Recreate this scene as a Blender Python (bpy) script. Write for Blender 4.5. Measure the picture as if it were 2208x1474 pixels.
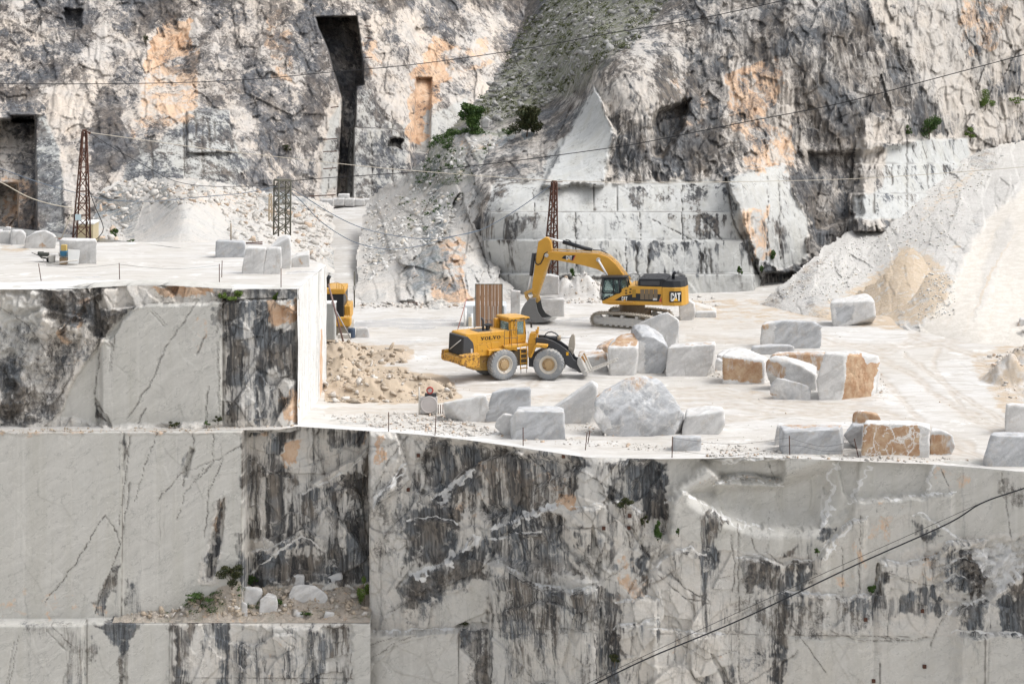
import bpy, bmesh, math, random
import numpy as np
from mathutils import Vector, Matrix
scene = bpy.context.scene
for _o in list(bpy.data.objects): bpy.data.objects.remove(_o)
COL = scene.collection
# ---- camera: a 70 mm lens on a level full-frame camera with a falling front (verticals stay vertical)
F, CX, HY, H = 4300.0, 1104.0, 24.0, 25.6      # focal length in photo pixels, centre column, horizon row, eye height over the yard
cam = bpy.data.cameras.new('camera'); cam_o = bpy.data.objects.new('camera', cam); COL.objects.link(cam_o)
cam_o.location = (0, 0, H); cam_o.rotation_euler = (math.radians(90), 0, 0)
cam.sensor_width = 36; cam.lens = F / 2208 * 36; cam.shift_y = -(737 - HY) / 2208
cam.clip_start = 1; cam.clip_end = 3000
scene.camera = cam_o
# ---- overcast sky and a broad soft sun, high from the right and slightly behind the quarry
SUN_EL, SUN_AZ = math.radians(55), math.radians(92)     # azimuth clockwise from +Y
w = bpy.data.worlds.new('World'); scene.world = w; w.use_nodes = True
wn = w.node_tree.nodes; wl = w.node_tree.links; wn.clear()
sky = wn.new('ShaderNodeTexSky'); sky.sky_type = 'NISHITA'; sky.sun_disc = False
sky.sun_elevation = SUN_EL; sky.sun_rotation = SUN_AZ; sky.dust_density = 4; sky.air_density = 1.0
hs = wn.new('ShaderNodeHueSaturation'); hs.inputs['Saturation'].default_value = 0.22
bg = wn.new('ShaderNodeBackground'); bg.inputs['Strength'].default_value = 0.15
wo = wn.new('ShaderNodeOutputWorld')
wl.new(sky.outputs[0], hs.inputs['Color']); wl.new(hs.outputs[0], bg.inputs[0]); wl.new(bg.outputs[0], wo.inputs[0])
sl = bpy.data.lights.new('sun', 'SUN'); sl.energy = .95; sl.angle = math.radians(26); sl.color = (1, .988, .97)
so = bpy.data.objects.new('sun', sl); COL.objects.link(so)
_d = Vector((math.sin(SUN_AZ) * math.cos(SUN_EL), math.cos(SUN_AZ) * math.cos(SUN_EL), math.sin(SUN_EL)))
so.rotation_euler = _d.to_track_quat('Z', 'Y').to_euler(); so.location = (60, 60, 120)
scene.view_settings.view_transform = 'Standard'; scene.view_settings.look = 'None'
scene.view_settings.exposure = 0.68; scene.view_settings.gamma = 1
QUALITY = 1.0
# =============================================================== helpers
def P(px, py, Y): return ((px - CX) * Y / F, Y, H - (py - HY) * Y / F)
def GY(py, z=0.0): return (H - z) * F / (py - HY)
def G(px, py, z=0.0): return P(px, py, GY(py, z))
def proj(X, Y, Z): return CX + F * X / Y, HY + F * (H - Z) / Y
def _hash(ix, iy, iz, seed):
    h = (ix.astype(np.int64) * 374761393 + iy.astype(np.int64) * 668265263 + iz.astype(np.int64) * 1274126177 + seed * 974711) & 0xFFFFFFFF
    h = ((h ^ (h >> 13)) * 1274126177) & 0xFFFFFFFF
    h = ((h ^ (h >> 16)) * 2246822519) & 0xFFFFFFFF
    return ((h ^ (h >> 15)) & 0xFFFFFF) / float(0xFFFFFF)
def vnoise2(x, y, seed=0):
    ix, iy = np.floor(x), np.floor(y); fx, fy = x - ix, y - iy
    ix = ix.astype(np.int64); iy = iy.astype(np.int64); z = np.zeros_like(ix)
    ux = fx * fx * fx * (fx * (fx * 6 - 15) + 10); uy = fy * fy * fy * (fy * (fy * 6 - 15) + 10)
    def g(dx, dy):
        a = _hash(ix + dx, iy + dy, z, seed) * 6.2831853
        return np.cos(a) * (fx - dx) + np.sin(a) * (fy - dy)
    a = g(0, 0) * (1 - ux) + g(1, 0) * ux; b = g(0, 1) * (1 - ux) + g(1, 1) * ux
    return (a * (1 - uy) + b * uy) * 1.5
def fbm2(x, y, oct=4, gain=.5, seed=0):
    s = np.zeros_like(x); a = 1.0; t = 0
    for o in range(oct):
        s += a * vnoise2(x, y, seed + o * 17); t += a
        x = x * 2.03 + 11.3; y = y * 2.03 - 7.7; a *= gain
    return s / t * 1.3
def vnoise3(p, seed=0):
    i = np.floor(p); f = p - i; i = i.astype(np.int64); u = f * f * (3 - 2 * f); r = 0
    for dx in (0, 1):
        for dy in (0, 1):
            for dz in (0, 1):
                w_ = (u[:, 0] if dx else 1 - u[:, 0]) * (u[:, 1] if dy else 1 - u[:, 1]) * (u[:, 2] if dz else 1 - u[:, 2])
                r = r + w_ * _hash(i[:, 0] + dx, i[:, 1] + dy, i[:, 2] + dz, seed)
    return r * 2 - 1
def fbm3(p, oct=4, gain=.5, seed=0):
    s = 0; a = 1.0; t = 0
    for o in range(oct):
        s = s + a * vnoise3(p, seed + 31 * o); t += a; p = p * 2.07 + 5.1; a *= gain
    return s / t
def facets2(x, y, seed=0, tilt=1.0):
    """broken-rock relief: every Voronoi cell is its own tilted plane -> (height, cell random, edge distance)"""
    ix, iy = np.floor(x).astype(np.int64), np.floor(y).astype(np.int64); z = np.zeros_like(ix)
    d1 = np.full(x.shape, 9.0); d2 = np.full(x.shape, 9.0); h = np.zeros(x.shape); r = np.zeros(x.shape)
    for dx in (-1, 0, 1):
        for dy in (-1, 0, 1):
            cx = ix + dx; cy = iy + dy
            ox = x - (cx + _hash(cx, cy, z, seed)); oy = y - (cy + _hash(cx, cy, z, seed + 1))
            d = ox * ox + oy * oy
            hh = (_hash(cx, cy, z, seed + 2) - .5) + tilt * ((_hash(cx, cy, z, seed + 3) - .5) * ox + (_hash(cx, cy, z, seed + 4) - .5) * oy) * 1.6
            new = d < d1
            d2 = np.where(new, d1, np.minimum(d2, d)); h = np.where(new, hh, h); r = np.where(new, _hash(cx, cy, z, seed + 5), r)
            d1 = np.where(new, d, d1)
    return h, r, np.sqrt(d2) - np.sqrt(d1)
def sst(a, b, x):
    t = np.clip((x - a) / (b - a), 0, 1); return t * t * (3 - 2 * t)
def poly_sd(x, y, pts):
    """signed distance to a polygon, positive inside"""
    pts = np.asarray(pts, float); n = len(pts); d = np.full(x.shape, 1e18); ins = np.zeros(x.shape, bool)
    for i in range(n):
        ax, ay = pts[i]; bx, by = pts[(i + 1) % n]; ex, ey = bx - ax, by - ay
        t = np.clip(((x - ax) * ex + (y - ay) * ey) / (ex * ex + ey * ey + 1e-12), 0, 1)
        d = np.minimum(d, (x - ax - t * ex) ** 2 + (y - ay - t * ey) ** 2)
        c = (ay > y) != (by > y)
        if ey: ins ^= c & (x < ex * (y - ay) / ey + ax)
    return np.where(ins, 1, -1) * np.sqrt(d)
def line_d(x, y, pts):
    d = np.full(x.shape, 1e18)
    for (ax, ay), (bx, by) in zip(pts[:-1], pts[1:]):
        ex, ey = bx - ax, by - ay
        t = np.clip(((x - ax) * ex + (y - ay) * ey) / (ex * ex + ey * ey + 1e-12), 0, 1)
        d = np.minimum(d, (x - ax - t * ex) ** 2 + (y - ay - t * ey) ** 2)
    return np.sqrt(d)
def local(x, y, pts, pad):
    p = np.asarray(pts, float)
    return np.nonzero((x > p[:, 0].min() - pad) & (x < p[:, 0].max() + pad) & (y > p[:, 1].min() - pad) & (y < p[:, 1].max() + pad))[0]
def paint(ch, x, y, polys, soft=8):
    """set channel values inside polygons (value, points[, soft]) in order"""
    for it in polys:
        v, pts = it[0], it[1]; s = it[2] if len(it) > 2 else soft
        k = local(x, y, pts, s * 2)
        if len(k) == 0: continue
        m = sst(-s, s, poly_sd(x[k], y[k], pts)); ch[k] = ch[k] * (1 - m) + v * m
def tps(ctrl):
    c = np.asarray(ctrl, float); p = c[:, :2] / 300.0; n = len(p)
    def U(r2): return np.where(r2 > 1e-12, r2 * np.log(r2 + 1e-12), 0)
    d = ((p[:, None] - p[None]) ** 2).sum(-1); A = np.zeros((n + 3, n + 3))
    A[:n, :n] = U(d) + np.eye(n) * .02; A[:n, n] = 1; A[:n, n + 1:] = p; A[n, :n] = 1; A[n + 1:, :n] = p.T
    w_ = np.linalg.solve(A, np.r_[c[:, 2], 0, 0, 0])
    def f(x, y):
        q = np.stack([x, y], -1) / 300.0; o = np.full(x.shape, w_[n]) + q[..., 0] * w_[n + 1] + q[..., 1] * w_[n + 2]
        for i in range(n): o = o + w_[i] * U((q[..., 0] - p[i, 0]) ** 2 + (q[..., 1] - p[i, 1]) ** 2)
        return o
    return f
def mesh_np(name, V, Fc, mat=None, parent=None, smooth=False, attrs=None):
    V = np.asarray(V, np.float32); Fc = np.asarray(Fc, np.int32); k = Fc.shape[1]
    me = bpy.data.meshes.new(name); me.vertices.add(len(V)); me.vertices.foreach_set('co', V.ravel())
    me.loops.add(Fc.size); me.loops.foreach_set('vertex_index', Fc.ravel())
    me.polygons.add(len(Fc)); me.polygons.foreach_set('loop_start', np.arange(0, Fc.size, k, dtype=np.int32))
    me.polygons.foreach_set('loop_total', np.full(len(Fc), k, np.int32))
    if smooth: me.polygons.foreach_set('use_smooth', np.ones(len(Fc), bool))
    me.update(calc_edges=True)
    for an, arr in (attrs or {}).items():
        a = me.attributes.new(an, 'FLOAT_COLOR', 'POINT'); c = np.ones((len(V), 4), np.float32); c[:, :3] = np.stack(arr, -1); a.data.foreach_set('color', c.ravel())
    if mat: me.materials.append(mat)
    o = bpy.data.objects.new(name, me); COL.objects.link(o)
    if parent: o.parent = parent
    return o
def grid_faces(nu, nv, keep=None):
    i = np.arange(nu * nv).reshape(nv, nu)
    f = np.stack([i[:-1, :-1], i[1:, :-1], i[1:, 1:], i[:-1, 1:]], -1).reshape(-1, 4)
    if keep is not None:
        f = f[keep[f].all(1)]
    return f
def compact(V, Fc, *arrs):
    u = np.unique(Fc); m = np.full(len(V), -1); m[u] = np.arange(len(u))
    return (V[u], m[Fc]) + tuple(a[u] for a in arrs)
def tag(o, label=None, cat=None, group=None, kind=None):
    if label: o['label'] = label
    if cat: o['category'] = cat
    if group: o['group'] = group
    if kind: o['kind'] = kind
    return o
def empty(name, loc=(0, 0, 0)):
    o = bpy.data.objects.new(name, None); COL.objects.link(o); o.location = loc; o.empty_display_size = .3; return o
# =============================================================== node materials
class NT:
    def __init__(s, name):
        s.m = bpy.data.materials.new(name); s.m.use_nodes = True; s.t = s.m.node_tree; s.n = s.t.nodes; s.n.clear()
        s.out = s.n.new('ShaderNodeOutputMaterial'); s.b = s.n.new('ShaderNodeBsdfPrincipled'); s.t.links.new(s.b.outputs[0], s.out.inputs[0])
        s.b.inputs['Roughness'].default_value = .85; s.b.inputs['Specular IOR Level'].default_value = .25
        s.geo = s.n.new('ShaderNodeNewGeometry'); s.pos = s.geo.outputs['Position']
    def put(s, sock, v):
        if hasattr(v, 'is_linked') or hasattr(v, 'links'): s.t.links.new(v, sock)
        elif isinstance(v, (tuple, list)) and len(v) == 3 and sock.type == 'RGBA': sock.default_value = (*v, 1)
        else: sock.default_value = v
    def attr(s, name):
        a = s.n.new('ShaderNodeAttribute'); a.attribute_name = name; sp = s.n.new('ShaderNodeSeparateColor'); s.t.links.new(a.outputs['Color'], sp.inputs[0]); return sp.outputs[0], sp.outputs[1], sp.outputs[2]
    def sc(s, v, k):
        n = s.n.new('ShaderNodeVectorMath'); n.operation = 'MULTIPLY'; s.put(n.inputs[0], v); n.inputs[1].default_value = k if isinstance(k, (tuple, list)) else (k, k, k); return n.outputs[0]
    def vadd(s, a, b):
        n = s.n.new('ShaderNodeVectorMath'); n.operation = 'ADD'; s.put(n.inputs[0], a); s.put(n.inputs[1], b); return n.outputs[0]
    def rot(s, v, e):
        n = s.n.new('ShaderNodeVectorRotate'); n.rotation_type = 'EULER_XYZ'; s.put(n.inputs['Vector'], v); n.inputs['Rotation'].default_value = e; return n.outputs[0]
    def noise(s, v, scale, det=4, rough=.55, dist=0.0, col=False):
        n = s.n.new('ShaderNodeTexNoise'); s.put(n.inputs['Vector'], v); n.inputs['Scale'].default_value = scale; n.inputs['Detail'].default_value = det
        n.inputs['Roughness'].default_value = rough; n.inputs['Distortion'].default_value = dist; return n.outputs['Color' if col else 'Fac']
    def voro(s, v, scale, feat='F1', out='Distance'):
        n = s.n.new('ShaderNodeTexVoronoi'); n.feature = feat; s.put(n.inputs['Vector'], v); n.inputs['Scale'].default_value = scale; return n.outputs[out]
    def mth(s, op, a, b=0.0, c=None):
        n = s.n.new('ShaderNodeMath'); n.operation = op; s.put(n.inputs[0], a); s.put(n.inputs[1], b)
        if c is not None: s.put(n.inputs[2], c)
        return n.outputs[0]
    def ss(s, x, a, b, lo=0.0, hi=1.0):
        n = s.n.new('ShaderNodeMapRange'); n.interpolation_type = 'SMOOTHSTEP'; s.put(n.inputs[0], x); n.inputs[1].default_value = a; n.inputs[2].default_value = b; n.inputs[3].default_value = lo; n.inputs[4].default_value = hi; return n.outputs[0]
    def mix(s, f, a, b, mode='MIX'):
        n = s.n.new('ShaderNodeMix'); n.data_type = 'RGBA'; n.blend_type = mode; s.put(n.inputs[0], f); s.put(n.inputs[6], a); s.put(n.inputs[7], b); return n.outputs[2]
    def bump(s, h, strength=.5, dist=.1, prev=None):
        n = s.n.new('ShaderNodeBump'); n.inputs['Strength'].default_value = strength; n.inputs['Distance'].default_value = dist; s.put(n.inputs['Height'], h)
        if prev: s.t.links.new(prev, n.inputs['Normal'])
        s.t.links.new(n.outputs[0], s.b.inputs['Normal']); return n.outputs[0]
    def base(s, c): s.put(s.b.inputs['Base Color'], c)
def rock_mat(name, light=(.62, .58, .53), light2=(.56, .56, .54), cut=(.50, .505, .48), dark=(.035, .036, .04), dark2=(.17, .165, .155), k=1.0, bump=.5, contrast=1.5, iron=((.50, .27, .13), (.62, .44, .30)), scrub=((.27, .265, .25), (.105, .125, .06)), net=.6, lip=False):
    """weathered marble: m1 = (dark patina plus painted cave shade, iron stain, clean sawn face), m2 = (crack, streakiness, scrub or pale ledge lips)"""
    n = NT(name); d, o, c = n.attr('m1'); cr, st, vg = n.attr('m2'); p = n.pos
    big = n.noise(p, .16 * k, 3, .6); med = n.noise(p, .8 * k, 8, .68, .4); fine = n.noise(p, 5 * k, 6, .7)
    tone = n.mth('ADD', n.mth('MULTIPLY', big, .5), n.mth('MULTIPLY', med, .5))
    lc = n.mix(n.ss(tone, .38, .62), light, light2)
    lc = n.mix(n.ss(fine, .3, .75, 0, .35), lc, (.34, .32, .29))
    # sawn face: even grey marble, soft diagonal veins and faint vertical wash
    rv = n.rot(p, (0, math.radians(35), 0)); wv = n.vadd(rv, n.sc(n.noise(p, .35 * k, 5, .6, 0, True), 1.6))
    vein = n.noise(n.sc(wv, (.25, 1, 2.2)), .9 * k, 6, .65)
    cc = n.mix(n.ss(vein, .35, .68), cut, tuple(min(1, v * 1.14) for v in cut))
    thin = n.mth('ABSOLUTE', n.mth('SUBTRACT', n.noise(n.sc(wv, (.35, 1, 1.5)), .55 * k, 4, .6), .5))
    cc = n.mix(n.ss(thin, 0, .012, .5, 0), cc, (.27, .265, .25))
    wash = n.noise(n.sc(p, (1, 1, .04)), 1.1 * k, 5, .6)
    cc = n.mix(n.ss(wash, .42, .75, 0, .5), cc, (.42, .405, .35)); cc = n.mix(n.ss(n.noise(n.sc(p, (1, 1, .02)), 2.3 * k, 4, .6), .56, .72, 0, .45), cc, tuple(min(1, v * 1.22) for v in cut))
    scr = n.mth('ABSOLUTE', n.mth('SUBTRACT', n.noise(n.sc(n.rot(wv, (0, math.radians(-20), 0)), (.12, 1, 1.6)), .9 * k, 3, .5), .5)); cc = n.mix(n.ss(scr, 0, .009, .5, 0), cc, tuple(min(1, v * 1.35) for v in cut))
    lc = n.mix(c, lc, cc)
    # iron stain
    on = n.noise(p, .7 * k, 7, .7, .6)
    oc = n.mix(n.ss(on, .35, .65), *iron)
    of = n.ss(n.mth('ADD', o, n.mth('MULTIPLY', n.mth('SUBTRACT', on, .5), 1.6)), .42, .62)
    lc = n.mix(n.mth('MULTIPLY', of, .85), lc, oc)
    # dark weather crust: runs down in streaks, or sits in blotches
    wob = n.vadd(p, n.sc(n.noise(p, .45 * k, 4, .55, 0, True), (.45, .45, .2)))
    def runs(*tr):       # tall soft runs of water stain: (weight, width frequency, height squash)
        t = None
        for w_, f_, z_ in tr:
            v_ = n.mth('MULTIPLY', n.noise(n.sc(wob, (1, 1, z_)), f_ * k, 3, .55), w_); t = v_ if t is None else n.mth('ADD', t, v_)
        return t
    s1 = runs((.42, .9, .05), (.33, 2.9, .035), (.25, 8.0, .03)); s2 = n.mth('ADD', n.mth('MULTIPLY', n.noise(n.sc(p, (1, 1, .7)), 1.9 * k, 10, .80, .6), .62), n.mth('MULTIPLY', n.noise(p, .42 * k, 4, .6, .5), .38))
    sp = n.mth('MULTIPLY', n.mth('SUBTRACT', n.noise(p, 4.5 * k, 9, .8), .5), .95)
    dd = n.mth('ADD', n.mth('MULTIPLY', n.mth('SUBTRACT', d, .5), .95), .5)
    chipn = n.ss(n.noise(n.vadd(p, n.sc(n.noise(p, 1.2 * k, 4, .6, 0, True), .5)), .8 * k, 8, .72), .56, .66)       # flakes fallen off the crust
    fb = n.ss(n.mth('ADD', n.mth('ADD', dd, n.mth('MULTIPLY', n.mth('SUBTRACT', s2, .5), contrast * 1.25)), sp), .42, .61)
    fs = n.ss(n.mth('ADD', n.mth('ADD', dd, n.mth('MULTIPLY', n.mth('SUBTRACT', s1, .5), contrast * 1.7)), n.mth('MULTIPLY', sp, .28)), .32, .80)
    fs = n.mth('MULTIPLY', fs, n.mth('SUBTRACT', 1.0, n.mth('MULTIPLY', chipn, .75)))
    df = n.mth('ADD', n.mth('MULTIPLY', fs, st), n.mth('MULTIPLY', fb, n.mth('SUBTRACT', 1.0, st)))
    t1 = runs((.5, 1.6, .04), (.5, 6.0, .04)); t2 = n.noise(p, 2.2 * k, 8, .75); tt = n.mth('ADD', n.mth('MULTIPLY', t1, st), n.mth('MULTIPLY', t2, n.mth('SUBTRACT', 1.0, st)))
    hue = n.noise(p, .33 * k, 3, .5); d2 = n.mix(n.ss(hue, .40, .60), tuple(x * y for x, y in zip(dark2, (1.12, .98, .84))), tuple(x * y for x, y in zip(dark2, (.90, 1.0, 1.12))))
    dc = n.mix(n.ss(tt, .38, .64), dark, d2)
    dc = n.mix(n.ss(n.noise(n.sc(p, (1, 1, .6)), 7 * k, 6, .8), .62, .78, 0, .6), dc, (.36, .35, .33))
    col = n.mix(n.mth('MULTIPLY', df, .96), lc, dc)
    # scrub on the hillside: grey stone and thin grass; on walls the pale lips with painted light
    gn = n.noise(p, 1.3, 8, .75); gc = n.mix(n.ss(gn, .42, .56), *scrub)
    vgf = n.ss(n.mth('ADD', vg, n.mth('MULTIPLY', n.mth('SUBTRACT', n.noise(p, 3.5 * k, 6, .7), .5), .7)), .36, .54) if lip else vg
    col = n.mix(n.mth('MULTIPLY', vgf, .93), col, gc)
    # hairline fractures, only in places
    fw_ = n.vadd(n.sc(p, (1, 1, .6)), n.sc(n.noise(p, .55 * k, 6, .7, 0, True), 1.5)); pl_ = n.noise(p, .28 * k, 4, .6)
    hair = n.mth('MAXIMUM', n.mth('MULTIPLY', n.ss(n.voro(fw_, .33 * k, 'DISTANCE_TO_EDGE'), 0, .012, 1, 0), n.ss(pl_, .47, .56)), n.mth('MULTIPLY', n.ss(n.voro(n.vadd(fw_, (7, 3, 1)), 1.05 * k, 'DISTANCE_TO_EDGE'), 0, .028, 1, 0), n.ss(n.noise(p, .5 * k, 4, .6), .53, .62)))
    cr = n.mth('MAXIMUM', cr, n.mth('MULTIPLY', hair, n.mth('SUBTRACT', net, n.mth('MULTIPLY', c, net * .8))))
    col = n.mix(n.mth('MULTIPLY', cr, .74), col, (.06, .05, .04))
    n.base(col)
    hgt = n.mth('ADD', n.mth('MULTIPLY', med, .6), n.mth('ADD', n.mth('MULTIPLY', fine, .18), n.mth('MULTIPLY', n.voro(n.vadd(n.sc(p, (1, 1, .55)), n.sc(n.noise(p, 2.2 * k, 3, .6, 0, True), .7)), 1.9 * k, 'F1', 'Color'), .22)))
    hgt = n.mth('MULTIPLY', n.mth('MULTIPLY', hgt, n.mth('SUBTRACT', 1.0, n.mth('MULTIPLY', c, .85))), n.mth('SUBTRACT', 1.0, n.mth('MULTIPLY', vg, .75)))
    n.bump(hgt, bump, .45)
    return n.m
# =============================================================== rock sheets (cliffs and slopes)
def channels(px, py, sp, seed=0):
    wa = sp.get('warp', 9)
    wx = px + fbm2(px / 46, py / 46, 3, .55, seed + 3) * wa * 1.3 + fbm2(px / 13, py / 13, 2, .5, seed + 5) * wa * .45
    wy = py + fbm2(px / 46 + 9, py / 46, 3, .55, seed + 4) * wa * 1.3 + fbm2(px / 13 + 5, py / 13, 2, .5, seed + 6) * wa * .45
    z = np.zeros(px.shape); ch = {}
    for nme, dv in (('dark', .3), ('orange', 0), ('clean', 0), ('streak', .4), ('veg_lip', 0), ('rough', 1)):
        a = z + sp.get(nme + '0', dv); sharp = nme in ('clean', 'rough')
        paint(a, (px * .6 + wx * .4) if sharp else wx, (py * .6 + wy * .4) if sharp else wy, sp.get(nme, ()), 4 if sharp else 9); ch[nme] = a
    cr = z.copy()
    jx = px + fbm2(px / 20, py / 20, 3, .6, seed + 8) * 4; jy = py + fbm2(px / 20 + 7, py / 20, 3, .6, seed + 9) * 4
    for it in sp.get('crack', ()):
        pts, wd = it[0], it[1] * .72; wob = len(it) < 3
        k = local(px, py, pts, wd * 4 + 8)
        if len(k): 
            d = line_d((jx if wob else px)[k], (jy if wob else py)[k], pts)
            cr[k] = np.maximum(cr[k], np.exp(-(d / (wd * (.55 + .75 * np.clip(vnoise2(px[k] / 17, py[k] / 17, seed + 2) + .35, 0, 1)))) ** 2))
    ch['crack'] = cr
    return ch
def rock_relief(a, b, seed, big, mid, small, aniso=.6, flute=0.0):
    """faceted, fractured relief in metres over coordinates in metres"""
    wx = a + fbm2(a / 7, b / 7, 2, .5, seed) * 1.3; wy = b + fbm2(a / 7 + 3, b / 7, 2, .5, seed + 1) * 1.3
    h1, r1, _ = facets2(wx / 6.5, wy * aniso / 6.5, seed + 2); h2, r2, e2 = facets2(wx / 2.3 + 3, wy * aniso / 2.3, seed + 12)
    h3, r3, _ = facets2(a / .9, b * .7 / .9, seed + 22)
    fl = fbm2(wx / 1.5 + wy * .08, wy / 9, 4, .55, seed + 50)
    return flute * (np.abs(fl) * -1.6 + .4 * fbm2(wx / .5, wy / 3, 3, .5, seed + 51)) + h1 * big + h2 * mid + h3 * small + fbm2(a / 11, b / 14, 4, .5, seed + 40) * big * .9, r1, r2, r3, e2
def drip(px, py, line, seed):
    """pale lip along a ledge line, fresh break plus painted caught light, and the stain running down below it"""
    l = np.asarray(line, float); f, b = np.zeros(px.shape), np.zeros(px.shape); k = np.nonzero((px > l[0, 0] - 4) & (px < l[-1, 0] + 4))[0]
    if len(k) == 0: return f, b
    x, y = px[k], py[k] + fbm2(px[k] / 26, py[k] / 26, 3, .6, seed + 71) * 7; t = y - np.interp(x, l[:, 0], l[:, 1]); n = fbm2(x / 14, x * 0, 3, .6, seed + 72)
    f[k] = np.exp(-((t + 1) / np.maximum(1.0, 2.3 + 2.2 * vnoise2(x / 20, x * 0, seed + 73))) ** 2) * sst(-.9, .1, fbm2(x / 40, y / 40, 2, .5, seed + 74)); ln_ = 45 + 90 * np.clip(n + .3, 0, 1)
    b[k] = np.where(t > 3, np.clip(1 - t / ln_, 0, 1), 0) * sst(-.5, .35, n); return f, b
def sheet(name, poly, ctrl, mat, sp, step=2.3, yref=220., amp=(3.0, 1.2, .4), seed=1, relief=(), edge_jit=10, label=None, bbox=None):
    step /= QUALITY
    p = np.asarray(poly, float); x0, x1, y0, y1 = p[:, 0].min() - 12, p[:, 0].max() + 12, p[:, 1].min() - 12, p[:, 1].max() + 12
    us, vs = np.arange(x0, x1, step), np.arange(y0, y1, step); px, py = np.meshgrid(us, vs); px = px.ravel(); py = py.ravel()
    keep = poly_sd(px + fbm2(px / 30, py / 30, 4, .6, seed + 60) * edge_jit, py + fbm2(px / 30 + 4, py / 30, 4, .6, seed + 61) * edge_jit, poly) > 0
    fc = grid_faces(len(us), len(vs), keep)
    pp, fc = compact(np.stack([px, py], -1), fc); px, py = pp[:, 0].copy(), pp[:, 1].copy()
    ch = channels(px, py, sp, seed)
    k = yref / F; a, b = px * k, py * k
    h, r1, r2, r3, e2 = rock_relief(a, b, seed + 100, *amp, aniso=sp.get('aniso', .6), flute=sp.get('flute', 0))
    Y = tps(ctrl)(px, py) + h * ch['rough'] * (1 - .95 * ch['clean']) + ch['crack'] * .25
    ch['crack'] = np.maximum(ch['crack'], np.exp(-(e2 / .035) ** 2) * sst(.0, .45, fbm2(px / 60, py / 60, 3, .5, seed + 90)) * .75 * ch['rough'] * (1 - ch['clean']) * (1 - ch['veg_lip']) * sp.get('joint', 1))
    ch['dark'] = ch['dark'] + (.40 * fbm2(px / 90, py / 130, 4, .55, seed + 91)) * (1 - .7 * ch['clean'])
    rel = np.zeros(px.shape)
    jx = px + fbm2(px / 24, py / 24, 3, .5, seed + 70) * 7; jy = py + fbm2(px / 24 + 2, py / 24, 3, .5, seed + 71) * 7
    for it in relief:
        dv, pts = it[0], it[1]; s = it[2] if len(it) > 2 else 2.0; straight = len(it) > 3
        xx, yy = (px, py) if straight else (jx, jy)
        q = local(xx, yy, pts, s * 2 + 9)
        if len(q): rel[q] += dv * sst(-s, s, poly_sd(xx[q], yy[q], pts))
    Y = Y + rel
    for ln in sp.get('drips', ()): f_, b_ = drip(px, py, ln, seed); ch['dark'] = ch['dark'] + b_ * .42 - f_ * .3
    dk = ch['dark'] + ((r1 - .5) * .16 + (r2 - .5) * .22 + (r3 - .5) * .10) * sp.get('facet_tone', 1) * (1 - ch['clean'])
    V = np.stack([(px - CX) * Y / F, Y, H - (py - HY) * Y / F], -1)
    o = mesh_np(name, V, fc[:, ::-1] if False else fc, mat, attrs={'m1': (dk, ch['orange'], ch['clean']), 'm2': (ch['crack'], ch['streak'], ch['veg_lip'])})
    tag(o, label, None, None, 'structure')
    return o
CLIFF = rock_mat('cliff_marble', (.60, .52, .44), (.53, .495, .46), (.40, .405, .39), (.028, .029, .034), (.135, .13, .13), .62, .6, 2.3, net=.8)
CLIFF2 = rock_mat('grey_cliff_marble', (.53, .475, .415), (.48, .455, .425), (.43, .435, .425), (.028, .029, .033), (.14, .136, .132), .62, .6, 2.3, net=.8, scrub=((.30, .292, .272), (.14, .15, .085)))
SCREE = rock_mat('scree_marble', (.60, .56, .51), (.52, .51, .49), (.60, .60, .585), (.13, .15, .15), (.34, .33, .32), 1.1, .7, 1.5)
RAMP = rock_mat('ramp_gravel', (.58, .565, .54), (.50, .485, .46), (.66, .66, .64), (.22, .21, .20), (.38, .36, .33), 1.5, .6, 1.3, ((.46, .345, .22), (.54, .44, .33)), ((.64, .60, .545), (.57, .53, .47)), net=0)

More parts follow.
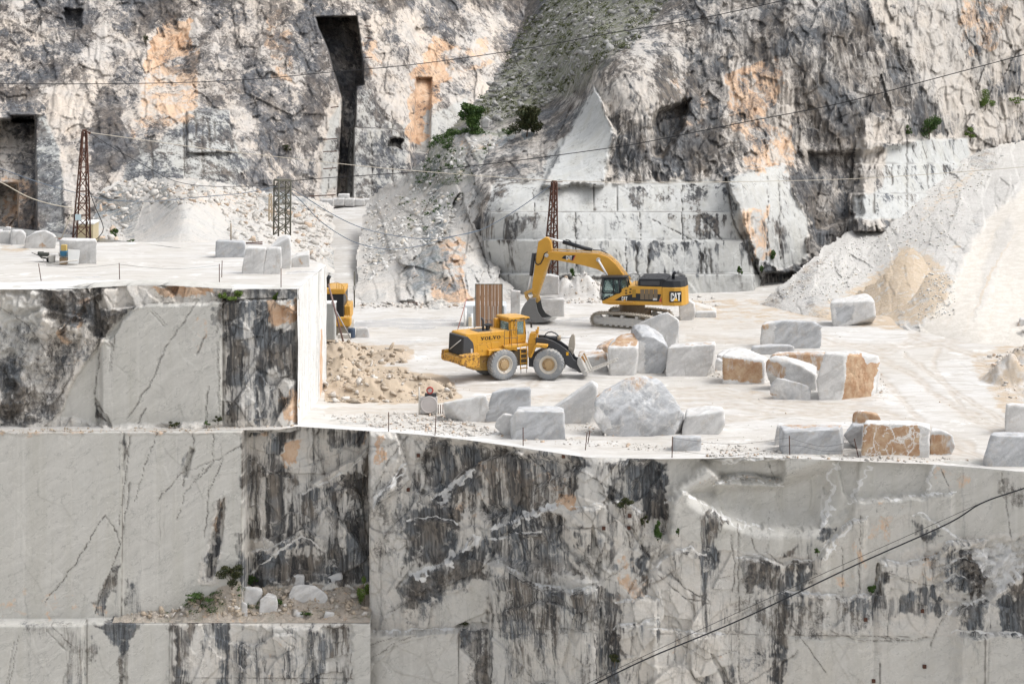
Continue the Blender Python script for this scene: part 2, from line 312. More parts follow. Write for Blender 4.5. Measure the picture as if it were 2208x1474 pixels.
# ---- left cliff with the tall slot cave and the low opening
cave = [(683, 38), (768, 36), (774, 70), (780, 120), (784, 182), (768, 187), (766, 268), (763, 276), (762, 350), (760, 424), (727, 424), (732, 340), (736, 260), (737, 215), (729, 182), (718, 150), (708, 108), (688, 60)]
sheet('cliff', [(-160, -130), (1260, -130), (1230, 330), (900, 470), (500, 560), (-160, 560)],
 [(-160, 0, 258), (-160, 520, 222), (0, 0, 260), (0, 500, 222), (200, 480, 224), (200, 0, 262), (330, 120, 256), (450, 420, 231), (450, 0, 266), (690, 430, 246), (690, 0, 268), (850, 430, 250), (850, 200, 262), (850, 0, 276), (1100, 300, 268), (1130, 0, 300), (400, -130, 272), (1250, -130, 305)],
 CLIFF, dict(dark0=.65, joint=.6, flute=.2, streak0=.30, warp=13,
  dark=[(.70, [(-160, -130), (215, -130), (200, 120), (60, 240), (-160, 245)]), (.42, [(90, 190), (190, 95), (250, 150), (190, 230), (190, 480), (140, 480), (130, 320), (60, 240)]),
        (.33, [(110, 220), (200, 190), (195, 300), (180, 470), (135, 420), (140, 300)]), (.36, [(310, 60), (420, 40), (440, 150), (430, 240), (310, 260)]), (.74, [(210, 270), (260, 230), (285, 330), (260, 380), (205, 360)]),
        (.60, [(430, 20), (560, 0), (560, 180), (460, 180)]), (.64, [(590, 220), (690, 200), (700, 330), (600, 340)]), (.62, [(580, 330), (640, 330), (650, 440), (570, 430)]), (.34, [(470, 200), (560, 260), (560, 360), (500, 320)]),
        (.30, [(690, 270), (735, 190), (730, 440), (670, 440)]), (.35, [(790, 30), (1000, 20), (1080, 130), (960, 330), (900, 330), (800, 180)]), (.58, [(880, -20), (1130, -20), (1120, 70), (1020, 90), (900, 60)]),
        (.66, [(690, -40), (800, -40), (800, 34), (690, 40)]), (.62, [(755, 190), (800, 195), (830, 260), (880, 275), (900, 430), (740, 440)]), (.30, [(890, 240), (960, 240), (930, 330), (880, 330)]),
        (.80, cave, 3), (.5, [(750, 190), (764, 190), (762, 424), (748, 424)], 3), (.55, [(-160, 250), (76, 250), (76, 500), (-160, 500)]), (.8, [(50, 440), (84, 380), (90, 500), (40, 500)]), (.62, [(140, 380), (150, 500), (120, 500)])],  # cave polygon paints the shade inside the slot into the rock colour
  orange=[(.78, [(320, 90), (360, 30), (410, 40), (420, 130), (380, 160), (330, 200), (305, 180)]), (.5, [(310, 150), (440, 90), (430, 250), (300, 300)]), (.52, [(560, 30), (620, 20), (640, 180), (590, 180)]),
          (.72, [(890, 150), (940, 70), (985, 100), (970, 170), (930, 250), (900, 330), (870, 300)]), (.56, [(0, 380), (80, 380), (80, 500), (0, 500)]), (.5, [(270, 250), (310, 260), (300, 320), (280, 310)]), (.45, [(940, 130), (1080, 60), (1060, 140), (980, 180)]), (.5, [(780, 90), (820, 80), (820, 180), (790, 170)])],
  clean=[(1, [(78, 250), (100, 250), (130, 330), (140, 500), (84, 500), (80, 380)]), (.9, [(255, 395), (300, 310), (340, 300), (400, 262), (402, 242), (450, 232), (495, 236), (498, 300), (545, 355), (515, 372), (520, 402), (460, 402), (400, 388), (330, 385)]),
         (.8, [(712, 265), (735, 215), (728, 400), (690, 430), (700, 300)]), (.75, [(758, 190), (800, 195), (830, 260), (880, 270), (880, 430), (745, 430), (750, 275)]), (.8, [(900, 170), (932, 168), (930, 280), (915, 330), (893, 330)]), (.8, [(945, 240), (1010, 210), (1000, 290), (900, 340), (900, 290)]), (.5, [(550, 410), (620, 400), (640, 440), (545, 450)])],
  streak=[(.9, [(-160, -130), (140, -130), (60, 240), (-160, 245)]), (.95, [(255, 395), (400, 242), (500, 235), (540, 360), (510, 410)]), (.9, [(745, 190), (890, 190), (890, 440), (745, 440)])],
  crack=[([(402, 242), (404, 390)], 1.6), ([(436, 250), (438, 402)], 1.6), ([(402, 330), (520, 330)], 1.3), ([(325, 300), (330, 385)], 2.4), ([(396, 260), (398, 385)], 3), ([(400, 372), (520, 374)], 1.3), ([(420, 240), (424, 300)], 4), ([(448, 262), (452, 320)], 3), ([(462, 262), (464, 300)], 3),
         ([(760, 276), (890, 280)], 1.6), ([(800, 280), (802, 430)], 1.4), ([(845, 240), (846, 430)], 1.4), ([(700, 430), (730, 300)], 1), ([(0, 320), (76, 312)], 1.6), ([(0, 350), (60, 352)], 1.3), ([(79, 300), (130, 302)], 1)]),
 amp=(.6, .40, .40), seed=11, step=2.2,
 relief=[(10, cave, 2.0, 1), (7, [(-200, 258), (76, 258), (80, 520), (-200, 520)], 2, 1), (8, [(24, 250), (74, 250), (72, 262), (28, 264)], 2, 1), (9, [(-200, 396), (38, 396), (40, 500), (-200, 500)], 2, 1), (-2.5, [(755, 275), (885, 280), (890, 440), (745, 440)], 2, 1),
         (-2.0, [(-200, 230), (96, 246), (20, 256), (-200, 256)], 2, 1), (1.4, [(895, 60), (940, 62), (985, 105), (960, 180), (915, 200), (900, 330), (870, 300), (890, 150)], 16), (2.0, [(897, 168), (930, 168), (926, 330), (893, 330)], 2, 1),
         (1.3, [(330, 90), (365, 35), (400, 48), (415, 130), (400, 190), (360, 200), (320, 180)], 22), (2.5, [(838, 295), (868, 298), (866, 322), (835, 318)], 2), (-1.2, [(404, 240), (495, 236), (498, 330), (404, 330)], 2, 1), (2.5, [(140, 20), (178, 18), (172, 60), (140, 62)], 3)])

# ---- right cliff, scrub slope and sawn benches
BL = [395, 456, 517, 590]
sheet('cliff_face', [(1175, -130), (2420, -130), (2420, 560), (1900, 640), (1660, 720), (1040, 720), (1010, 500), (1040, 420), (985, 310), (960, 285), (1040, 205), (1092, 130), (1120, 60)],
 [(1040, 700, 187), (1640, 700, 187), (1040, 590, 187), (1640, 590, 187), (1060, 400, 189), (1600, 400, 189), (1350, 400, 189), (1290, 190, 199), (1290, 90, 208), (1450, 0, 213), (1500, 380, 192), (1500, 150, 202), (1700, 580, 190), (1700, 350, 198), (1700, 0, 209), (1900, 450, 198), (1900, 250, 206), (1900, 0, 214), (2080, 330, 216), (2208, 250, 226), (2208, 0, 230), (2420, 250, 240), (2420, -130, 244),
  (1160, 285, 204), (1020, 285, 212), (1090, 230, 219), (1200, 200, 216), (1150, 60, 246), (1180, -130, 262), (1440, -130, 232), (1300, 0, 232), (1900, 640, 188)],
 CLIFF2, dict(dark0=.74, joint=.55, flute=.5, streak0=.60, warp=13, aniso=.42,
  dark=[(.66, [(1290, 150), (1400, 60), (1480, -130), (1900, -130), (1850, 60), (1560, 60), (1480, 250), (1420, 330), (1320, 300)]), (.86, [(1405, 260), (1480, 225), (1475, 270), (1420, 345), (1400, 330)]), (.62, [(1310, 300), (1420, 300), (1560, 390), (1400, 400), (1320, 390)]),
        (.44, [(1560, 130), (1700, 120), (1720, 350), (1600, 390), (1560, 300)]), (.58, [(1700, 100), (1880, 80), (1890, 200), (1720, 220)]), (.68, [(1730, 330), (1830, 330), (1835, 470), (1760, 500)]), (.16, [(1850, 300), (2100, 290), (2100, 480), (1836, 480)], 5), (.36, [(1860, 0), (2420, -130), (2420, 300), (2060, 300), (1980, 160)]), (.60, [(2110, 0), (2170, 20), (2170, 110), (2120, 100)]), (.62, [(2150, 130), (2208, 120), (2208, 200), (2160, 200)]), (.38, [(1860, 260), (1960, 230), (1960, 310), (1880, 330)]),
        (.66, [(1040, 240), (1290, 150), (1280, 200), (1200, 300), (1110, 300)]), (.60, [(1110, 300), (1230, 240), (1200, 330), (1180, 400), (1080, 390)]), (.62, [(1575, 455), (1620, 455), (1620, 515), (1590, 520)]), (.8, [(1690, 570), (1760, 400), (1790, 520), (1730, 590)]), (.62, [(1600, 520), (1660, 530), (1700, 600), (1640, 640), (1600, 600)]), (.40, [(1640, 590), (1720, 590), (1700, 660), (1600, 660)]), (.24, [(1570, 384), (1692, 352), (1742, 470), (1742, 560), (1690, 580), (1635, 560), (1580, 470)], 6), (.62, [(1668, 480), (1690, 470), (1700, 540), (1680, 560)]),
        (.16, [(1060, 396), (1570, 392), (1580, 517), (1060, 517)]), (.20, [(1060, 517), (1600, 517), (1640, 660), (1060, 660)]), (.55, [(1505, 532), (1540, 532), (1538, 588), (1508, 588)], 5), (.48, [(1365, 522), (1410, 520), (1406, 590), (1370, 590)], 5), (.45, [(1600, 606), (1640, 600), (1640, 660), (1600, 660)], 5), (.10, [(1470, 600), (1600, 600), (1600, 655), (1470, 655)], 5), (.46, [(1350, 398), (1400, 398), (1395, 450), (1355, 440)], 5), (.34, [(1240, 520), (1500, 520), (1500, 545), (1240, 540)], 6), (.10, [(1285, 185), (1325, 290), (1300, 395), (1180, 395), (1210, 310)]), (.30, [(1150, 517), (1380, 517), (1380, 590), (1150, 590)]), (.7, [(1070, 460), (1160, 462), (1140, 500), (1090, 530), (1060, 520)]), (.62, [(1055, 398), (1105, 400), (1085, 425), (1058, 432)]), (.66, [(1480, 455), (1540, 455), (1545, 515), (1500, 515)]), (.74, [(1160, 592), (1470, 592), (1470, 606), (1160, 606)], 4)],
  orange=[(.60, [(1560, 160), (1680, 110), (1700, 190), (1650, 260), (1570, 270)]), (.52, [(1570, 260), (1720, 270), (1720, 380), (1600, 370)]), (.5, [(2060, 0), (2180, 0), (2170, 100), (2080, 130)]), (.5, [(1590, 450), (1660, 440), (1680, 560), (1620, 560)]), (.42, [(1420, 140), (1540, 150), (1520, 300), (1440, 320)])],
  clean=[(1, [(1283, 183), (1302, 230), (1322, 290), (1312, 340), (1300, 392), (1205, 396), (1170, 392), (1180, 330), (1215, 300), (1240, 240)]), (.95, [(1065, 396), (1620, 390), (1640, 470), (1625, 520), (1640, 560), (1640, 720), (1040, 720), (1040, 480)]), (.9, [(1566, 384), (1620, 370), (1692, 352), (1712, 420), (1740, 470), (1742, 560), (1690, 580), (1630, 560), (1575, 470)]), (1, [(1912, 312), (2090, 296), (2090, 480), (1840, 470), (1844, 425), (1900, 410)]), (.0, [(1590, 455), (1622, 455), (1630, 515), (1600, 520)]),
         (.8, [(1070, 380), (1180, 372), (1200, 396), (1070, 398)])],
  drips=[[(1900, 304), (2090, 297)], [(1850, 354), (2060, 353)], [(1836, 418), (2010, 417)], [(1300, 397), (1570, 397)], [(1370, 458), (1570, 458)], [(1370, 519), (1600, 519)]],
  streak=[(1, [(1040, 390), (1740, 350), (1740, 720), (1040, 720)]), (1, [(1840, 290), (2100, 290), (2100, 480), (1840, 480)]), (.9, [(1290, 60), (1520, -130), (1480, 250), (1310, 330)])],
  veg_lip=[(.85, [(1140, 60), (1200, -130), (1560, -130), (1420, 10), (1350, 90), (1285, 135), (1255, 180), (1170, 225), (1080, 255), (970, 275), (1040, 205), (1110, 130)], 18), (.0, [(1150, -20), (1190, -20), (1110, 120), (1092, 130)], 4)],
  rough=[(.25, [(1120, 60), (1180, -130), (1560, -130), (1440, 0), (1370, 95), (1290, 150), (1180, 235), (1090, 262), (960, 285), (1040, 205)]), (.5, [(1300, 60), (1470, -60), (1480, 200), (1320, 280)])],
  crack=[([(1060, 396), (1560, 396)], 1.5, 1), ([(1060, 456), (1560, 456)], 1.5, 1), ([(1150, 517), (1600, 517)], 1.3, 1), ([(1160, 590), (1640, 590)], 1.6, 1), ([(1566, 384), (1580, 470), (1640, 600)], 4), ([(1860, 352), (2050, 352)], 1.5, 1), ([(1840, 416), (2010, 416)], 1.5, 1),
         ([(1280, 396), (1281, 456)], 1.2, 1), ([(1330, 396), (1331, 456)], 1.2, 1), ([(1150, 400), (1152, 456)], 1.2), ([(1380, 456), (1381, 517)], 1.2), ([(1240, 456), (1241, 517)], 1), ([(1470, 396), (1470, 517)], 1.5), ([(1240, 517), (1240, 590)], 1), ([(1350, 517), (1350, 590)], 1), ([(1530, 540), (1533, 590)], 3), ([(1512, 545), (1514, 590)], 3), ([(1520, 535), (1523, 590)], 3), ([(1400, 540), (1396, 590)], 3), ([(1372, 530), (1374, 590)], 3),
         ([(1680, 380), (1682, 560)], 1.6), ([(1655, 380), (1654, 560)], 1.1), ([(1956, 300), (1955, 412)], 2.0), ([(1400, 470), (1500, 520)], 1.2), ([(1500, 455), (1560, 520)], 1.2), ([(1925, 355), (1922, 400)], 2), ([(2000, 352), (2001, 412)], 3), ([(1885, 418), (1885, 460)], 4)]),
 amp=(.7, .50, .42), seed=47, step=2.2,
 relief=[(-.9, [(1040, b), (1600 + (b - 395) * .25, b), (1640, 740), (1040, 740)], 1.2, 1) for b in BL] +
        [(3, [(1405, 250), (1485, 215), (1470, 280), (1425, 345), (1395, 330)], 8), (-2.5, [(1285, 183), (1325, 290), (1300, 400), (1170, 400), (1215, 300)], 3), (-2.5, [(1566, 380), (1692, 350), (1742, 470), (1745, 590), (1640, 590)], 3), (-1.2, [(1840, 352), (2090, 352), (2090, 500), (1840, 500)], 1.5, 1), (-1.2, [(1830, 416), (2090, 416), (2090, 500), (1830, 500)], 1.5, 1), (-.8, [(1910, 310), (2120, 292), (2120, 500), (1850, 500), (1840, 420)], 3),
         (2, [(1740, 330), (1850, 330), (1860, 460), (1760, 500)], 8), (-1.5, [(1860, 255), (1960, 225), (1970, 310), (1860, 330)], 8)])

# ---- hill with the scrubby terrace left of the benches, haul road at its foot
sheet('hillside', [(1060, 395), (1130, 320), (1165, 283), (1000, 277), (965, 283), (935, 300), (915, 345), (860, 385), (820, 405), (792, 440), (780, 480), (770, 560), (760, 700), (1170, 700), (1080, 590), (1072, 480)],
 [(790, 445, 222), (860, 390, 219), (930, 300, 214), (1000, 278, 211), (1160, 284, 204), (1060, 400, 191), (1000, 400, 195), (930, 400, 207), (850, 470, 206), (820, 560, 190), (770, 600, 184), (760, 660, 174), (860, 600, 181), (900, 660, 172.5), (1000, 660, 173), (1170, 690, 172), (980, 520, 184), (1080, 520, 185), (1050, 600, 180), (900, 530, 187)],
 SCREE, dict(dark0=.36, streak0=.2, warp=10,
  dark=[(.55, [(1010, 420), (1080, 410), (1100, 450), (1060, 520), (1020, 460)]), (.62, [(1020, 470), (1050, 500), (1085, 590), (1040, 580)]), (.58, [(1060, 300), (1170, 285), (1170, 330), (1080, 390), (1040, 360)]), (.45, [(870, 330), (940, 300), (930, 400), (840, 430)]), (.5, [(860, 560), (940, 530), (960, 600), (880, 630)])],
  orange=[(.58, [(930, 520), (1010, 510), (1010, 600), (950, 590)]), (.62, [(920, 600), (1000, 590), (1030, 660), (930, 650)]), (.45, [(860, 580), (920, 560), (900, 620)]), (.42, [(1000, 470), (1020, 480), (1000, 520)]), (.42, [(960, 290), (1100, 285), (1080, 320), (1000, 340)])],
  veg_lip=[(.75, [(935, 290), (980, 280), (960, 340), (930, 350), (910, 345)], 8), (.7, [(965, 278), (1120, 280), (1120, 290), (965, 292)], 4), (.35, [(930, 330), (1060, 310), (1040, 390), (880, 420)], 12)],
  rough=[(.45, [(790, 430), (930, 360), (900, 500), (780, 560)]), (.30, [(770, 540), (860, 540), (860, 680), (760, 680)])],
  crack=[([(1010, 470), (1040, 540), (1060, 600)], 2), ([(960, 560), (990, 640)], 1.5), ([(1030, 420), (1000, 480)], 1.6)]),
 yref=195, amp=(1.5, 1.1, .55), seed=83, step=2.2)

# ---- rubble apron under the left cliff and the spoil beside the haul road
sheet('rubble_slope', [(190, 560), (196, 470), (225, 400), (300, 382), (440, 385), (540, 405), (640, 420), (700, 432), (720, 445), (722, 640), (640, 660), (500, 560)],
 [(190, 540, 158), (400, 545, 158), (560, 560, 158), (700, 650, 158), (395, 442, 178), (300, 480, 190), (500, 480, 190), (330, 386, 224), (225, 405, 222), (520, 405, 226), (640, 425, 228), (715, 440, 236), (700, 520, 200), (640, 520, 192), (620, 460, 214), (200, 480, 205)],
 SCREE, dict(dark0=.30, streak0=.1, warp=8, dark=[(.6, [(195, 430), (260, 400), (275, 470), (230, 500), (200, 480)]), (.6, [(330, 400), (360, 395), (360, 425), (330, 420)]), (.22, [(395, 440), (480, 530), (290, 530)])],
  orange=[(.38, [(330, 400), (560, 410), (540, 450), (440, 460)]), (.35, [(640, 440), (720, 440), (700, 500)])], rough=[(.15, [(395, 438), (500, 535), (280, 535)], 10)]),
 yref=190, amp=(1.2, 1.0, .5), seed=131, step=2.2)

# ---- embankment on the right: scree flank, sand cone, and the haul ramp climbing out of the pit
CONTACT = [(1620, 655), (1640, 656), (1780, 690), (1950, 708), (2100, 742), (2208, 752), (2420, 775)]
sheet('embankment', [(1600, 690), (1625, 668), (1700, 600), (1790, 520), (1880, 462), (1985, 395), (2062, 330), (2130, 308), (2420, 250), (2420, 850), (2100, 815), (1950, 780), (1780, 760)],
 [(a, b, GY(b)) for a, b in CONTACT[1:]] + [(a, b + 60, GY(b + 60) + 9) for a, b in CONTACT[1:]] +
 [(1800, 515, 190), (1900, 450, 200), (2000, 385, 208), (2070, 330, 217), (2208, 285, 228), (2420, 240, 240), (1900, 600, 179), (1960, 535, 184), (2050, 640, 166), (2208, 640, 165), (2208, 480, 187), (2100, 500, 187), (2208, 385, 206), (2130, 420, 201), (2420, 600, 168), (2420, 400, 205), (1880, 640, 173.5), (2000, 590, 172)],
 RAMP, dict(dark0=.26, streak0=.1, warp=9, joint=0,
  orange=[(.7, [(2035, 700), (2080, 610), (2125, 520), (2208, 415), (2208, 419), (2130, 525), (2086, 612), (2042, 700)], 3), (.7, [(2070, 720), (2110, 640), (2160, 540), (2230, 450), (2230, 455), (2165, 545), (2117, 644), (2078, 720)], 3), (.7, [(2110, 730), (2150, 650), (2208, 560), (2208, 566), (2157, 654), (2118, 730)], 3), (.64, [(1690, 695), (1800, 640), (1900, 570), (1955, 520), (2010, 540), (2060, 600), (2060, 680), (1990, 705), (1850, 715)], 26), (.46, [(1990, 425), (2130, 335), (2100, 395), (1980, 490)], 12), (.42, [(2040, 540), (2130, 440), (2208, 385), (2100, 470), (2055, 560)], 8)],
  dark=[(.12, [(1990, 690), (2060, 600), (2100, 500), (2208, 395), (2420, 300), (2420, 800), (2100, 760)], 14), (.45, [(1660, 655), (1790, 530), (1900, 470), (1880, 500), (1760, 600)], 14)],
  veg_lip=[(.95, [(1985, 720), (2040, 650), (2070, 580), (2112, 500), (2150, 450), (2208, 402), (2420, 315), (2420, 900), (2060, 900)], 10), (.6, [(2130, 318), (2208, 290), (2420, 250), (2420, 275), (2208, 312)], 6), (.45, [(2140, 520), (2175, 470), (2190, 480), (2130, 640), (2100, 690)], 8)],
  rough=[(.10, [(1995, 700), (2060, 590), (2105, 500), (2208, 395), (2420, 310), (2420, 900), (2060, 900)], 10), (.35, [(1700, 700), (1850, 600), (1950, 525), (2040, 560), (2050, 660), (1960, 700)])]),
 yref=180, amp=(.22, .45, .3), seed=171, step=2.2)
sheet('sand_heap', [(1740, 694), (1800, 664), (1880, 612), (1915, 580), (1945, 541), (1962, 530), (1984, 545), (2012, 590), (2050, 640), (2066, 668), (2030, 700), (1950, 722), (1850, 712)],
 [(1962, 530, 175), (1945, 545, 174.5), (1984, 548, 174.5), (1900, 600, 172.5), (1800, 664, 172.5), (1740, 694, 168.5), (2050, 640, 171), (2066, 668, 168), (2030, 700, 165.5), (1950, 722, 163.5), (1850, 712, 165.5), (1950, 640, 168), (1900, 660, 168.5), (2000, 640, 168.5), (1990, 690, 165), (1880, 690, 166.5)],
 RAMP, dict(dark0=.15, streak0=.1, warp=8, joint=0, orange0=.66, orange=[(.45, [(1990, 600), (2070, 650), (2040, 700), (1960, 720)], 14)], rough0=.4), yref=170, amp=(.12, .3, .28), seed=191, step=2.2, edge_jit=9)
# =============================================================== flat ground
def ground_mat():
    n = NT('quarry_floor_dust'); wet, sand, edge = n.attr('m1'); trk, _, _ = n.attr('m2'); p = n.pos
    big = n.noise(p, .09, 5, .6, .3); med = n.noise(n.sc(p, (.35, 1, 1)), .9, 8, .65); fine = n.noise(p, 6, 6, .75)
    c = n.mix(n.ss(big, .38, .62), (.52, .497, .463), (.585, .575, .56))
    c = n.mix(n.ss(med, .35, .68, 0, .65), c, (.46, .43, .39))
    c = n.mix(n.ss(fine, .55, .75, 0, .35), c, (.38, .35, .31)); rut = n.noise(n.sc(n.vadd(p, n.sc(n.noise(p, .12, 3, .5, 0, True), 6.0)), (.10, 1.2, 1)), 1.6, 6, .7); c = n.mix(n.ss(rut, .50, .62, 0, .8), c, (.42, .392, .352)); c = n.mix(n.ss(n.noise(p, .35, 6, .7), .56, .68, 0, .7), c, (.72, .71, .69))
    sn = n.ss(n.mth('ADD', sand, n.mth('MULTIPLY', n.mth('SUBTRACT', n.noise(p, .6, 7, .7), .5), 1.3)), .4, .65)
    c = n.mix(n.mth('MULTIPLY', sn, .8), c, (.43, .335, .235))
    c = n.mix(n.mth('MULTIPLY', trk, .85), c, (.42, .365, .305))
    c = n.mix(edge, c, n.mix(n.ss(med, .35, .7), (.66, .655, .64), (.52, .51, .49)))
    wf = n.ss(n.mth('ADD', wet, n.mth('MULTIPLY', n.mth('SUBTRACT', n.noise(n.sc(p, (.25, 1, 1)), .8, 6, .6), .5), 1.2)), .42, .6)
    c = n.mix(n.mth('MULTIPLY', wf, .8), c, (.50, .50, .50)); n.base(c)
    n.put(n.b.inputs['Roughness'], n.ss(wf, 0, 1, .9, .22)); n.put(n.b.inputs['Specular IOR Level'], n.ss(wf, 0, 1, .2, .5))
    h = n.mth('ADD', n.mth('MULTIPLY', med, .5), n.mth('MULTIPLY', fine, .25))
    n.bump(n.mth('MULTIPLY', h, n.mth('SUBTRACT', 1.0, n.mth('MULTIPLY', wf, .9))), .35, .18)
    return n.m
FLOOR = ground_mat()
EDGE = [(-400, 933), (600, 926), (640, 919), (800, 929), (900, 936), (1000, 947), (1100, 961), (1180, 973), (1260, 985), (1420, 989), (1520, 988), (1600, 985), (1700, 987), (1800, 992), (2000, 1000), (2110, 1008), (2208, 1017), (2600, 1032)]
EX, EY = np.array([e[0] for e in EDGE], float), np.array([e[1] for e in EDGE], float)
def edge_py(px): return np.interp(px, EX, EY)
MOUNDS = []   # (X, Y, rx, ry, height)
def mound(px, py, wpx, hpx, deep=1.0):
    X, Y, _ = G(px, py); s = F / Y; MOUNDS.append((X, Y, wpx / s, wpx / s * deep, hpx / s))
for m_ in [(728, 770, 40, 32, 1.0), (760, 766, 60, 20), (850, 772, 55, 20, .6), (735, 812, 55, 40, 1.2), (740, 845, 70, 30, .8), (830, 850, 80, 34, .6), (910, 846, 60, 32, .5), (790, 852, 70, 22, .6), (960, 855, 30, 12),
           (1500, 668, 46, 16), (1450, 668, 50, 10), (800, 661, 60, 6), (860, 661, 60, 6), (930, 660, 60, 7), (730, 655, 50, 12), (1258, 640, 60, 48, .6), (1215, 640, 40, 30, .6), (2180, 820, 55, 55, 1.0), (2240, 800, 90, 70, .8), (2208, 735, 45, 24), (1900, 690, 60, 8), (1860, 830, 50, 10), (1890, 868, 40, 6), (1720, 905, 60, 5), (880, 916, 90, 8, .35), (1000, 922, 70, 8, .35), (1920, 985, 60, 6, .4), (1000, 668, 60, 5)]: mound(*m_)
def yard_h(X, Y):
    h = fbm2(X / 6, Y / 6, 4, .5, 5) * .10 + fbm2(X / 1.1, Y / 1.1, 3, .5, 6) * .02
    for (mx, my, rx, ry, hh) in MOUNDS:
        k = np.nonzero((np.abs(X - mx) < rx * 1.6) & (np.abs(Y - my) < ry * 1.6))[0]
        if len(k) == 0: continue
        x, y = X[k], Y[k]; d = np.sqrt(((x - mx) / rx) ** 2 + ((y - my) / ry) ** 2) + fbm2(x * .7, y * .7, 3, .6, 9) * .2
        h[k] = np.maximum(h[k], hh * np.clip(1.15 - d, 0, 1.2) * (1 + .12 * fbm2(x * 2.4, y * 1.6, 3, .6, 19)) + h[k] * .5)
    return h
def yard_z(px, py):
    X, Y, _ = G(px, py); return float(yard_h(np.array([X]), np.array([Y]))[0])
def build_yard():
    st = 2.3 / QUALITY
    us = np.arange(-420, 2640, st * 1.2); t = np.r_[np.linspace(0, 1, int(420 * QUALITY))]
    pxg, tg = np.meshgrid(us, t); pxg = pxg.ravel(); tg = tg.ravel()
    py = edge_py(pxg) * (1 - tg) + 585 * tg; Y = GY(py); X = (pxg - CX) * Y / F
    z = yard_h(X, Y) * sst(0, .03, tg)
    wet = np.zeros(X.shape); wob = pxg + fbm2(X / 3, Y / 3, 3, .5, 2) * 18; wpy = py + fbm2(X / 3, Y / 3, 3, .5, 3) * 4
    paint(wet, wob, wpy, [(.62, [(760, 690), (860, 684), (990, 684), (990, 706), (880, 714), (760, 706)]), (.6, [(1180, 688), (1230, 680), (1290, 678), (1290, 696), (1200, 700)]), (.5, [(1150, 700), (1260, 705), (1150, 716)]), (.45, [(720, 735), (960, 728), (960, 742), (760, 748)]), (.42, [(980, 660), (1240, 660), (1240, 672), (980, 672)])], 5)
    sand = np.full(X.shape, .18)
    paint(sand, wob, wpy, [(.95, [(695, 730), (770, 738), (870, 742), (900, 775), (780, 790), (700, 795)]), (.95, [(690, 790), (860, 790), (960, 815), (1000, 860), (930, 870), (700, 868)]), (.5, [(1480, 640), (1720, 640), (1900, 690), (1700, 700), (1480, 690)]), (.6, [(1880, 660), (2000, 690), (1960, 715), (1840, 706)]), (.55, [(2080, 760), (2420, 700), (2420, 900), (2160, 890), (2110, 820)]), (.38, [(1540, 815), (1900, 830), (1880, 870), (1560, 850)]), (.42, [(1130, 845), (1230, 848), (1220, 875), (1150, 880)]), (.32, [(960, 900), (1500, 935), (1480, 975), (1000, 930)]), (.05, [(740, 655), (1260, 655), (1260, 735), (900, 745), (760, 720)])], 9)
    edge = np.zeros(X.shape); w_ = 9 + 5 * fbm2(pxg / 120, pxg * 0, 2, .5, 4)
    edge = np.where((pxg > 620) & (pxg < 1250), sst(w_ + 3, w_ - 3, py - edge_py(pxg) * 1.0 + (edge_py(pxg) - py) * 2), 0) * .9
    edge = np.maximum(edge, np.where(pxg >= 1250, .5 * sst(10, 4, edge_py(pxg) - py), 0))
    trk = np.zeros(X.shape)
    for (pts, wd) in [([(1900, 770), (1960, 800), (2040, 860), (2200, 960)], 5), ([(1880, 790), (1930, 840), (2010, 930)], 5), ([(1480, 725), (1900, 745), (2208, 720)], 4), ([(1300, 860), (1600, 850), (1900, 880), (2100, 960)], 5), ([(1250, 875), (1580, 872), (1880, 905)], 4), ([(720, 750), (960, 742), (1200, 725)], 2.0), ([(720, 752), (900, 748), (1000, 736)], 1.5), ([(960, 870), (1250, 850), (1500, 835)], 4), ([(1780, 880), (1900, 930), (2100, 980)], 3), ([(1950, 760), (2060, 840), (2208, 930)], 3), ([(1960, 720), (2100, 760), (2208, 850)], 3), ([(1560, 900), (1800, 885)], 4), ([(2000, 700), (1940, 745), (1900, 760), (1700, 700), (1560, 700)], 3), ([(2060, 700), (2010, 780), (2080, 880), (2208, 940)], 3), ([(1240, 842), (1400, 850), (1560, 838), (1660, 872), (1900, 895), (2130, 985)], 3), ([(700, 880), (900, 884), (1100, 905)], 2.5), ([(1190, 800), (1100, 845), (960, 830)], 3)]:
        for dd in (0, 9):
            q = [(a, b + dd * .8) for a, b in pts]; k = local(pxg, py, q, 30); d = line_d(wob[k] * .4 + pxg[k] * .6, wpy[k], q)
            trk[k] = np.maximum(trk[k], np.exp(-(d / wd) ** 2) * (.6 + .6 * vnoise2(X[k] * 1.7, Y[k] * 1.7, 33)).clip(0, 1))
    V = np.stack([X, Y, z - trk * .05], -1)
    o = mesh_np('quarry_floor', V, grid_faces(len(us), len(t))[:, ::-1], FLOOR, smooth=True, attrs={'m1': (wet, sand, edge), 'm2': (trk, trk, trk)})
    return tag(o, 'pale dusty quarry yard floor with tyre tracks and puddles', None, None, 'structure')
build_yard()
def sheet_flat(name, poly_xyz, mat, label, n=60, amp=.12, seed=3):
    """ground quad given by four corners, finely divided and uneven"""
    A, B, C_, D = [np.array(p) for p in poly_xyz]; s, t = np.meshgrid(np.linspace(0, 1, n), np.linspace(0, 1, n)); s = s.ravel()[:, None]; t = t.ravel()[:, None]
    V = (A * (1 - s) + B * s) * (1 - t) + (D * (1 - s) + C_ * s) * t
    V[:, 2] += fbm2(V[:, 0] / 4, V[:, 1] / 4, 4, .5, seed) * amp
    z = np.zeros(len(V)); 
    return tag(mesh_np(name, V, grid_faces(n, n), mat, smooth=True, attrs={'m1': (z, z + .2, z), 'm2': (z, z, z)}), label, None, None, 'structure')
sheet_flat('haul_road', [P(716, 436, 250), P(806, 436, 248), P(774, 690, 165), P(690, 690, 165)], FLOOR, 'pale haul road rising from the yard to the tall cave')
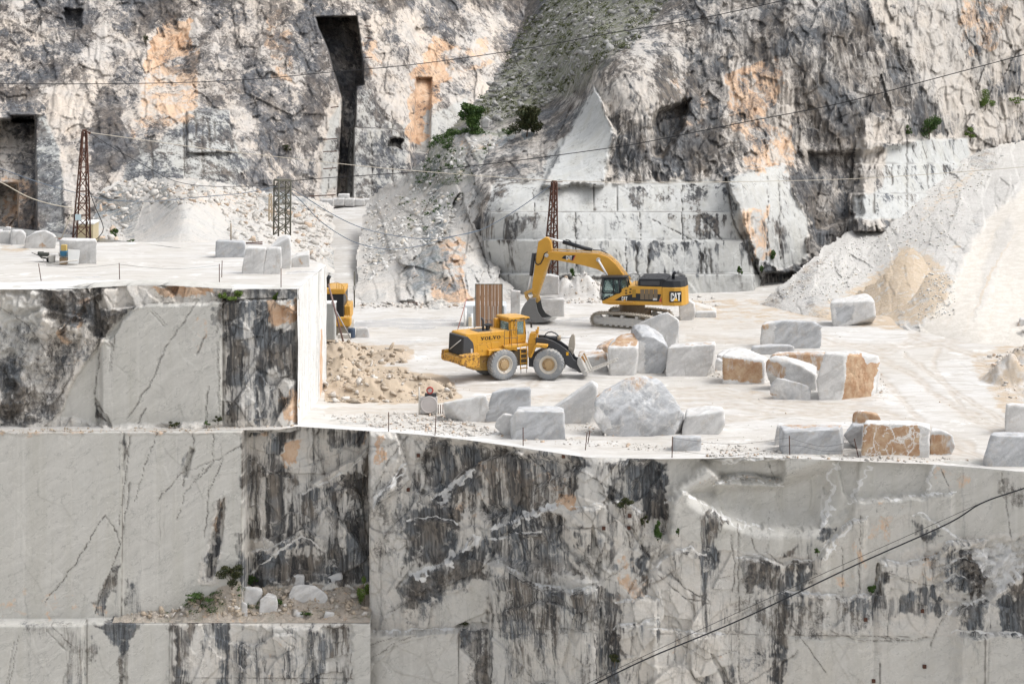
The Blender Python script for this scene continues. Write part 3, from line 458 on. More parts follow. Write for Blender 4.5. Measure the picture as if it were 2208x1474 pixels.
sheet_flat('pit_floor', [(-140, 40, -21), (140, 40, -21), (140, 128, -21), (-140, 128, -21)], FLOOR, 'pale lower pit floor below the sawn walls', 40)
sheet_flat('valley_ground', [(-600, -300, -24), (600, -300, -24), (600, 700, -24), (-600, 700, -24)], FLOOR, 'broad pale ground under the whole quarry', 40, .6)
# =============================================================== sawn quarry walls in front
WALL = rock_mat('sawn_marble_wall', (.67, .62, .555), (.61, .595, .565), (.4752, .463, .43), (.026, .027, .030), (.185, .183, .178), 1.25, .5, 1.9, net=.65, scrub=((.74, .735, .72), (.66, .65, .63)), lip=True)  # scrub pair here is the white of ledge lips, caught light in colour
def ledge_fn(u, v, line, amp, fade):
    l = np.asarray(line, float); k = np.nonzero((u > l[0, 0]) & (u < l[-1, 0]))[0]
    t = v[k] - np.interp(u[k], l[:, 0], l[:, 1]); fade *= 2.2; o = np.where(t > 0, -amp * np.exp(-np.maximum(t, 0) / fade), 0) * np.minimum(1, np.minimum(u[k] - l[0, 0], l[-1, 0] - u[k]) / 12)
    r = np.zeros(u.shape); r[k] = o; return r
def pts_in(u, v, pts, s=2.0, jit=0, seed=5):
    if jit: u, v = u + fbm2(u / 25, v / 25, 3, .5, seed) * jit, v + fbm2(u / 25 + 3, v / 25, 3, .5, seed + 1) * jit
    r = np.zeros(u.shape); k = local(u, v, pts, s * 3 + jit)
    if len(k): r[k] = sst(-s, s, poly_sd(u[k], v[k], pts))
    return r
LEDGES = [([(800, 1090), (830, 1050), (872, 1000)], .5, 40), ([(860, 1262), (890, 1240), (950, 1215), (1000, 1180), (1020, 1150)], 1.0, 40), ([(930, 1078), (970, 1050), (1020, 1012)], .5, 30), ([(880, 1122), (940, 1112), (985, 1130)], .5, 25), ([(1056, 1142), (1120, 1118), (1180, 1092), (1210, 1085)], .8, 50), ([(1058, 1165), (1110, 1150), (1165, 1148)], .4, 25), ([(1220, 1098), (1290, 1085), (1345, 1078), (1388, 1105)], .9, 45), ([(1050, 1216), (1075, 1208), (1110, 1232), (1160, 1262), (1230, 1270), (1295, 1258)], 1.5, 200),
 ([(750, 1362), (990, 1355), (1055, 1352)], 1.0, 300), ([(1435, 1082), (1470, 1060), (1520, 1085), (1560, 1112), (1640, 1136), (1765, 1140), (1790, 1110)], .9, 60), ([(1590, 1200), (1640, 1198), (1680, 1212), (1752, 1206)], .7, 50), ([(1752, 1206), (1790, 1165), (1832, 1122), (1870, 1116)], .7, 60), ([(1830, 1082), (1900, 1076), (2000, 1068), (2060, 1062)], .5, 60), ([(1682, 1276), (1760, 1278), (1830, 1288), (1885, 1276)], .7, 70), ([(1885, 1276), (1898, 1208), (1950, 1212), (2024, 1196), (2040, 1166), (2130, 1164)], .8, 80),
 ([(2046, 1322), (2080, 1302), (2120, 1292), (2150, 1268), (2208, 1228), (2300, 1190)], .9, 60), ([(2056, 1362), (2140, 1362), (2208, 1368), (2400, 1372)], .7, 300), ([(1540, 1045), (1600, 1030), (1640, 1036), (1688, 1048)], .8, 30), ([(1560, 1000), (1600, 990), (1690, 990)], .3, 20), ([(1970, 1110), (1982, 1104), (2050, 1150), (2090, 1168)], .35, 30), ([(2010, 1262), (2060, 1240), (2110, 1250), (2160, 1210)], .5, 20), ([(2030, 1225), (2080, 1200), (2120, 1220)], .5, 20), ([(2060, 1190), (2100, 1180), (2140, 1210), (2190, 1190)], .5, 20),
 ([(1405, 1230), (1450, 1190), (1490, 1180), (1520, 1200)], .5, 40), ([(1400, 1355), (1500, 1362), (1560, 1368)], .5, 80), ([(1300, 1395), (1330, 1345), (1390, 1340), (1420, 1330)], .6, 50), ([(1330, 1300), (1380, 1285), (1420, 1290)], .5, 30)]
def relief_right(u, v):
    r = np.zeros(u.shape); jv = v + fbm2(u / 30, v / 30, 3, .55, 77) * 6; ju = u + fbm2(u / 30 + 2, v / 30, 3, .55, 78) * 5
    for ln, a, f in LEDGES: r += ledge_fn(ju, jv, ln, a * .7, f)
    r += 1.4 * pts_in(u, v, [(1560, 1046), (1690, 1046), (1790, 1010), (1795, 1070), (1762, 1132), (1640, 1132), (1560, 1108), (1500, 1070)], 26)      # hollow shell-shaped scoop
    r += 1.0 * pts_in(u, v, [(1520, 1000), (1690, 994), (1690, 1046), (1560, 1040)], 6, 6)
    r += .8 * pts_in(u, v, [(1420, 980), (1560, 980), (1450, 1060), (1440, 1160), (1390, 1140), (1360, 1060)], 10, 8)
    r += .5 * pts_in(u, v, [(1800, 980), (2010, 985), (1995, 1070), (1830, 1080)], 4, 5) + .35 * pts_in(u, v, [(1800, 995), (1860, 995), (1840, 1100), (1770, 1140)], 4, 5)
    r += .7 * pts_in(u, v, [(1180, 990), (1260, 1000), (1230, 1080), (1060, 1120), (960, 1090), (900, 1000), (940, 950)], 14, 8)
    r += .9 * pts_in(u, v, [(1885, 1280), (1893, 1215), (1900, 1212), (1900, 1280)], 2, 2)
    r -= .5 * pts_in(u, v, [(797, 930), (870, 945), (850, 1050), (800, 1100)], 6, 6)
    r += .6 * pts_in(u, v, [(2000, 1190), (2208, 1160), (2208, 1220), (2100, 1300), (2030, 1310)], 10, 10) * (.5 + fbm2(u / 22 + v / 40, v / 16, 3, .5, 88) * .7)
    r += .5 * pts_in(u, v, [(1055, 1100), (1200, 1100), (1290, 1250), (1060, 1205)], 8, 6)
    return r
SP_R = dict(dark0=.12, streak0=.45, warp=17,
 dark=[(.46, [(800, 930), (1000, 945), (1050, 1140), (1050, 1350), (800, 1350)]), (.30, [(800, 930), (910, 950), (900, 1040), (830, 1090), (800, 1200)]), (.80, [(915, 950), (1010, 955), (1000, 1060), (930, 1080)]), (.66, [(1000, 955), (1270, 985), (1230, 1080), (1080, 1130), (1000, 1100)]), (.92, [(1010, 955), (1030, 955), (1040, 1060), (1010, 1060)]), (.92, [(1120, 970), (1145, 980), (1140, 1110), (1118, 1110)]), (.85, [(1090, 970), (1105, 970), (1100, 1080), (1088, 1080)]),
       (.94, [(872, 1110), (960, 1085), (1010, 1100), (1000, 1150), (960, 1200), (880, 1225)]), (.88, [(960, 1215), (1050, 1150), (1050, 1255), (960, 1260)]), (.74, [(870, 1250), (960, 1230), (940, 1300), (860, 1310)]), (.18, [(930, 1290), (1050, 1255), (1050, 1345), (930, 1345)]), (.25, [(800, 1200), (860, 1200), (850, 1340), (800, 1340)]),
       (.62, [(1056, 1130), (1200, 1100), (1250, 1240), (1160, 1250), (1060, 1200)]), (.78, [(1060, 1140), (1110, 1130), (1100, 1200), (1062, 1200)]), (.72, [(1140, 1180), (1210, 1100), (1230, 1200), (1170, 1230)]), (.60, [(1054, 1220), (1290, 1275), (1280, 1470), (1054, 1480)]), (.78, [(1060, 1240), (1110, 1250), (1100, 1350), (1060, 1340)]), (.8, [(1080, 1360), (1115, 1360), (1110, 1430), (1085, 1420)]), (.66, [(1000, 1360), (1060, 1360), (1060, 1600), (1000, 1600)]), (.45, [(1060, 1370), (1280, 1370), (1280, 1700), (1060, 1700)]),
       (.78, [(1290, 990), (1430, 990), (1440, 1120), (1390, 1140), (1300, 1060)]), (.35, [(1290, 1000), (1340, 1000), (1330, 1060), (1290, 1050)]), (.30, [(1230, 1090), (1390, 1085), (1400, 1180), (1330, 1190), (1240, 1130)]), (.58, [(1230, 1120), (1330, 1180), (1340, 1240), (1250, 1220)]), (.18, [(1330, 1190), (1400, 1180), (1400, 1310), (1330, 1300)]), (.72, [(1380, 1180), (1400, 1180), (1395, 1290), (1375, 1290)]), (.62, [(1290, 1280), (1330, 1280), (1340, 1480), (1290, 1480)]), (.7, [(1310, 1350), (1335, 1350), (1330, 1440), (1308, 1440)]),
       (.40, [(1420, 1120), (1560, 1100), (1590, 1480), (1420, 1480)]), (.86, [(1530, 1105), (1560, 1115), (1548, 1215), (1528, 1215)]), (.62, [(1590, 1220), (1680, 1205), (1690, 1270), (1600, 1280)]), (.84, [(1672, 1285), (1700, 1285), (1692, 1480), (1664, 1480)]), (.80, [(1690, 1225), (1720, 1215), (1700, 1290), (1672, 1290)]), (.80, [(1722, 1215), (1750, 1212), (1740, 1270), (1720, 1268)]), (.86, [(1690, 1180), (1710, 1175), (1708, 1205), (1690, 1205)]),
       (.42, [(1580, 1280), (1680, 1285), (1670, 1480), (1580, 1480)]), (.38, [(1700, 1290), (1890, 1290), (1960, 1370), (1700, 1380)]), (.74, [(1895, 1235), (1920, 1230), (1920, 1310), (1880, 1310)]), (.64, [(1900, 1290), (2020, 1262), (2040, 1330), (1920, 1330)]), (.80, [(2150, 1290), (2208, 1240), (2400, 1200), (2400, 1370), (2160, 1360)]), (.55, [(2060, 1310), (2150, 1290), (2150, 1360), (2060, 1360)]), (.10, [(1470, 995), (2208, 1010), (2208, 1120), (1880, 1110), (1780, 1060), (1640, 1130), (1510, 1080)]), (.12, [(1770, 1130), (1860, 1130), (1900, 1210), (1890, 1270), (1770, 1270)]), (.58, [(1975, 1118), (2030, 1150), (2010, 1165), (1968, 1150)]), (.5, [(2150, 1030), (2208, 1040), (2208, 1100), (2160, 1080)]), (.52, [(2040, 1180), (2140, 1190), (2120, 1280), (2040, 1260)]), (.8, [(1770, 1140), (1800, 1125), (1790, 1160), (1775, 1165)]),
       (.08, [(755, 1362), (985, 1358), (985, 1700), (755, 1700)]), (.14, [(1960, 1380), (2208, 1370), (2208, 1700), (1960, 1700)])],
 orange=[(.62, [(797, 945), (835, 935), (830, 990), (800, 1010)]), (.72, [(1205, 1075), (1225, 1050), (1245, 1060), (1240, 1100), (1208, 1098)]), (.42, [(1010, 990), (1230, 1010), (1200, 1090), (1040, 1100)]), (.44, [(1330, 1200), (1405, 1190), (1400, 1300), (1330, 1300)]), (.40, [(940, 1090), (1050, 1060), (1040, 1140)]), (.36, [(1820, 1100), (1960, 1080), (1960, 1220), (1800, 1300), (1780, 1200)]), (.36, [(2000, 1000), (2100, 1010), (2080, 1060), (2010, 1060)]), (.40, [(1440, 1360), (1560, 1360), (1560, 1440), (1440, 1420)]), (.36, [(1950, 1210), (2080, 1180), (2040, 1260), (1950, 1270)])],
 clean0=.25, clean=[(.9, [(1440, 985), (2400, 1000), (2400, 1130), (2050, 1160), (1900, 1200), (1760, 1200), (1600, 1190), (1440, 1150)]), (.75, [(1700, 1370), (2400, 1370), (2400, 1700), (1700, 1700)]), (.8, [(750, 1362), (990, 1358), (990, 1700), (750, 1700)]), (.7, [(1770, 1130), (1990, 1100), (1900, 1210), (1890, 1275), (1770, 1270)]), (.7, [(940, 1290), (1050, 1262), (1050, 1345), (940, 1345)]), (.45, [(1054, 1220), (1290, 1270), (1280, 1700), (1054, 1700)])],
 streak=[(.95, [(900, 940), (1280, 985), (1420, 985), (1440, 1150), (1330, 1200), (1060, 1200), (880, 1230)]), (.95, [(1054, 1220), (1300, 1260), (1420, 1110), (1590, 1100), (1580, 1700), (1054, 1700)]), (.9, [(1660, 1170), (1760, 1170), (1720, 1700), (1650, 1700)]), (.9, [(1880, 1200), (2400, 1180), (2400, 1380), (1880, 1380)])],
 veg_lip=[(.8, [(1795, 995), (1802, 995), (1800, 1060), (1785, 1110), (1768, 1140), (1760, 1138), (1788, 1070)], 3), (.8, [(2008, 1000), (2016, 1000), (2010, 1040), (2000, 1066), (1996, 1062)], 3), (.75, [(1872, 1008), (1880, 1010), (1862, 1040), (1835, 1078), (1830, 1074)], 3), (.75, [(1765, 1205), (1800, 1165), (1835, 1122), (1850, 1122), (1806, 1172), (1775, 1206)], 3), (.55, [(2080, 1180), (2170, 1170), (2208, 1230), (2150, 1262), (2110, 1230)], 8), (.6, [(2140, 1262), (2208, 1220), (2208, 1232), (2150, 1275)], 4), (.7, [(1886, 1280), (1898, 1210), (1906, 1212), (1894, 1285)], 3), (.7, [(880, 1240), (960, 1206), (1020, 1150), (1026, 1158), (965, 1216), (884, 1252)], 4), (.6, [(930, 1078), (1020, 1008), (1028, 1014), (940, 1086)], 3), (.6, [(1056, 1140), (1200, 1080), (1204, 1090), (1060, 1152)], 4), (.6, [(800, 1085), (835, 1040), (880, 1000), (884, 1010), (830, 1062), (800, 1105)], 4), (.5, [(1500, 1080), (1560, 1112), (1640, 1134), (1700, 1138), (1640, 1142), (1550, 1120)], 3)],  # white seams and fresh rock, plus ledge lips with their light painted in
 rough=[(.35, [(1440, 985), (2400, 1000), (2400, 1480), (1580, 1480), (1440, 1200)])],
 crack=[([(1053, 1100), (1053, 1350)], 1.2, 1), ([(797, 930), (798, 1350)], 1.4, 1), ([(1420, 1366), (1600, 1366), (1960, 1372)], 1.2, 1), ([(1592, 1130), (1594, 1480)], 1.6), ([(1672, 1290), (1670, 1480)], 1.6), ([(1816, 1180), (1818, 1360)], 1.0), ([(1856, 1110), (1852, 1280)], 1.4), ([(2125, 1370), (2124, 1480)], 3.4, 1), ([(1897, 1430), (1897, 1480)], 2.6, 1), ([(990, 1356), (988, 1480)], 1.5, 1), ([(1060, 1352), (1290, 1358)], 1), ([(800, 1420), (860, 1380), (940, 1362)], 1.3), ([(760, 1400), (800, 1390), (870, 1365)], 1.3),
        ([(1345, 1305), (1380, 1220), (1410, 1180)], 1.4), ([(1420, 1200), (1440, 1100), (1425, 1040)], 1.4), ([(1205, 1075), (1245, 1000)], 2.0), ([(1240, 1010), (1300, 1040), (1390, 1105)], 1.2), ([(830, 1000), (880, 940)], 1.8), ([(800, 1080), (830, 1010)], 1.2), ([(820, 1330), (960, 1250), (1020, 1180)], 1.3), ([(1300, 1420), (1340, 1330)], 1.8), ([(1600, 1480), (1700, 1420), (1720, 1400)], 2.0), ([(1700, 1340), (1740, 1390), (1780, 1450)], 1.0), ([(1790, 1360), (1850, 1380), (1960, 1380)], 1.4), ([(1420, 1240), (1480, 1290), (1530, 1300)], 1.2), ([(2160, 1020), (2180, 1160)], 1.3), ([(1660, 1100), (1652, 1190), (1690, 1215)], 1.0), ([(1580, 1280), (1585, 1220), (1575, 1150)], 1.2), ([(1616, 1137), (1622, 1170), (1634, 1192)], 1.1), ([(1437, 1225), (1480, 1270), (1528, 1295)], 1.2), ([(1540, 1247), (1590, 1237)], 1.0), ([(1900, 1230), (1960, 1250), (2022, 1266)], 1.3), ([(1685, 1300), (1740, 1312), (1773, 1328)], 1.2), ([(2044, 1317), (2020, 1355), (2004, 1390)], 1.4), ([(2000, 1372), (1960, 1380), (1900, 1372)], 1.2), ([(1100, 1110), (1140, 1200), (1130, 1260)], 1.1), ([(1290, 1060), (1340, 1090), (1360, 1180)], 1.1), ([(850, 1090), (880, 1180), (860, 1260)], 1.1), ([(1300, 1250), (1420, 1180)], 1.3), ([(1060, 1130), (1160, 1060), (1230, 1010)], 1.3), ([(1460, 1380), (1520, 1420), (1600, 1400)], 1.2), ([(2030, 1010), (2050, 1060)], 1.2), ([(1660, 1000), (1672, 1046)], 1.1)])
_st = 2.15 / QUALITY
Ywall = lambda u: 25.6 * F / (np.interp(u, EX, EY) - HY)
US_R = np.arange(796, 2420, _st)
def vs_wall(v0, v1): return np.arange(v0, v1, _st)
def z_grid_wall(name, us, Y0f, z_top, z_bot, *a, **k):
    """rows at equal heights so that the top edge stays level"""
    zz = np.arange(z_top, z_bot, -_st * 116 / F)
    Ym = Y0f(us); u, z = np.meshgrid(us, zz); Yg = np.broadcast_to(Ym, z.shape)
    return u.ravel(), (HY + F * (H - z) / Yg).ravel(), len(us), len(zz)
def wall_z(name, us, Y0f, z_top, z_bot, relief_f, sp, seed, amp, label, top=None, mat=None, drips=()):
    u, v, nu, nv = z_grid_wall(name, us, Y0f, z_top, z_bot); Y0 = Y0f(u); X = (u - CX) * Y0 / F; Z = H - (v - HY) * Y0 / F; capped = np.zeros(u.shape, bool)
    if callable(top): capped = Z >= top(u) - .02; Z = Z - np.maximum(0, Z - top(u))
    ch = channels(u, v, sp, seed); h, r1, r2, r3, e2 = rock_relief(X, Z, seed + 100, *amp, aniso=.7)
    pw = fbm2(X / 4, Z / 4, 2, .5, seed + 31) * .9; p1, q1, g1 = facets2((X + pw + Z * .25) / 3.4, (Z * .75 + pw) / 3.4, seed + 33, .25); p2, q2, g2 = facets2((X - Z * .2) / 1.3, Z * .8 / 1.3, seed + 35, .3)
    h = h + p1 * .5 + p2 * .16; jn = np.maximum(np.exp(-(g1 / .02) ** 2) * sst(-.1, .3, fbm2(X / 3, Z / 3, 3, .5, seed + 37)), np.exp(-(g2 / .035) ** 2) * .8 * sst(.1, .4, fbm2(X / 2, Z / 2, 3, .5, seed + 39)))
    Y = Y0 + relief_f(u, v) + h * ch['rough'] * (1 - .96 * ch['clean']) * sst(0, .5, z_top - Z + .12) + ch['crack'] * .10
    px, py = proj(X, Y, Z); c2 = channels(px, py, sp, seed); c2['crack'] = np.maximum(c2['crack'], jn * .8 * c2['rough'] * (1 - .9 * c2['clean']))
    c2['dark'] = c2['dark'] + .26 * fbm2(px / 55, py / 95, 4, .6, seed + 91) * (1 - .75 * c2['clean'])
    for ln in drips: f_, b_ = drip(px, py, ln, seed); c2['dark'] = c2['dark'] + b_ * .34 * (1 - .6 * c2['clean']) - f_ * .75 * np.clip(c2['dark'] - .1, 0, 1); c2['veg_lip'] = np.maximum(c2['veg_lip'], np.clip(f_ * .95, 0, .8))  # whitens ledge lips: fresh break plus light painted on the top edge
    c2['dark'][capped] = 0; c2['clean'][capped] = 1; c2['crack'][capped] = 0; c2['orange'][capped] = 0; Y = np.where(capped, np.minimum(Y, Y0 + .05), Y)
    dk = c2['dark'] + ((r1 - .5) * .10 + (r2 - .5) * .16 + (r3 - .5) * .08) * (1 - c2['clean'])
    V = np.stack([X, Y, Z], -1); m1 = [dk, c2['orange'], c2['clean']]; m2 = [c2['crack'], c2['streak'], c2['veg_lip']]; fc = grid_faces(nu, nv)
    row = np.arange(nu); Vt = V[row].copy(); Vt[:, 1] += 3.0; Vt[:, 2] -= .05; n0 = len(V); V = np.r_[V, Vt]
    fc = np.r_[fc, np.stack([row[:-1], row[1:], n0 + row[1:], n0 + row[:-1]], -1)]
    one = np.zeros(nu); m1 = [np.r_[m1[0], one], np.r_[m1[1], one], np.r_[m1[2], one + 1]]; m2 = [np.r_[a, one] for a in m2]
    return tag(mesh_np(name, V, fc, mat or WALL, attrs={'m1': m1, 'm2': m2}), label, None, None, 'structure')
wall_z('rock_wall', US_R, Ywall, -.01, -20.5, relief_right, SP_R, 211, (.55, .55, .22), 'stained sawn marble wall dropping from the yard edge', drips=[l for l, a, f in LEDGES])

# ---- left: two big pale sawn slabs, the dark recessed slab, the rubble shelf and the lower row of blocks
Yl = lambda u: 0 * u + 121.2
def relief_left(u, v):
    dark = pts_in(u, v, [(523, 880), (860, 880), (860, 1500), (523, 1500)], 1.0)
    r = 2.6 * dark
    lv = np.interp(u, [-400, 190, 300, 400, 480, 560, 760, 800], [1338, 1334, 1326, 1318, 1300, 1296, 1292, 1292])
    shelf = sst(0, 1, v - np.interp(u, [-400, 180, 200, 800], [1334, 1334, 1333, 1333]))
    r = r * (1 - shelf) - shelf * (.9 + .25 * pts_in(u, v, [(-500, 1300), (188, 1300), (188, 1800), (-500, 1800)], 1.0))
    jv = v + fbm2(u / 30, v / 30, 3, .55, 177) * 5
    for ln, a, f in [([(655, 1062), (700, 1040), (760, 1005), (797, 975)], .6, 50), ([(540, 1235), (600, 1190), (650, 1155), (700, 1185)], .6, 40), ([(523, 1190), (570, 1185), (610, 1170)], .4, 20), ([(500, 1375), (560, 1378), (600, 1350), (640, 1350)], .3, 30)]: r += ledge_fn(u, jv, ln, a, f)
    r += .5 * pts_in(u, v, [(440, 1250), (462, 1120), (485, 1075), (480, 1150), (458, 1250)], 2, 5) + .3 * pts_in(u, v, [(392, 1030), (408, 965), (418, 970), (402, 1030)], 2, 3)
    r += .12 * pts_in(u, v, [(265, 900), (522, 900), (522, 1330), (265, 1330)], 1)
    r += .5 * pts_in(u, v, [(700, 1340), (760, 1340), (760, 1700), (740, 1700)], 8, 6)
    return r
SP_L = dict(dark0=.10, streak0=.7, warp=13, clean0=.95,
 clean=[(.15, [(523, 880), (860, 880), (860, 1333), (523, 1333)]), (.25, [(370, 1336), (760, 1336), (760, 1700), (370, 1700)]), (.1, [(425, 1260), (465, 1090), (490, 1070), (482, 1150), (470, 1260)]), (.3, [(-500, 905), (640, 905), (640, 932), (-500, 940)])],
 dark=[(.80, [(523, 915), (640, 915), (800, 930), (800, 1260), (523, 1260)]), (.25, [(640, 925), (800, 928), (797, 985), (690, 1040), (655, 1062), (625, 1010), (600, 990)]), (.74, [(690, 932), (797, 930), (795, 955), (720, 965)]), (.40, [(528, 925), (575, 930), (560, 1000), (535, 990)]), (.22, [(525, 1160), (560, 1165), (610, 1178), (600, 1195), (525, 1192)]), (.30, [(655, 1060), (797, 975), (797, 995), (670, 1070)], 5), (.35, [(640, 1160), (700, 1185), (690, 1200), (600, 1200)], 5), (.55, [(620, 1040), (760, 1060), (740, 1200), (640, 1150)]),
       (.74, [(438, 1255), (466, 1090), (488, 1072), (480, 1145), (462, 1250)]), (.8, [(392, 1030), (408, 965), (418, 970), (402, 1030)]), (.8, [(505, 1250), (510, 1150), (521, 1150), (521, 1250)]), (.6, [(262, 940), (272, 940), (270, 1010), (262, 1010)]), (.5, [(265, 1250), (300, 1250), (290, 1310), (265, 1310)]), (.55, [(200, 1300), (240, 1220), (252, 1220), (225, 1330)], 4), (.42, [(300, 1180), (310, 1180), (310, 1310), (296, 1310)]),
       (.86, [(195, 1338), (320, 1338), (300, 1370), (250, 1390), (225, 1362)]), (.62, [(190, 1370), (205, 1365), (208, 1420), (192, 1430)]), (.66, [(255, 1385), (272, 1385), (262, 1500), (248, 1500)], 4), (.74, [(372, 1338), (492, 1338), (492, 1700), (372, 1700)]), (.30, [(400, 1400), (425, 1345), (440, 1345), (430, 1474), (400, 1474)]), (.28, [(455, 1370), (480, 1400), (470, 1474), (440, 1474)]), (.56, [(495, 1380), (640, 1345), (760, 1345), (760, 1700), (495, 1700)]), (.20, [(495, 1340), (610, 1340), (560, 1370), (500, 1376)]), (.22, [(560, 1474), (575, 1400), (600, 1352), (615, 1380), (600, 1430)]), (.25, [(690, 1474), (720, 1420), (735, 1400), (735, 1474)]), (.82, [(745, 1350), (762, 1350), (760, 1700), (740, 1700)]), (.2, [(670, 1345), (705, 1345), (700, 1362), (672, 1360)]), (.38, [(0, 1338), (150, 1338), (188, 1390), (180, 1500), (135, 1480), (150, 1400)])],
 orange=[(.62, [(600, 1010), (620, 950), (660, 925), (640, 990), (620, 1015)]), (.5, [(760, 930), (797, 930), (797, 960), (760, 960)]), (.62, [(452, 1180), (470, 1100), (486, 1078), (478, 1150)]), (.42, [(-500, 905), (640, 905), (640, 932), (-500, 945)]), (.34, [(-500, 1290), (250, 1270), (240, 1335), (-500, 1335)]), (.34, [(560, 1474), (590, 1360), (640, 1360), (600, 1474)])],
 streak=[(1, [(523, 905), (800, 905), (800, 1700), (370, 1700), (370, 1336), (523, 1336)])], rough=[(.5, [(-500, 900), (520, 900), (520, 1700), (-500, 1700)])],
 crack=[([(265, 935), (264, 1130), (262, 1330)], 1.9, 1), ([(522, 915), (520, 1260)], 1.8, 1), ([(188, 1336), (188, 1600)], 2.6, 1), ([(371, 1336), (370, 1600)], 2.2, 1), ([(492, 1340), (491, 1600)], 1.8, 1), ([(98, 1295), (160, 1220), (225, 1110)], 1.1), ([(225, 1110), (250, 1145), (258, 1180), (230, 1250), (205, 1320)], 1.4), ([(415, 935), (418, 970), (405, 1000), (395, 1045)], 1.6), ([(280, 940), (270, 1040), (255, 1130)], 1.2), ([(460, 935), (458, 1000), (420, 1040)], 1.0), ([(480, 990), (450, 1060), (440, 1160)], 1.2), ([(340, 1080), (390, 1020), (470, 990), (520, 960)], 1.0), ([(380, 1120), (400, 1060), (440, 1010)], .8), ([(290, 1080), (320, 980), (345, 920)], .8), ([(370, 1460), (760, 1462)], 1.3, 1), ([(20, 1480), (40, 1370)], 1.3), ([(110, 1345), (160, 1400), (140, 1480)], 1.4), ([(600, 1345), (640, 1380), (630, 1400)], 1.6), ([(-200, 1336), (190, 1336)], 1.4, 1), ([(795, 930), (795, 1250)], 1.6, 1), ([(660, 1360), (700, 1480)], 1.0), ([(280, 1040), (265, 1150), (250, 1200)], 1.6)])
wall_z('slab_wall', np.arange(-330, 802, _st), Yl, -.01, -20.5, relief_left, SP_L, 307, (.5, .4, .14), 'tall pale sawn marble slabs below the bench', drips=[[(655, 1062), (700, 1040), (760, 1005), (797, 975)], [(540, 1235), (600, 1190), (650, 1155), (700, 1185)], [(523, 1190), (570, 1185), (610, 1170)]])

# ---- the upper bench: front wall, sawn right side, pale working floor
BZ = 8.4
YB = lambda u: np.interp(u, [-400, 0, 640], [123.4, 123.2, 123.5])
BTOP = lambda u: 8.4 + .25 * np.exp(-((u - 320) / 130.) ** 2)
def relief_bench(u, v):
    r = np.zeros(u.shape); jv = v + fbm2(u / 30, v / 30, 3, .55, 277) * 5
    for ln, a, f in [([(215, 668), (330, 656), (478, 650), (640, 646)], .8, 400), ([(120, 725), (180, 690), (222, 705), (245, 735)], .35, 10), ([(40, 690), (100, 660), (200, 690)], .4, 40)]: r += ledge_fn(u, jv, ln, a, f)
    r += .45 * pts_in(u, v, [(482, 645), (660, 645), (660, 930), (482, 930)], 1.5) + .5 * pts_in(u, v, [(195, 610), (265, 610), (290, 660), (240, 730), (210, 720)], 3, 4)
    r += .8 * pts_in(u, v, [(0, 620), (200, 620), (180, 730), (90, 900), (0, 900)], 10, 8) * (.3 + fbm2(u / 40, v / 40, 3, .6, 279)) + .3 * pts_in(u, v, [(205, 860), (240, 900), (245, 925), (210, 925)], 3, 3)
    return r
SP_B = dict(dark0=.25, streak0=.4, warp=10, clean0=0,
 clean=[(1, [(270, 668), (330, 655), (482, 648), (482, 910), (240, 915), (130, 900), (165, 810), (225, 735)]), (.6, [(0, 640), (90, 660), (80, 760), (0, 770)])],
 dark=[(.90, [(196, 614), (262, 614), (300, 652), (300, 664), (245, 728), (212, 728), (192, 700)]), (.78, [(90, 616), (205, 614), (195, 690), (150, 705), (100, 690)]), (.42, [(0, 700), (110, 690), (180, 720), (130, 900), (0, 925)]), (.78, [(0, 780), (45, 800), (60, 870), (0, 925)]), (.25, [(0, 625), (85, 625), (70, 690), (0, 690)]), (.22, [(215, 640), (260, 612), (340, 640), (330, 655), (215, 668)]), (.10, [(270, 668), (482, 650), (480, 905), (240, 915), (135, 895), (225, 735)]), (.86, [(482, 650), (585, 648), (575, 705), (640, 715), (640, 840), (600, 905), (486, 905)]), (.42, [(530, 650), (560, 700), (550, 830), (525, 830)]), (.48, [(490, 830), (620, 830), (590, 905), (486, 905)]), (.66, [(460, 618), (645, 625), (645, 648), (460, 646)]), (.3, [(590, 790), (638, 820), (620, 850), (580, 820)]), (.75, [(455, 655), (485, 650), (478, 700), (460, 705)]), (.75, [(205, 862), (225, 890), (242, 920), (212, 900)], 4)],
 orange=[(.74, [(318, 618), (462, 612), (465, 642), (345, 640)]), (.72, [(578, 650), (645, 648), (645, 690), (585, 712), (566, 692)]), (.66, [(596, 850), (645, 832), (645, 920), (610, 912)]), (.55, [(150, 640), (200, 640), (180, 720), (120, 760)]), (.42, [(420, 680), (460, 680), (455, 760), (410, 760)]), (.4, [(140, 700), (220, 720), (160, 790)])],
 streak=[(.95, [(482, 640), (645, 640), (645, 925), (482, 925)]), (.8, [(0, 780), (90, 780), (60, 925), (0, 925)])],
 crack=[([(482, 648), (481, 905)], 2.2, 1), ([(235, 735), (242, 745)], 3), ([(215, 760), (205, 840), (208, 870), (225, 888), (242, 918)], 1.9), ([(275, 900), (330, 820), (360, 745), (400, 690), (425, 650)], 1.4), ([(300, 910), (315, 880)], 1.6), ([(425, 760), (445, 720)], 2), ([(445, 905), (450, 830)], 1.2), ([(330, 668), (360, 700)], .9), ([(470, 700), (476, 900)], 1), ([(250, 720), (240, 800)], 1.2), ([(0, 662), (60, 700), (100, 760)], 1.4), ([(120, 870), (160, 800), (180, 740)], 1.2)])
wall_z('bench_wall', np.arange(-330, 644, _st), YB, BZ + .27, -.4, relief_bench, SP_B, 401, (.5, .42, .16), 'stained front wall of the upper marble bench', top=BTOP)
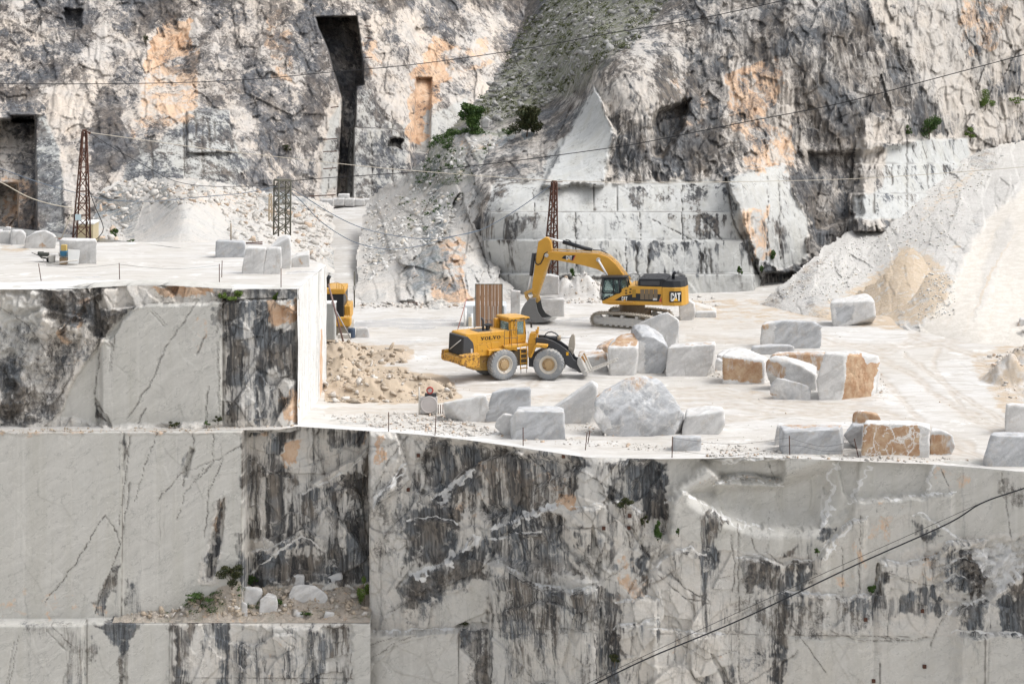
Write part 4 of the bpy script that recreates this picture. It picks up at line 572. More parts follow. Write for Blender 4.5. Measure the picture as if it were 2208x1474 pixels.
def build_bench():
    # sawn right-hand side of the bench
    A = np.array([(642 - CX) * 123.5 / F, 123.5]); B = np.array(P(704, 578, 134.9)[:2]); Cc = np.array([(704 - CX) * 148. / F - 1.0, 150.])
    n, m = int(150 * QUALITY), int(160 * QUALITY); s, t = np.meshgrid(np.linspace(0, 1, n), np.linspace(0, 1, m)); s = s.ravel(); t = t.ravel()
    z = BZ * (1 - t) - .3 * t; X = A[0] + (B[0] - A[0]) * s; Y = A[1] + (B[1] - A[1]) * s; X = X + fbm2(Y, z * .4, 3, .5, 5) * .05
    px, py = proj(X, Y, z); zz = np.zeros(len(X)); cr = np.maximum(np.exp(-((s - .72) / .012) ** 2) * .6, np.exp(-((s - .35 + .01 * fbm2(z, z, 3, .5, 6)) / .008) ** 2) * .35)
    o_ = np.where(t > .45, np.exp(-((s - .80) / .06) ** 2) * .8, 0)
    V = np.stack([X, Y, z], -1); fc = grid_faces(n, m)
    # back of the block, out of sight
    b0 = len(V); V = np.r_[V, [[B[0], B[1], BZ], [B[0], B[1], -.3], [B[0] - 30, B[1] + 26, BZ], [B[0] - 30, B[1] + 26, -.3]]]; fc = np.r_[fc, [[b0, b0 + 1, b0 + 3, b0 + 2]]]
    ex = lambda a, v=0: np.r_[a, np.full(4, v)]
    M = rock_mat('fresh_sawn_marble', (.68, .67, .65), (.60, .59, .57), (.64, .64, .63), (.2, .2, .2), (.42, .40, .37), 1.2, .4, 1.6)
    tag(mesh_np('bench_side_wall', V, fc, M, attrs={'m1': (ex(zz + .24 + .2 * fbm2(Y * 2, z * .15, 4, .6, 3)), ex(o_), ex(zz + .75, .75)), 'm2': (ex(cr), ex(zz + 1, 1), ex(zz))}), 'white freshly sawn side wall of the upper bench', None, None, 'structure')
    # floor of the bench
    us = np.arange(-420, 720, _st * 1.3); ts = np.linspace(0, 1, int(110 * QUALITY)); u, t = np.meshgrid(us, ts); u = u.ravel(); t = t.ravel()
    Yf = YB(u) + .02; xf = (np.minimum(u, 642) - CX) * YB(np.minimum(u, 642)) / F
    Yb = np.full(u.shape, 148.5); X = xf.copy(); Y = Yf * (1 - t) + Yb * t
    xr = np.interp(Y, [123.5, 134.9, 148.5], [A[0], B[0], B[0] - 6]); xl = -60.0
    fr = (u - us[0]) / (us[-1] - us[0]); X = xl + (xr - xl) * fr
    uu = CX + F * X / np.maximum(Y, 1); z = BTOP(np.clip(uu, -400, 640)) * np.exp(-t * 14) + BZ * (1 - np.exp(-t * 14)) + fbm2(X / 4, Y / 4, 4, .5, 8) * .07 * sst(0, .05, t)
    Y0 = np.interp(X, [-60, A[0], B[0]], [123.2, 123.5, 134.9]); Y = np.maximum(Y, Y0 - .15)
    px, py = proj(X, Y, z); wob = px + fbm2(X / 3, Y / 3, 3, .5, 12) * 12
    wet = np.full(X.shape, .0); paint(wet, wob, py, [(.42, [(120, 594), (220, 590), (220, 602), (130, 604)]), (.45, [(610, 585), (690, 575), (700, 590), (620, 600)])], 4)
    sand = np.full(X.shape, .25); paint(sand, wob, py, [(.5, [(0, 530), (60, 525), (60, 545), (0, 548)]), (.42, [(250, 600), (600, 605), (600, 612), (260, 612)]), (.08, [(560, 560), (710, 570), (650, 640), (500, 640)])], 5)
    edge = sst(7, 4, (np.interp(px, [-400, 0, 320, 643], [614, 614, 608, 624]) - py) + 3 * fbm2(px / 40, px * 0, 2, .5, 3)); edge = np.maximum(edge, .85 * sst(26, 10, np.interp(py, [575, 626], [706, 642]) - px))
    tag(mesh_np('bench_floor', np.stack([X, Y, z], -1), grid_faces(len(us), len(ts))[:, ::-1], FLOOR, smooth=True, attrs={'m1': (wet, sand, edge), 'm2': (z * 0, z * 0, z * 0)}), 'pale dusty working floor on top of the upper bench', None, None, 'structure')
build_bench()
# shelf of earth and rubble in front of the dark slab
def build_shelf():
    us = np.linspace(250, 800, int(260 * QUALITY)); ts = np.linspace(0, 1, int(70 * QUALITY)); u, t = np.meshgrid(us, ts); u = u.ravel(); t = t.ravel()
    zt = -11.31; Yf = 120.35; Yb = np.interp(u, [250, 520, 526, 800], [121.3, 121.3, 124.2, 124.2]); Y = Yf * (1 - t) + Yb * t; X = (u - CX) * 121.5 / F
    top = np.interp(u, [250, 380, 440, 470, 518, 530, 600, 660, 740, 800], [.2, .45, 1.5, 1.8, 2.2, 1.65, 1.95, 2.05, 1.6, 1.0])
    z = zt + .02 + top * t ** 1.3 * (1 + .25 * fbm2(X / 1.2, Y / 1.2, 3, .5, 15)) + fbm2(X / .8, Y / .8, 4, .6, 16) * .16 * sst(0, .1, t)
    o = np.zeros(len(X)); vg = np.clip(fbm2(X / 1.0, Y / .8, 3, .6, 18) * 1.4 - .1 + np.where(u < 560, .15, -.2), 0, 1)
    M = rock_mat('shelf_rubble', (.56, .48, .40), (.50, .45, .39), (.6, .58, .55), (.13, .11, .09), (.25, .22, .19), 2.2, 1.0, 1.6)
    tag(mesh_np('rubble_shelf', np.stack([X, Y, z], -1), grid_faces(len(us), len(ts))[:, ::-1], M, attrs={'m1': (o + .3, o + .3, o), 'm2': (o, o, vg * .8)}), 'shelf of earth and rubble in front of the dark slab', None, None, 'structure')
build_shelf()
# =============================================================== quarried blocks and boulders
def block_mat(name, white=(.66, .65, .635), grey=(.325, .33, .337), vein=.5):
    n = NT(name); o, g, v = n.attr('m1'); p = n.pos
    w3 = n.vadd(n.rot(p, (.4, .6, 0)), n.sc(n.noise(p, .7, 5, .6, 0, True), 1.1)); st = n.noise(n.sc(w3, (.3, 1, 2)), 1.3, 7, .65)
    c = n.mix(n.ss(st, .34, .66), white, tuple(x * .74 for x in white))
    gc = n.mix(n.ss(st, .32, .68), grey, tuple(min(1, x * 1.6) for x in grey))
    c = n.mix(n.ss(n.mth('ADD', g, n.mth('MULTIPLY', n.mth('SUBTRACT', n.noise(p, .8, 6, .65, .4), .5), 1.1)), .3, .7), c, gc)
    c = n.mix(n.ss(n.noise(p, 1.8, 8, .75), .5, .72, 0, .55), c, (.47, .405, .33)); c = n.mix(n.ss(n.noise(n.sc(p, (1, 1, .12)), 3.0, 6, .7), .55, .7, 0, .5), c, (.36, .35, .33))
    on = n.noise(n.sc(p, (1, 1, .5)), 1.3, 8, .7, .5); of = n.ss(n.mth('ADD', o, n.mth('MULTIPLY', n.mth('SUBTRACT', on, .5), 1.2)), .38, .62)
    oc = n.mix(n.ss(n.noise(p, 1.9, 7, .7), .35, .65), (.34, .185, .09), (.48, .34, .215))
    c = n.mix(n.mth('MULTIPLY', of, .92), c, oc)
    # white branching veins
    ww = n.vadd(p, n.sc(n.noise(p, 1.1, 6, .7, 0, True), .9)); vd = n.voro(ww, .85, 'DISTANCE_TO_EDGE')
    vd2 = n.voro(n.vadd(ww, (3, 9, 4)), 2.1, 'DISTANCE_TO_EDGE'); vm = n.mth('MAXIMUM', n.mth('MULTIPLY', n.ss(vd, .004, .06, .95, 0), n.ss(n.noise(p, .9, 4, .6), .42, .52)), n.mth('MULTIPLY', n.ss(vd2, .01, .09, .9, 0), n.ss(n.noise(p, 1.3, 4, .6), .50, .58))); c = n.mix(n.mth('MULTIPLY', v, vm), c, (.70, .68, .65))
    n.base(c)
    h = n.mth('ADD', n.mth('MULTIPLY', n.noise(p, 5.5, 7, .7), .35), n.mth('MULTIPLY', n.noise(p, 16, 5, .7), .15)); n.bump(n.mth('ADD', h, n.mth('MULTIPLY', n.voro(n.vadd(p, n.sc(n.noise(p, 1.5, 4, .6, 0, True), .6)), 1.6, 'F1', 'Color'), .25)), .5, .12); return n.m
BLOCKM = block_mat('quarried_marble')
_ico = {}
def ico(sub):
    if sub not in _ico:
        bm = bmesh.new(); bmesh.ops.create_icosphere(bm, subdivisions=sub, radius=1); bm.verts.ensure_lookup_table()
        _ico[sub] = (np.array([v.co[:] for v in bm.verts]), np.array([[v.index for v in f.verts] for f in bm.faces])); bm.free()
    return _ico[sub]
def hull_planes(pts):
    bm = bmesh.new()
    for p in pts: bm.verts.new(p)
    bmesh.ops.convex_hull(bm, input=bm.verts); bmesh.ops.recalc_face_normals(bm, faces=bm.faces)
    pl = [(f.normal[:], f.normal.dot(f.verts[0].co)) for f in bm.faces if f.calc_area() > 1e-6]; bm.free()
    out = []
    for nn, d in pl:
        if not any(sum(a * b for a, b in zip(nn, m)) > .998 and abs(d - e) < .05 for m, e in out): out.append((nn, d))
    return np.array([o[0] for o in out]), np.array([o[1] for o in out])
def solid(pts, sub=5, amp=.05, seed=0, sharp=160, freq=1.3, chip=.0):
    """dense stone surface over the convex hull of pts, edges slightly worn, faces uneven"""
    pts = np.asarray(pts, float); n, d = hull_planes(pts); c = (pts.min(0) + pts.max(0)) / 2 * .5 + pts.mean(0) * .5; hs_ = (pts.max(0) - pts.min(0)) / 2
    rg = np.random.default_rng(seed + 77); P_ = pts
    for q in range(14 if chip else 6):        # broken-off corners and flat fractures
        u = rg.normal(size=3); u /= np.linalg.norm(u); sup = (P_ @ u).max(); lo = (P_ @ u).min()
        n = np.r_[n, [u]]; d = np.r_[d, sup - (sup - lo) * (rg.uniform(.02, .11) if chip else rg.uniform(.0, .05))]
    D, Fc = ico(sub); D = D * np.maximum(hs_, .1)
    a = np.maximum((D @ n.T) / np.maximum(d - n @ c, .02), 1e-6); m = a.max(1, keepdims=True)
    t = 1 / m[:, 0]
    V = c + D * t[:, None]; L = np.linalg.norm(D * t[:, None], axis=1, keepdims=True)
    so_ = np.partition(a, -2, axis=1)[:, -2] / m[:, 0]; ew = sst(.955, .998, so_)      # worn, chipped edges
    r = fbm3(V * freq * 1.4, 5, .6, seed) * amp * .75 - ew * np.maximum(0, fbm3(V * 2.2, 3, .6, seed + 5) + .05) * min(.15, .05 * hs_.max() + .04)
    if chip: r = r - chip * np.maximum(0, np.abs(vnoise3(V * freq * .6, seed + 9)) - .25)
    V = V + D * t[:, None] / L * r[:, None]
    return V, Fc
def stone(name, label, front, back, d=2.0, gy=None, z0=0.0, skew=0.0, amp=.05, grey=.3, stain=(), veins=0.0, sub=5, sharp=160, chip=0.0, group=None, cat='marble block', Y0=None, seed=None, floor=True):
    """front: outline points of the face toward the viewer; back: visible far edge; d metres deep; skew: metres of depth per metre sideways"""
    seed = seed or (hash(label) if False else sum(ord(ch) for ch in label)) % 9973
    bury = .5 if chip else .22; gy = gy or max(p[1] for p in front); Y0 = Y0 or GY(gy, z0); pts = []; cx = np.mean([p[0] for p in front])
    for p in front: pts.append(P(p[0], p[1], Y0 + skew * (p[0] - cx) * Y0 / F + (p[2] if len(p) > 2 else 0)))
    for p in back:
        q = P(p[0], p[1], Y0 + (p[2] if len(p) > 2 else d) + skew * (p[0] - cx) * Y0 / F); pts.append(q)
        if floor: pts.append((q[0], q[1], z0 - bury))
    for p in front:
        if p[1] > gy - 14 and len(p) < 3: q = P(p[0], p[1], Y0 + skew * (p[0] - cx) * Y0 / F); pts.append((q[0], q[1], z0 - bury))
    pts = [(a, b, max(c, z0 - bury)) for a, b, c in pts]
    V, Fc = solid(pts, sub, amp, seed, sharp, 1.3, chip)
    V[:, 2] = np.maximum(V[:, 2], z0 - .6)
    px, py = proj(V[:, 0], V[:, 1], V[:, 2]); o = np.zeros(len(V)); g = np.full(len(V), grey); v = np.full(len(V), veins)
    wx = px + fbm2(px / 12, py / 12, 3, .6, seed) * 4; wy = py + fbm2(px / 12 + 4, py / 12, 3, .6, seed + 1) * 4
    paint(o, wx, wy, [it for it in stain if it[0] <= 2], 3); paint(g, wx, wy, [(it[0] - 10, it[1]) for it in stain if it[0] > 2], 3)
    org = V[:, 0].mean(), V[:, 1].mean(), max(z0, V[:, 2].min()); ob = mesh_np(name, V - np.array(org), Fc, BLOCKM, attrs={'m1': (o, g, v)}); ob.location = org
    return tag(ob, label, cat, group)
YARDB = 'quarried blocks lying in the yard'
# -- right of the yard
stone('marble_block', 'white block tipped on a gravel heap at the foot of the sand cone', [(1797, 697), (1808, 703), (1891, 681), (1886, 649), (1808, 664), (1789, 652)], [(1868, 631), (1795, 645), (1880, 640)], 2.2, group=YARDB, grey=.25, stain=[(10.8, [(1800, 662), (1845, 658), (1835, 690), (1808, 702)])])
stone('marble_block', 'large smooth bluish grey block standing alone right of the excavator', [(1638, 740), (1672, 751), (1760, 751), (1771, 738), (1774, 704), (1755, 694), (1690, 692), (1642, 701)], [(1650, 692), (1700, 689), (1755, 692)], 1.6, group=YARDB, grey=1.0, stain=[(10.2, [(1630, 690), (1672, 690), (1672, 752), (1630, 752)]), (.5, [(1638, 696), (1662, 696), (1655, 715), (1640, 715)])])
stone('stone_slab', 'thin grey slab lying across the top of the brown block', [(1617, 757), (1700, 756), (1715, 753), (1712, 744), (1625, 748)], [(1622, 744), (1660, 741), (1705, 742)], 1.2, z0=1.0, gy=758, grey=.5, group=YARDB, cat='stone slab', amp=.04, sub=4)
stone('marble_block', 'rust streaked low block with a white top left of the brown blocks', [(1556, 814), (1648, 827), (1650, 778), (1557, 765)], [(1572, 753), (1605, 748), (1655, 768)], 2.0, group=YARDB, grey=.15, stain=[(.62, [(1556, 768), (1646, 780), (1645, 830), (1556, 818)]), (.8, [(1612, 785), (1640, 786), (1640, 815), (1615, 812)])])
stone('marble_block', 'plain white block half hidden behind the rust streaked one', [(1544, 790), (1546, 765), (1600, 775), (1600, 800)], [(1570, 750), (1600, 748), (1550, 760)], 1.5, Y0=GY(790), group=YARDB, grey=.2)
stone('marble_block', 'brown earthy block lying behind the tilted beige boulder', [(1660, 800), (1780, 800), (1782, 762), (1660, 764)], [(1670, 757), (1775, 755)], 1.6, gy=806, group=YARDB, grey=.2, stain=[(.55, [(1660, 758), (1782, 757), (1782, 800), (1660, 800)])])
stone('boulder', 'tilted beige boulder wedged between the rusty block and the white one', [(1650, 800), (1655, 768), (1663, 765), (1735, 790), (1765, 810), (1762, 838), (1740, 838)], [(1668, 762), (1710, 770), (1762, 785)], 1.6, gy=842, group=YARDB, grey=.4, cat='boulder', amp=.12, chip=.2, stain=[(.5, [(1650, 768), (1700, 790), (1690, 825), (1648, 800)])])
stone('boulder', 'small grey veined rock lying in front of the tilted boulder', [(1650, 843), (1668, 852), (1700, 861), (1745, 858), (1750, 838), (1742, 830), (1672, 812), (1655, 828)], [(1690, 815), (1735, 830)], 1.3, gy=861, group=YARDB, grey=.55, cat='boulder', amp=.1, chip=.15, veins=.35, stain=[(.55, [(1648, 838), (1675, 850), (1700, 862), (1650, 850)])])
stone('marble_block', 'big upright block with a bright white front and a brown right side', [(1757, 846), (1768, 856), (1813, 862), (1822, 810), (1818, 764), (1778, 762), (1760, 820), (1876, 858, 1.2), (1884, 812, 1.8), (1899, 782, 2.2), (1890, 768, 1.8), (1830, 764, .5)], [(1780, 758), (1855, 756), (1893, 763)], 2.6, gy=862, group=YARDB, grey=.0, amp=.06, sub=6, stain=[(.95, [(1826, 766), (1856, 762), (1868, 785), (1900, 780), (1885, 815), (1878, 860), (1814, 864), (1824, 812)])])
# -- middle heap beside the forks
stone('marble_block', 'tall bluish block leaning in the middle of the heap before the excavator', [(1368, 803), (1418, 800), (1440, 787), (1440, 745), (1410, 728), (1375, 722)], [(1360, 700), (1385, 690), (1430, 722)], 2.2, gy=804, group=YARDB, grey=.85, amp=.09, chip=.12, sub=6, stain=[(10.3, [(1368, 730), (1392, 740), (1392, 806), (1366, 806)])])
stone('marble_block', 'greenish white block with an orange stained top right behind the fork tips', [(1315, 808), (1370, 805), (1376, 748), (1309, 750)], [(1340, 720), (1378, 715), (1318, 735)], 2.4, gy=809, group=YARDB, grey=.15, amp=.06, stain=[(.62, [(1310, 748), (1378, 746), (1378, 714), (1335, 718)])])
stone('boulder', 'highest pale boulder of the heap just before the excavator tracks', [(1385, 770), (1440, 770), (1456, 745), (1465, 705), (1462, 690), (1440, 673), (1420, 678), (1378, 696)], [(1440, 672), (1400, 686), (1463, 690)], 2.0, Y0=GY(800) + 4.5, group=YARDB, grey=.35, cat='boulder', amp=.08, sub=6)
stone('marble_block', 'low pinkish block under the loader forks', [(1243, 806), (1312, 806), (1309, 766), (1245, 770)], [(1250, 756), (1300, 752)], 2.2, gy=801, group=YARDB, grey=.15, stain=[(.5, [(1240, 752), (1312, 750), (1312, 778), (1240, 775)])])
stone('boulder', 'ragged pink topped rock behind the fork tips', [(1270, 790), (1312, 790), (1310, 745), (1290, 748), (1276, 760)], [(1300, 738), (1330, 725), (1280, 752)], 2.2, Y0=GY(796) + 2, group=YARDB, grey=.3, cat='boulder', amp=.14, chip=.2, stain=[(.5, [(1270, 745), (1330, 722), (1312, 765)])])
stone('marble_block', 'squared white block right of the tall bluish one', [(1434, 808), (1512, 812), (1520, 806), (1535, 790), (1543, 742), (1440, 750)], [(1450, 741), (1500, 737), (1542, 736)], 2.2, gy=811, group=YARDB, grey=.12, amp=.05, sub=6, stain=[(.5, [(1470, 740), (1540, 736), (1535, 742), (1480, 746)])])
stone('boulder', 'small grey rock in the gap beside the squared white block', [(1535, 800), (1557, 800), (1560, 780), (1545, 772)], [(1550, 770), (1558, 776)], .8, group=YARDB, grey=.5, cat='boulder', amp=.1, sub=4)
# -- foreground row on the yard edge
stone('stone_slab', 'bright white sheared slab lying flat left of the grey block', [(955, 868), (1010, 898), (1060, 902), (1062, 897), (1047, 852)], [(960, 866, 1.0), (1047, 850, 2.2), (1062, 893, .8)], 1.4, gy=908, group=YARDB, grey=.0, cat='stone slab', amp=.02, sub=5)
stone('marble_block', 'flat sided mid grey block with a ragged top edge', [(1045, 905), (1100, 905), (1143, 890), (1146, 836), (1105, 838), (1060, 846)], [(1080, 836), (1143, 833)], 1.0, gy=908, group=YARDB, grey=1.1, amp=.03)
stone('marble_block', 'squared grey fronted block with a white top and two saw scratches', [(1102, 936), (1210, 947), (1219, 940), (1215, 888), (1112, 886), (1098, 905)], [(1118, 876), (1200, 874), (1217, 880)], 2.2, gy=947, group=YARDB, grey=.62, amp=.05, sub=6)
stone('boulder', 'rounded pale lump against the left end of the scratched block', [(1066, 920), (1095, 935), (1110, 938), (1104, 895), (1085, 892), (1070, 905)], [(1090, 890), (1105, 893)], 1.0, gy=938, group=YARDB, grey=.3, cat='boulder', amp=.07)
stone('stone_slab', 'wedge of sawn slab rising to a point left of the big boulder', [(1195, 880), (1215, 912), (1268, 912), (1285, 880), (1288, 835), (1278, 824)], [(1275, 818, .7), (1290, 828, .9), (1192, 876, .6)], .8, gy=914, group=YARDB, grey=.35, cat='stone slab', amp=.02)
stone('boulder', 'huge jagged grey boulder with white veins on the yard edge', [(1268, 905), (1330, 930), (1400, 940), (1432, 938), (1470, 915), (1481, 898), (1440, 862, .5), (1424, 815, 1.4), (1395, 806, 1.4), (1372, 812, 1.2), (1262, 862, .3)], [(1370, 804, 2.2), (1412, 803, 2.0), (1300, 842, 1.6), (1470, 890, 2.2)], 2.4, gy=940, group=YARDB, grey=1.5, cat='boulder', amp=.12, chip=.4, veins=.45, sub=6, stain=[(.5, [(1345, 815), (1400, 804), (1412, 812), (1372, 850), (1345, 842)]), (.42, [(1275, 850), (1330, 830), (1320, 842), (1280, 862)]), (10.3, [(1262, 865), (1300, 880), (1330, 930), (1266, 905)])])
stone('marble_block', 'cream block against the right side of the huge boulder', [(1470, 925), (1500, 936), (1545, 930), (1565, 912), (1562, 885), (1480, 898)], [(1480, 880), (1520, 873), (1558, 877)], 2.0, gy=936, group=YARDB, grey=.1, amp=.05)
stone('marble_block', 'small pale blue block with a fence post in front of it', [(1449, 972), (1510, 974), (1512, 942), (1450, 941)], [(1455, 938), (1512, 938)], 1.0, group=YARDB, grey=.85, amp=.03, sub=4)
# -- right front
stone('marble_block', 'low bluish block with an orange back ledge near the front edge', [(1686, 970), (1808, 977), (1816, 965), (1815, 925), (1690, 930)], [(1680, 915), (1820, 915)], 1.6, gy=978, group=YARDB, grey=.75, amp=.05, sub=6, stain=[(.5, [(1680, 912), (1820, 912), (1816, 922), (1682, 924)])])
stone('marble_block', 'white end of a block peeping out left of the low bluish one', [(1669, 950), (1688, 952), (1690, 916), (1676, 914)], [(1680, 911), (1690, 912)], 1.0, Y0=GY(970) + 1.2, group=YARDB, grey=.2, amp=.04, sub=4)
stone('boulder', 'blue grey rock tucked behind the veined brown block', [(1818, 938), (1830, 952), (1858, 964), (1862, 915), (1840, 918)], [(1838, 910), (1862, 912)], 1.5, gy=966, group=YARDB, grey=.95, cat='boulder', amp=.07)
stone('marble_block', 'brown block crossed by white veins on the front edge of the yard', [(1856, 980), (1990, 985), (2003, 978), (2006, 925), (1985, 915), (1862, 912)], [(1868, 904), (1960, 906), (2004, 912)], 2.0, gy=986, group=YARDB, grey=.2, amp=.05, sub=6, veins=1.0, stain=[(1.2, [(1862, 914), (1905, 916), (1925, 922), (1980, 917), (1984, 983), (1856, 982)])])
stone('boulder', 'rounded brown boulder right of the veined brown block', [(2004, 978), (2050, 979), (2062, 965), (2055, 940), (2030, 926), (2006, 928)], [(2010, 920), (2040, 928)], 1.4, gy=980, group=YARDB, grey=.3, cat='boulder', amp=.08, stain=[(.6, [(2003, 935), (2050, 935), (2062, 965), (2050, 980), (2003, 980)])])
stone('boulder', 'orange tinted rock lying behind the veined brown block', [(1836, 915), (1838, 890), (1850, 885), (1895, 895), (1905, 915)], [(1860, 883), (1890, 890)], 1.4, Y0=GY(950), group=YARDB, grey=.1, cat='boulder', amp=.1, stain=[(.6, [(1836, 885), (1900, 885), (1900, 915), (1836, 912)])])
stone('marble_block', 'tall white block cut by the right border of the picture', [(2165, 932), (2230, 935), (2235, 878), (2168, 870)], [(2180, 868), (2240, 870)], 1.6, gy=937, group=YARDB, grey=.12, amp=.03)
stone('marble_block', 'long grey block in the near right corner of the yard', [(2118, 992), (2180, 1004), (2270, 1006), (2275, 944), (2135, 938)], [(2140, 931), (2270, 932)], 1.8, gy=1004, group=YARDB, grey=.75, amp=.06, sub=6, veins=.2)
stone('boulder', 'beige rock on the mound at the right border of the picture', [(2188, 715), (2230, 725), (2235, 690), (2200, 688)], [(2200, 684), (2235, 686)], 1.2, gy=722, z0=.2, group=YARDB, grey=.3, cat='boulder', amp=.1, stain=[(.45, [(2185, 685), (2215, 685), (2210, 705), (2188, 705)])])
# -- behind the loader and the excavator
stone('marble_block', 'lower of two stacked grey white blocks behind the bucket', [(1162, 682), (1200, 682), (1217, 676), (1217, 645), (1163, 642)], [(1168, 640), (1215, 642)], 2.0, gy=682, group=YARDB, grey=.35, amp=.04)
stone('marble_block', 'upper of two stacked grey white blocks behind the bucket', [(1164, 641), (1205, 641), (1206, 596), (1180, 592), (1166, 600)], [(1180, 590), (1205, 594)], 1.6, Y0=GY(682) + .2, z0=2.0, group=YARDB, grey=.4, amp=.05)
stone('stone_slab', 'narrow cream slab standing on end between the boards and the bucket', [(1101, 680), (1121, 681), (1122, 628), (1101, 625)], [(1104, 624), (1122, 626)], .7, gy=682, group=YARDB, grey=.0, cat='stone slab', amp=.015, stain=[(.34, [(1095, 620), (1130, 620), (1130, 690), (1095, 690)])])
stone('marble_block', 'white block behind the tail of the excavator', [(1466, 686), (1490, 690), (1500, 675), (1498, 655), (1480, 644), (1462, 650)], [(1482, 642), (1498, 652)], 2.0, gy=690, group=YARDB, grey=.15, amp=.06)
stone('stone_slab', 'flat grey slab on the sand right of the excavator', [(1496, 683), (1545, 682), (1545, 671), (1498, 672)], [(1505, 669), (1545, 669)], 1.4, gy=684, group=YARDB, grey=.4, cat='stone slab', amp=.03, sub=4)
stone('marble_block', 'beige block beside the third machine behind the bench corner', [(766, 728), (798, 728), (796, 712), (792, 706), (768, 708)], [(772, 704), (790, 704)], 1.2, gy=728, group=YARDB, grey=.1, amp=.04, sub=4, stain=[(.36, [(760, 700), (800, 700), (800, 730), (760, 730)])])
# -- on the upper bench
BB = 'blocks and boulders on the upper bench'
def bstone(*a, **k): k.setdefault('z0', BZ); k.setdefault('group', BB); return stone(*a, **k)
bstone('marble_block', 'squared pale block at the left border of the bench', [(-14, 524), (22, 524), (23, 498), (-10, 497)], [(0, 494), (22, 494)], 1.2, grey=.35, sub=4)
bstone('stone_slab', 'small slab lying on top of the squared block at the left border', [(6, 495), (23, 495), (24, 490), (14, 489)], [(14, 488), (24, 489)], .6, Y0=GY(524, BZ) + .3, z0=BZ + 1.0, grey=.2, cat='stone slab', sub=4, amp=.02)
bstone('marble_block', 'pale block with a vertical joint left of the rounded boulder', [(24, 525), (52, 527), (57, 505), (48, 497), (24, 497)], [(28, 494), (50, 495)], 1.2, grey=.35, sub=4)
bstone('boulder', 'big rounded white boulder with a sandy pocket on the bench', [(52, 531), (118, 535), (124, 515), (112, 503), (98, 497), (70, 503), (54, 512)], [(80, 497), (100, 496), (118, 505)], 1.6, grey=.1, cat='boulder', amp=.08, stain=[(.55, [(82, 530), (84, 524), (92, 522), (104, 530), (104, 535), (82, 535)])])
bstone('marble_block', 'grey veined block carrying the tall rusty mast', [(128, 567), (200, 568), (208, 560), (209, 519), (128, 516)], [(136, 512), (206, 514)], 1.6, grey=.32, amp=.03, sub=6)
bstone('marble_block', 'grey block with a thin post on top near the back of the bench', [(464, 552), (500, 556), (529, 554), (529, 522), (465, 519)], [(470, 516), (527, 518)], 1.3, grey=.7, amp=.04)
bstone('stone_slab', 'white slab leaning at the left of the bench corner pile', [(521, 583), (526, 587), (550, 588), (566, 590), (574, 535), (530, 534)], [(535, 531), (575, 532)], .7, grey=.05, cat='stone slab', amp=.04, sub=5)
bstone('marble_block', 'white leaning block with an orange patch at the bench corner', [(566, 590), (585, 588), (604, 584), (608, 565), (606, 535), (576, 534)], [(580, 531), (606, 532)], 1.1, grey=.05, amp=.05, stain=[(.6, [(584, 568), (598, 570), (596, 578), (586, 580)])])
bstone('marble_block', 'highest white block of the bench corner pile with a sloping top', [(578, 575), (628, 576), (629, 540), (624, 512), (578, 536)], [(600, 512), (612, 507), (626, 506)], 1.3, Y0=GY(584, BZ) + 1.0, grey=.05, amp=.03)
bstone('marble_block', 'low white block with a brown hollow right of the corner pile', [(628, 573), (655, 576), (668, 573), (668, 548), (640, 552), (628, 558)], [(640, 545), (667, 540)], 1.2, gy=577, grey=.1, amp=.05, stain=[(.6, [(640, 555), (652, 553), (656, 572), (646, 573)])])
# -- stack by the cave, terrace rock, shelf rocks
CV = 'small white blocks stacked at the top of the haul road'
for i, (a, b, c_, d_, lab) in enumerate([(690, 430, 30, 14, 'leftmost white block stacked at the top of the haul road'), (716, 428, 26, 12, 'second white block from the left at the top of the haul road'), (742, 429, 22, 13, 'middle white block of the row closing the haul road'), (764, 430, 22, 12, 'white block right of the middle one closing the haul road'), (784, 429, 14, 14, 'rightmost white block at the top of the haul road'), (728, 419, 24, 9, 'single white block lying on top of the row by the cave')]):
    stone('marble_block', lab, [(a, b + d_), (a + c_, b + d_), (a + c_, b), (a, b)], [(a + 3, b - 2), (a + c_ + 2, b - 2)], 2.0, Y0=243 + i * .3, z0=H - (b + d_ - HY) * 243 / F, group=CV, grey=.1, sub=4, amp=.06)
stone('boulder', 'white rock sitting between the two bushes on the terrace', [(1037, 272), (1052, 272), (1056, 258), (1048, 253), (1038, 260)], [(1048, 252), (1055, 257)], 1.0, Y0=209, z0=H - (272 - HY) * 209 / F, grey=.2, cat='boulder', sub=4, amp=.08)
stone('boulder', 'white rock on the scrubby slope below the terrace', [(1000, 298), (1012, 298), (1018, 290), (1004, 287)], [(1008, 286), (1017, 289)], .8, Y0=208, z0=H - (298 - HY) * 208 / F, grey=.15, cat='boulder', sub=4, amp=.08)
SH = 'rocks on the shelf below the dark slab'
def shelf_z(py, Y): return H - (py - HY) * Y / F
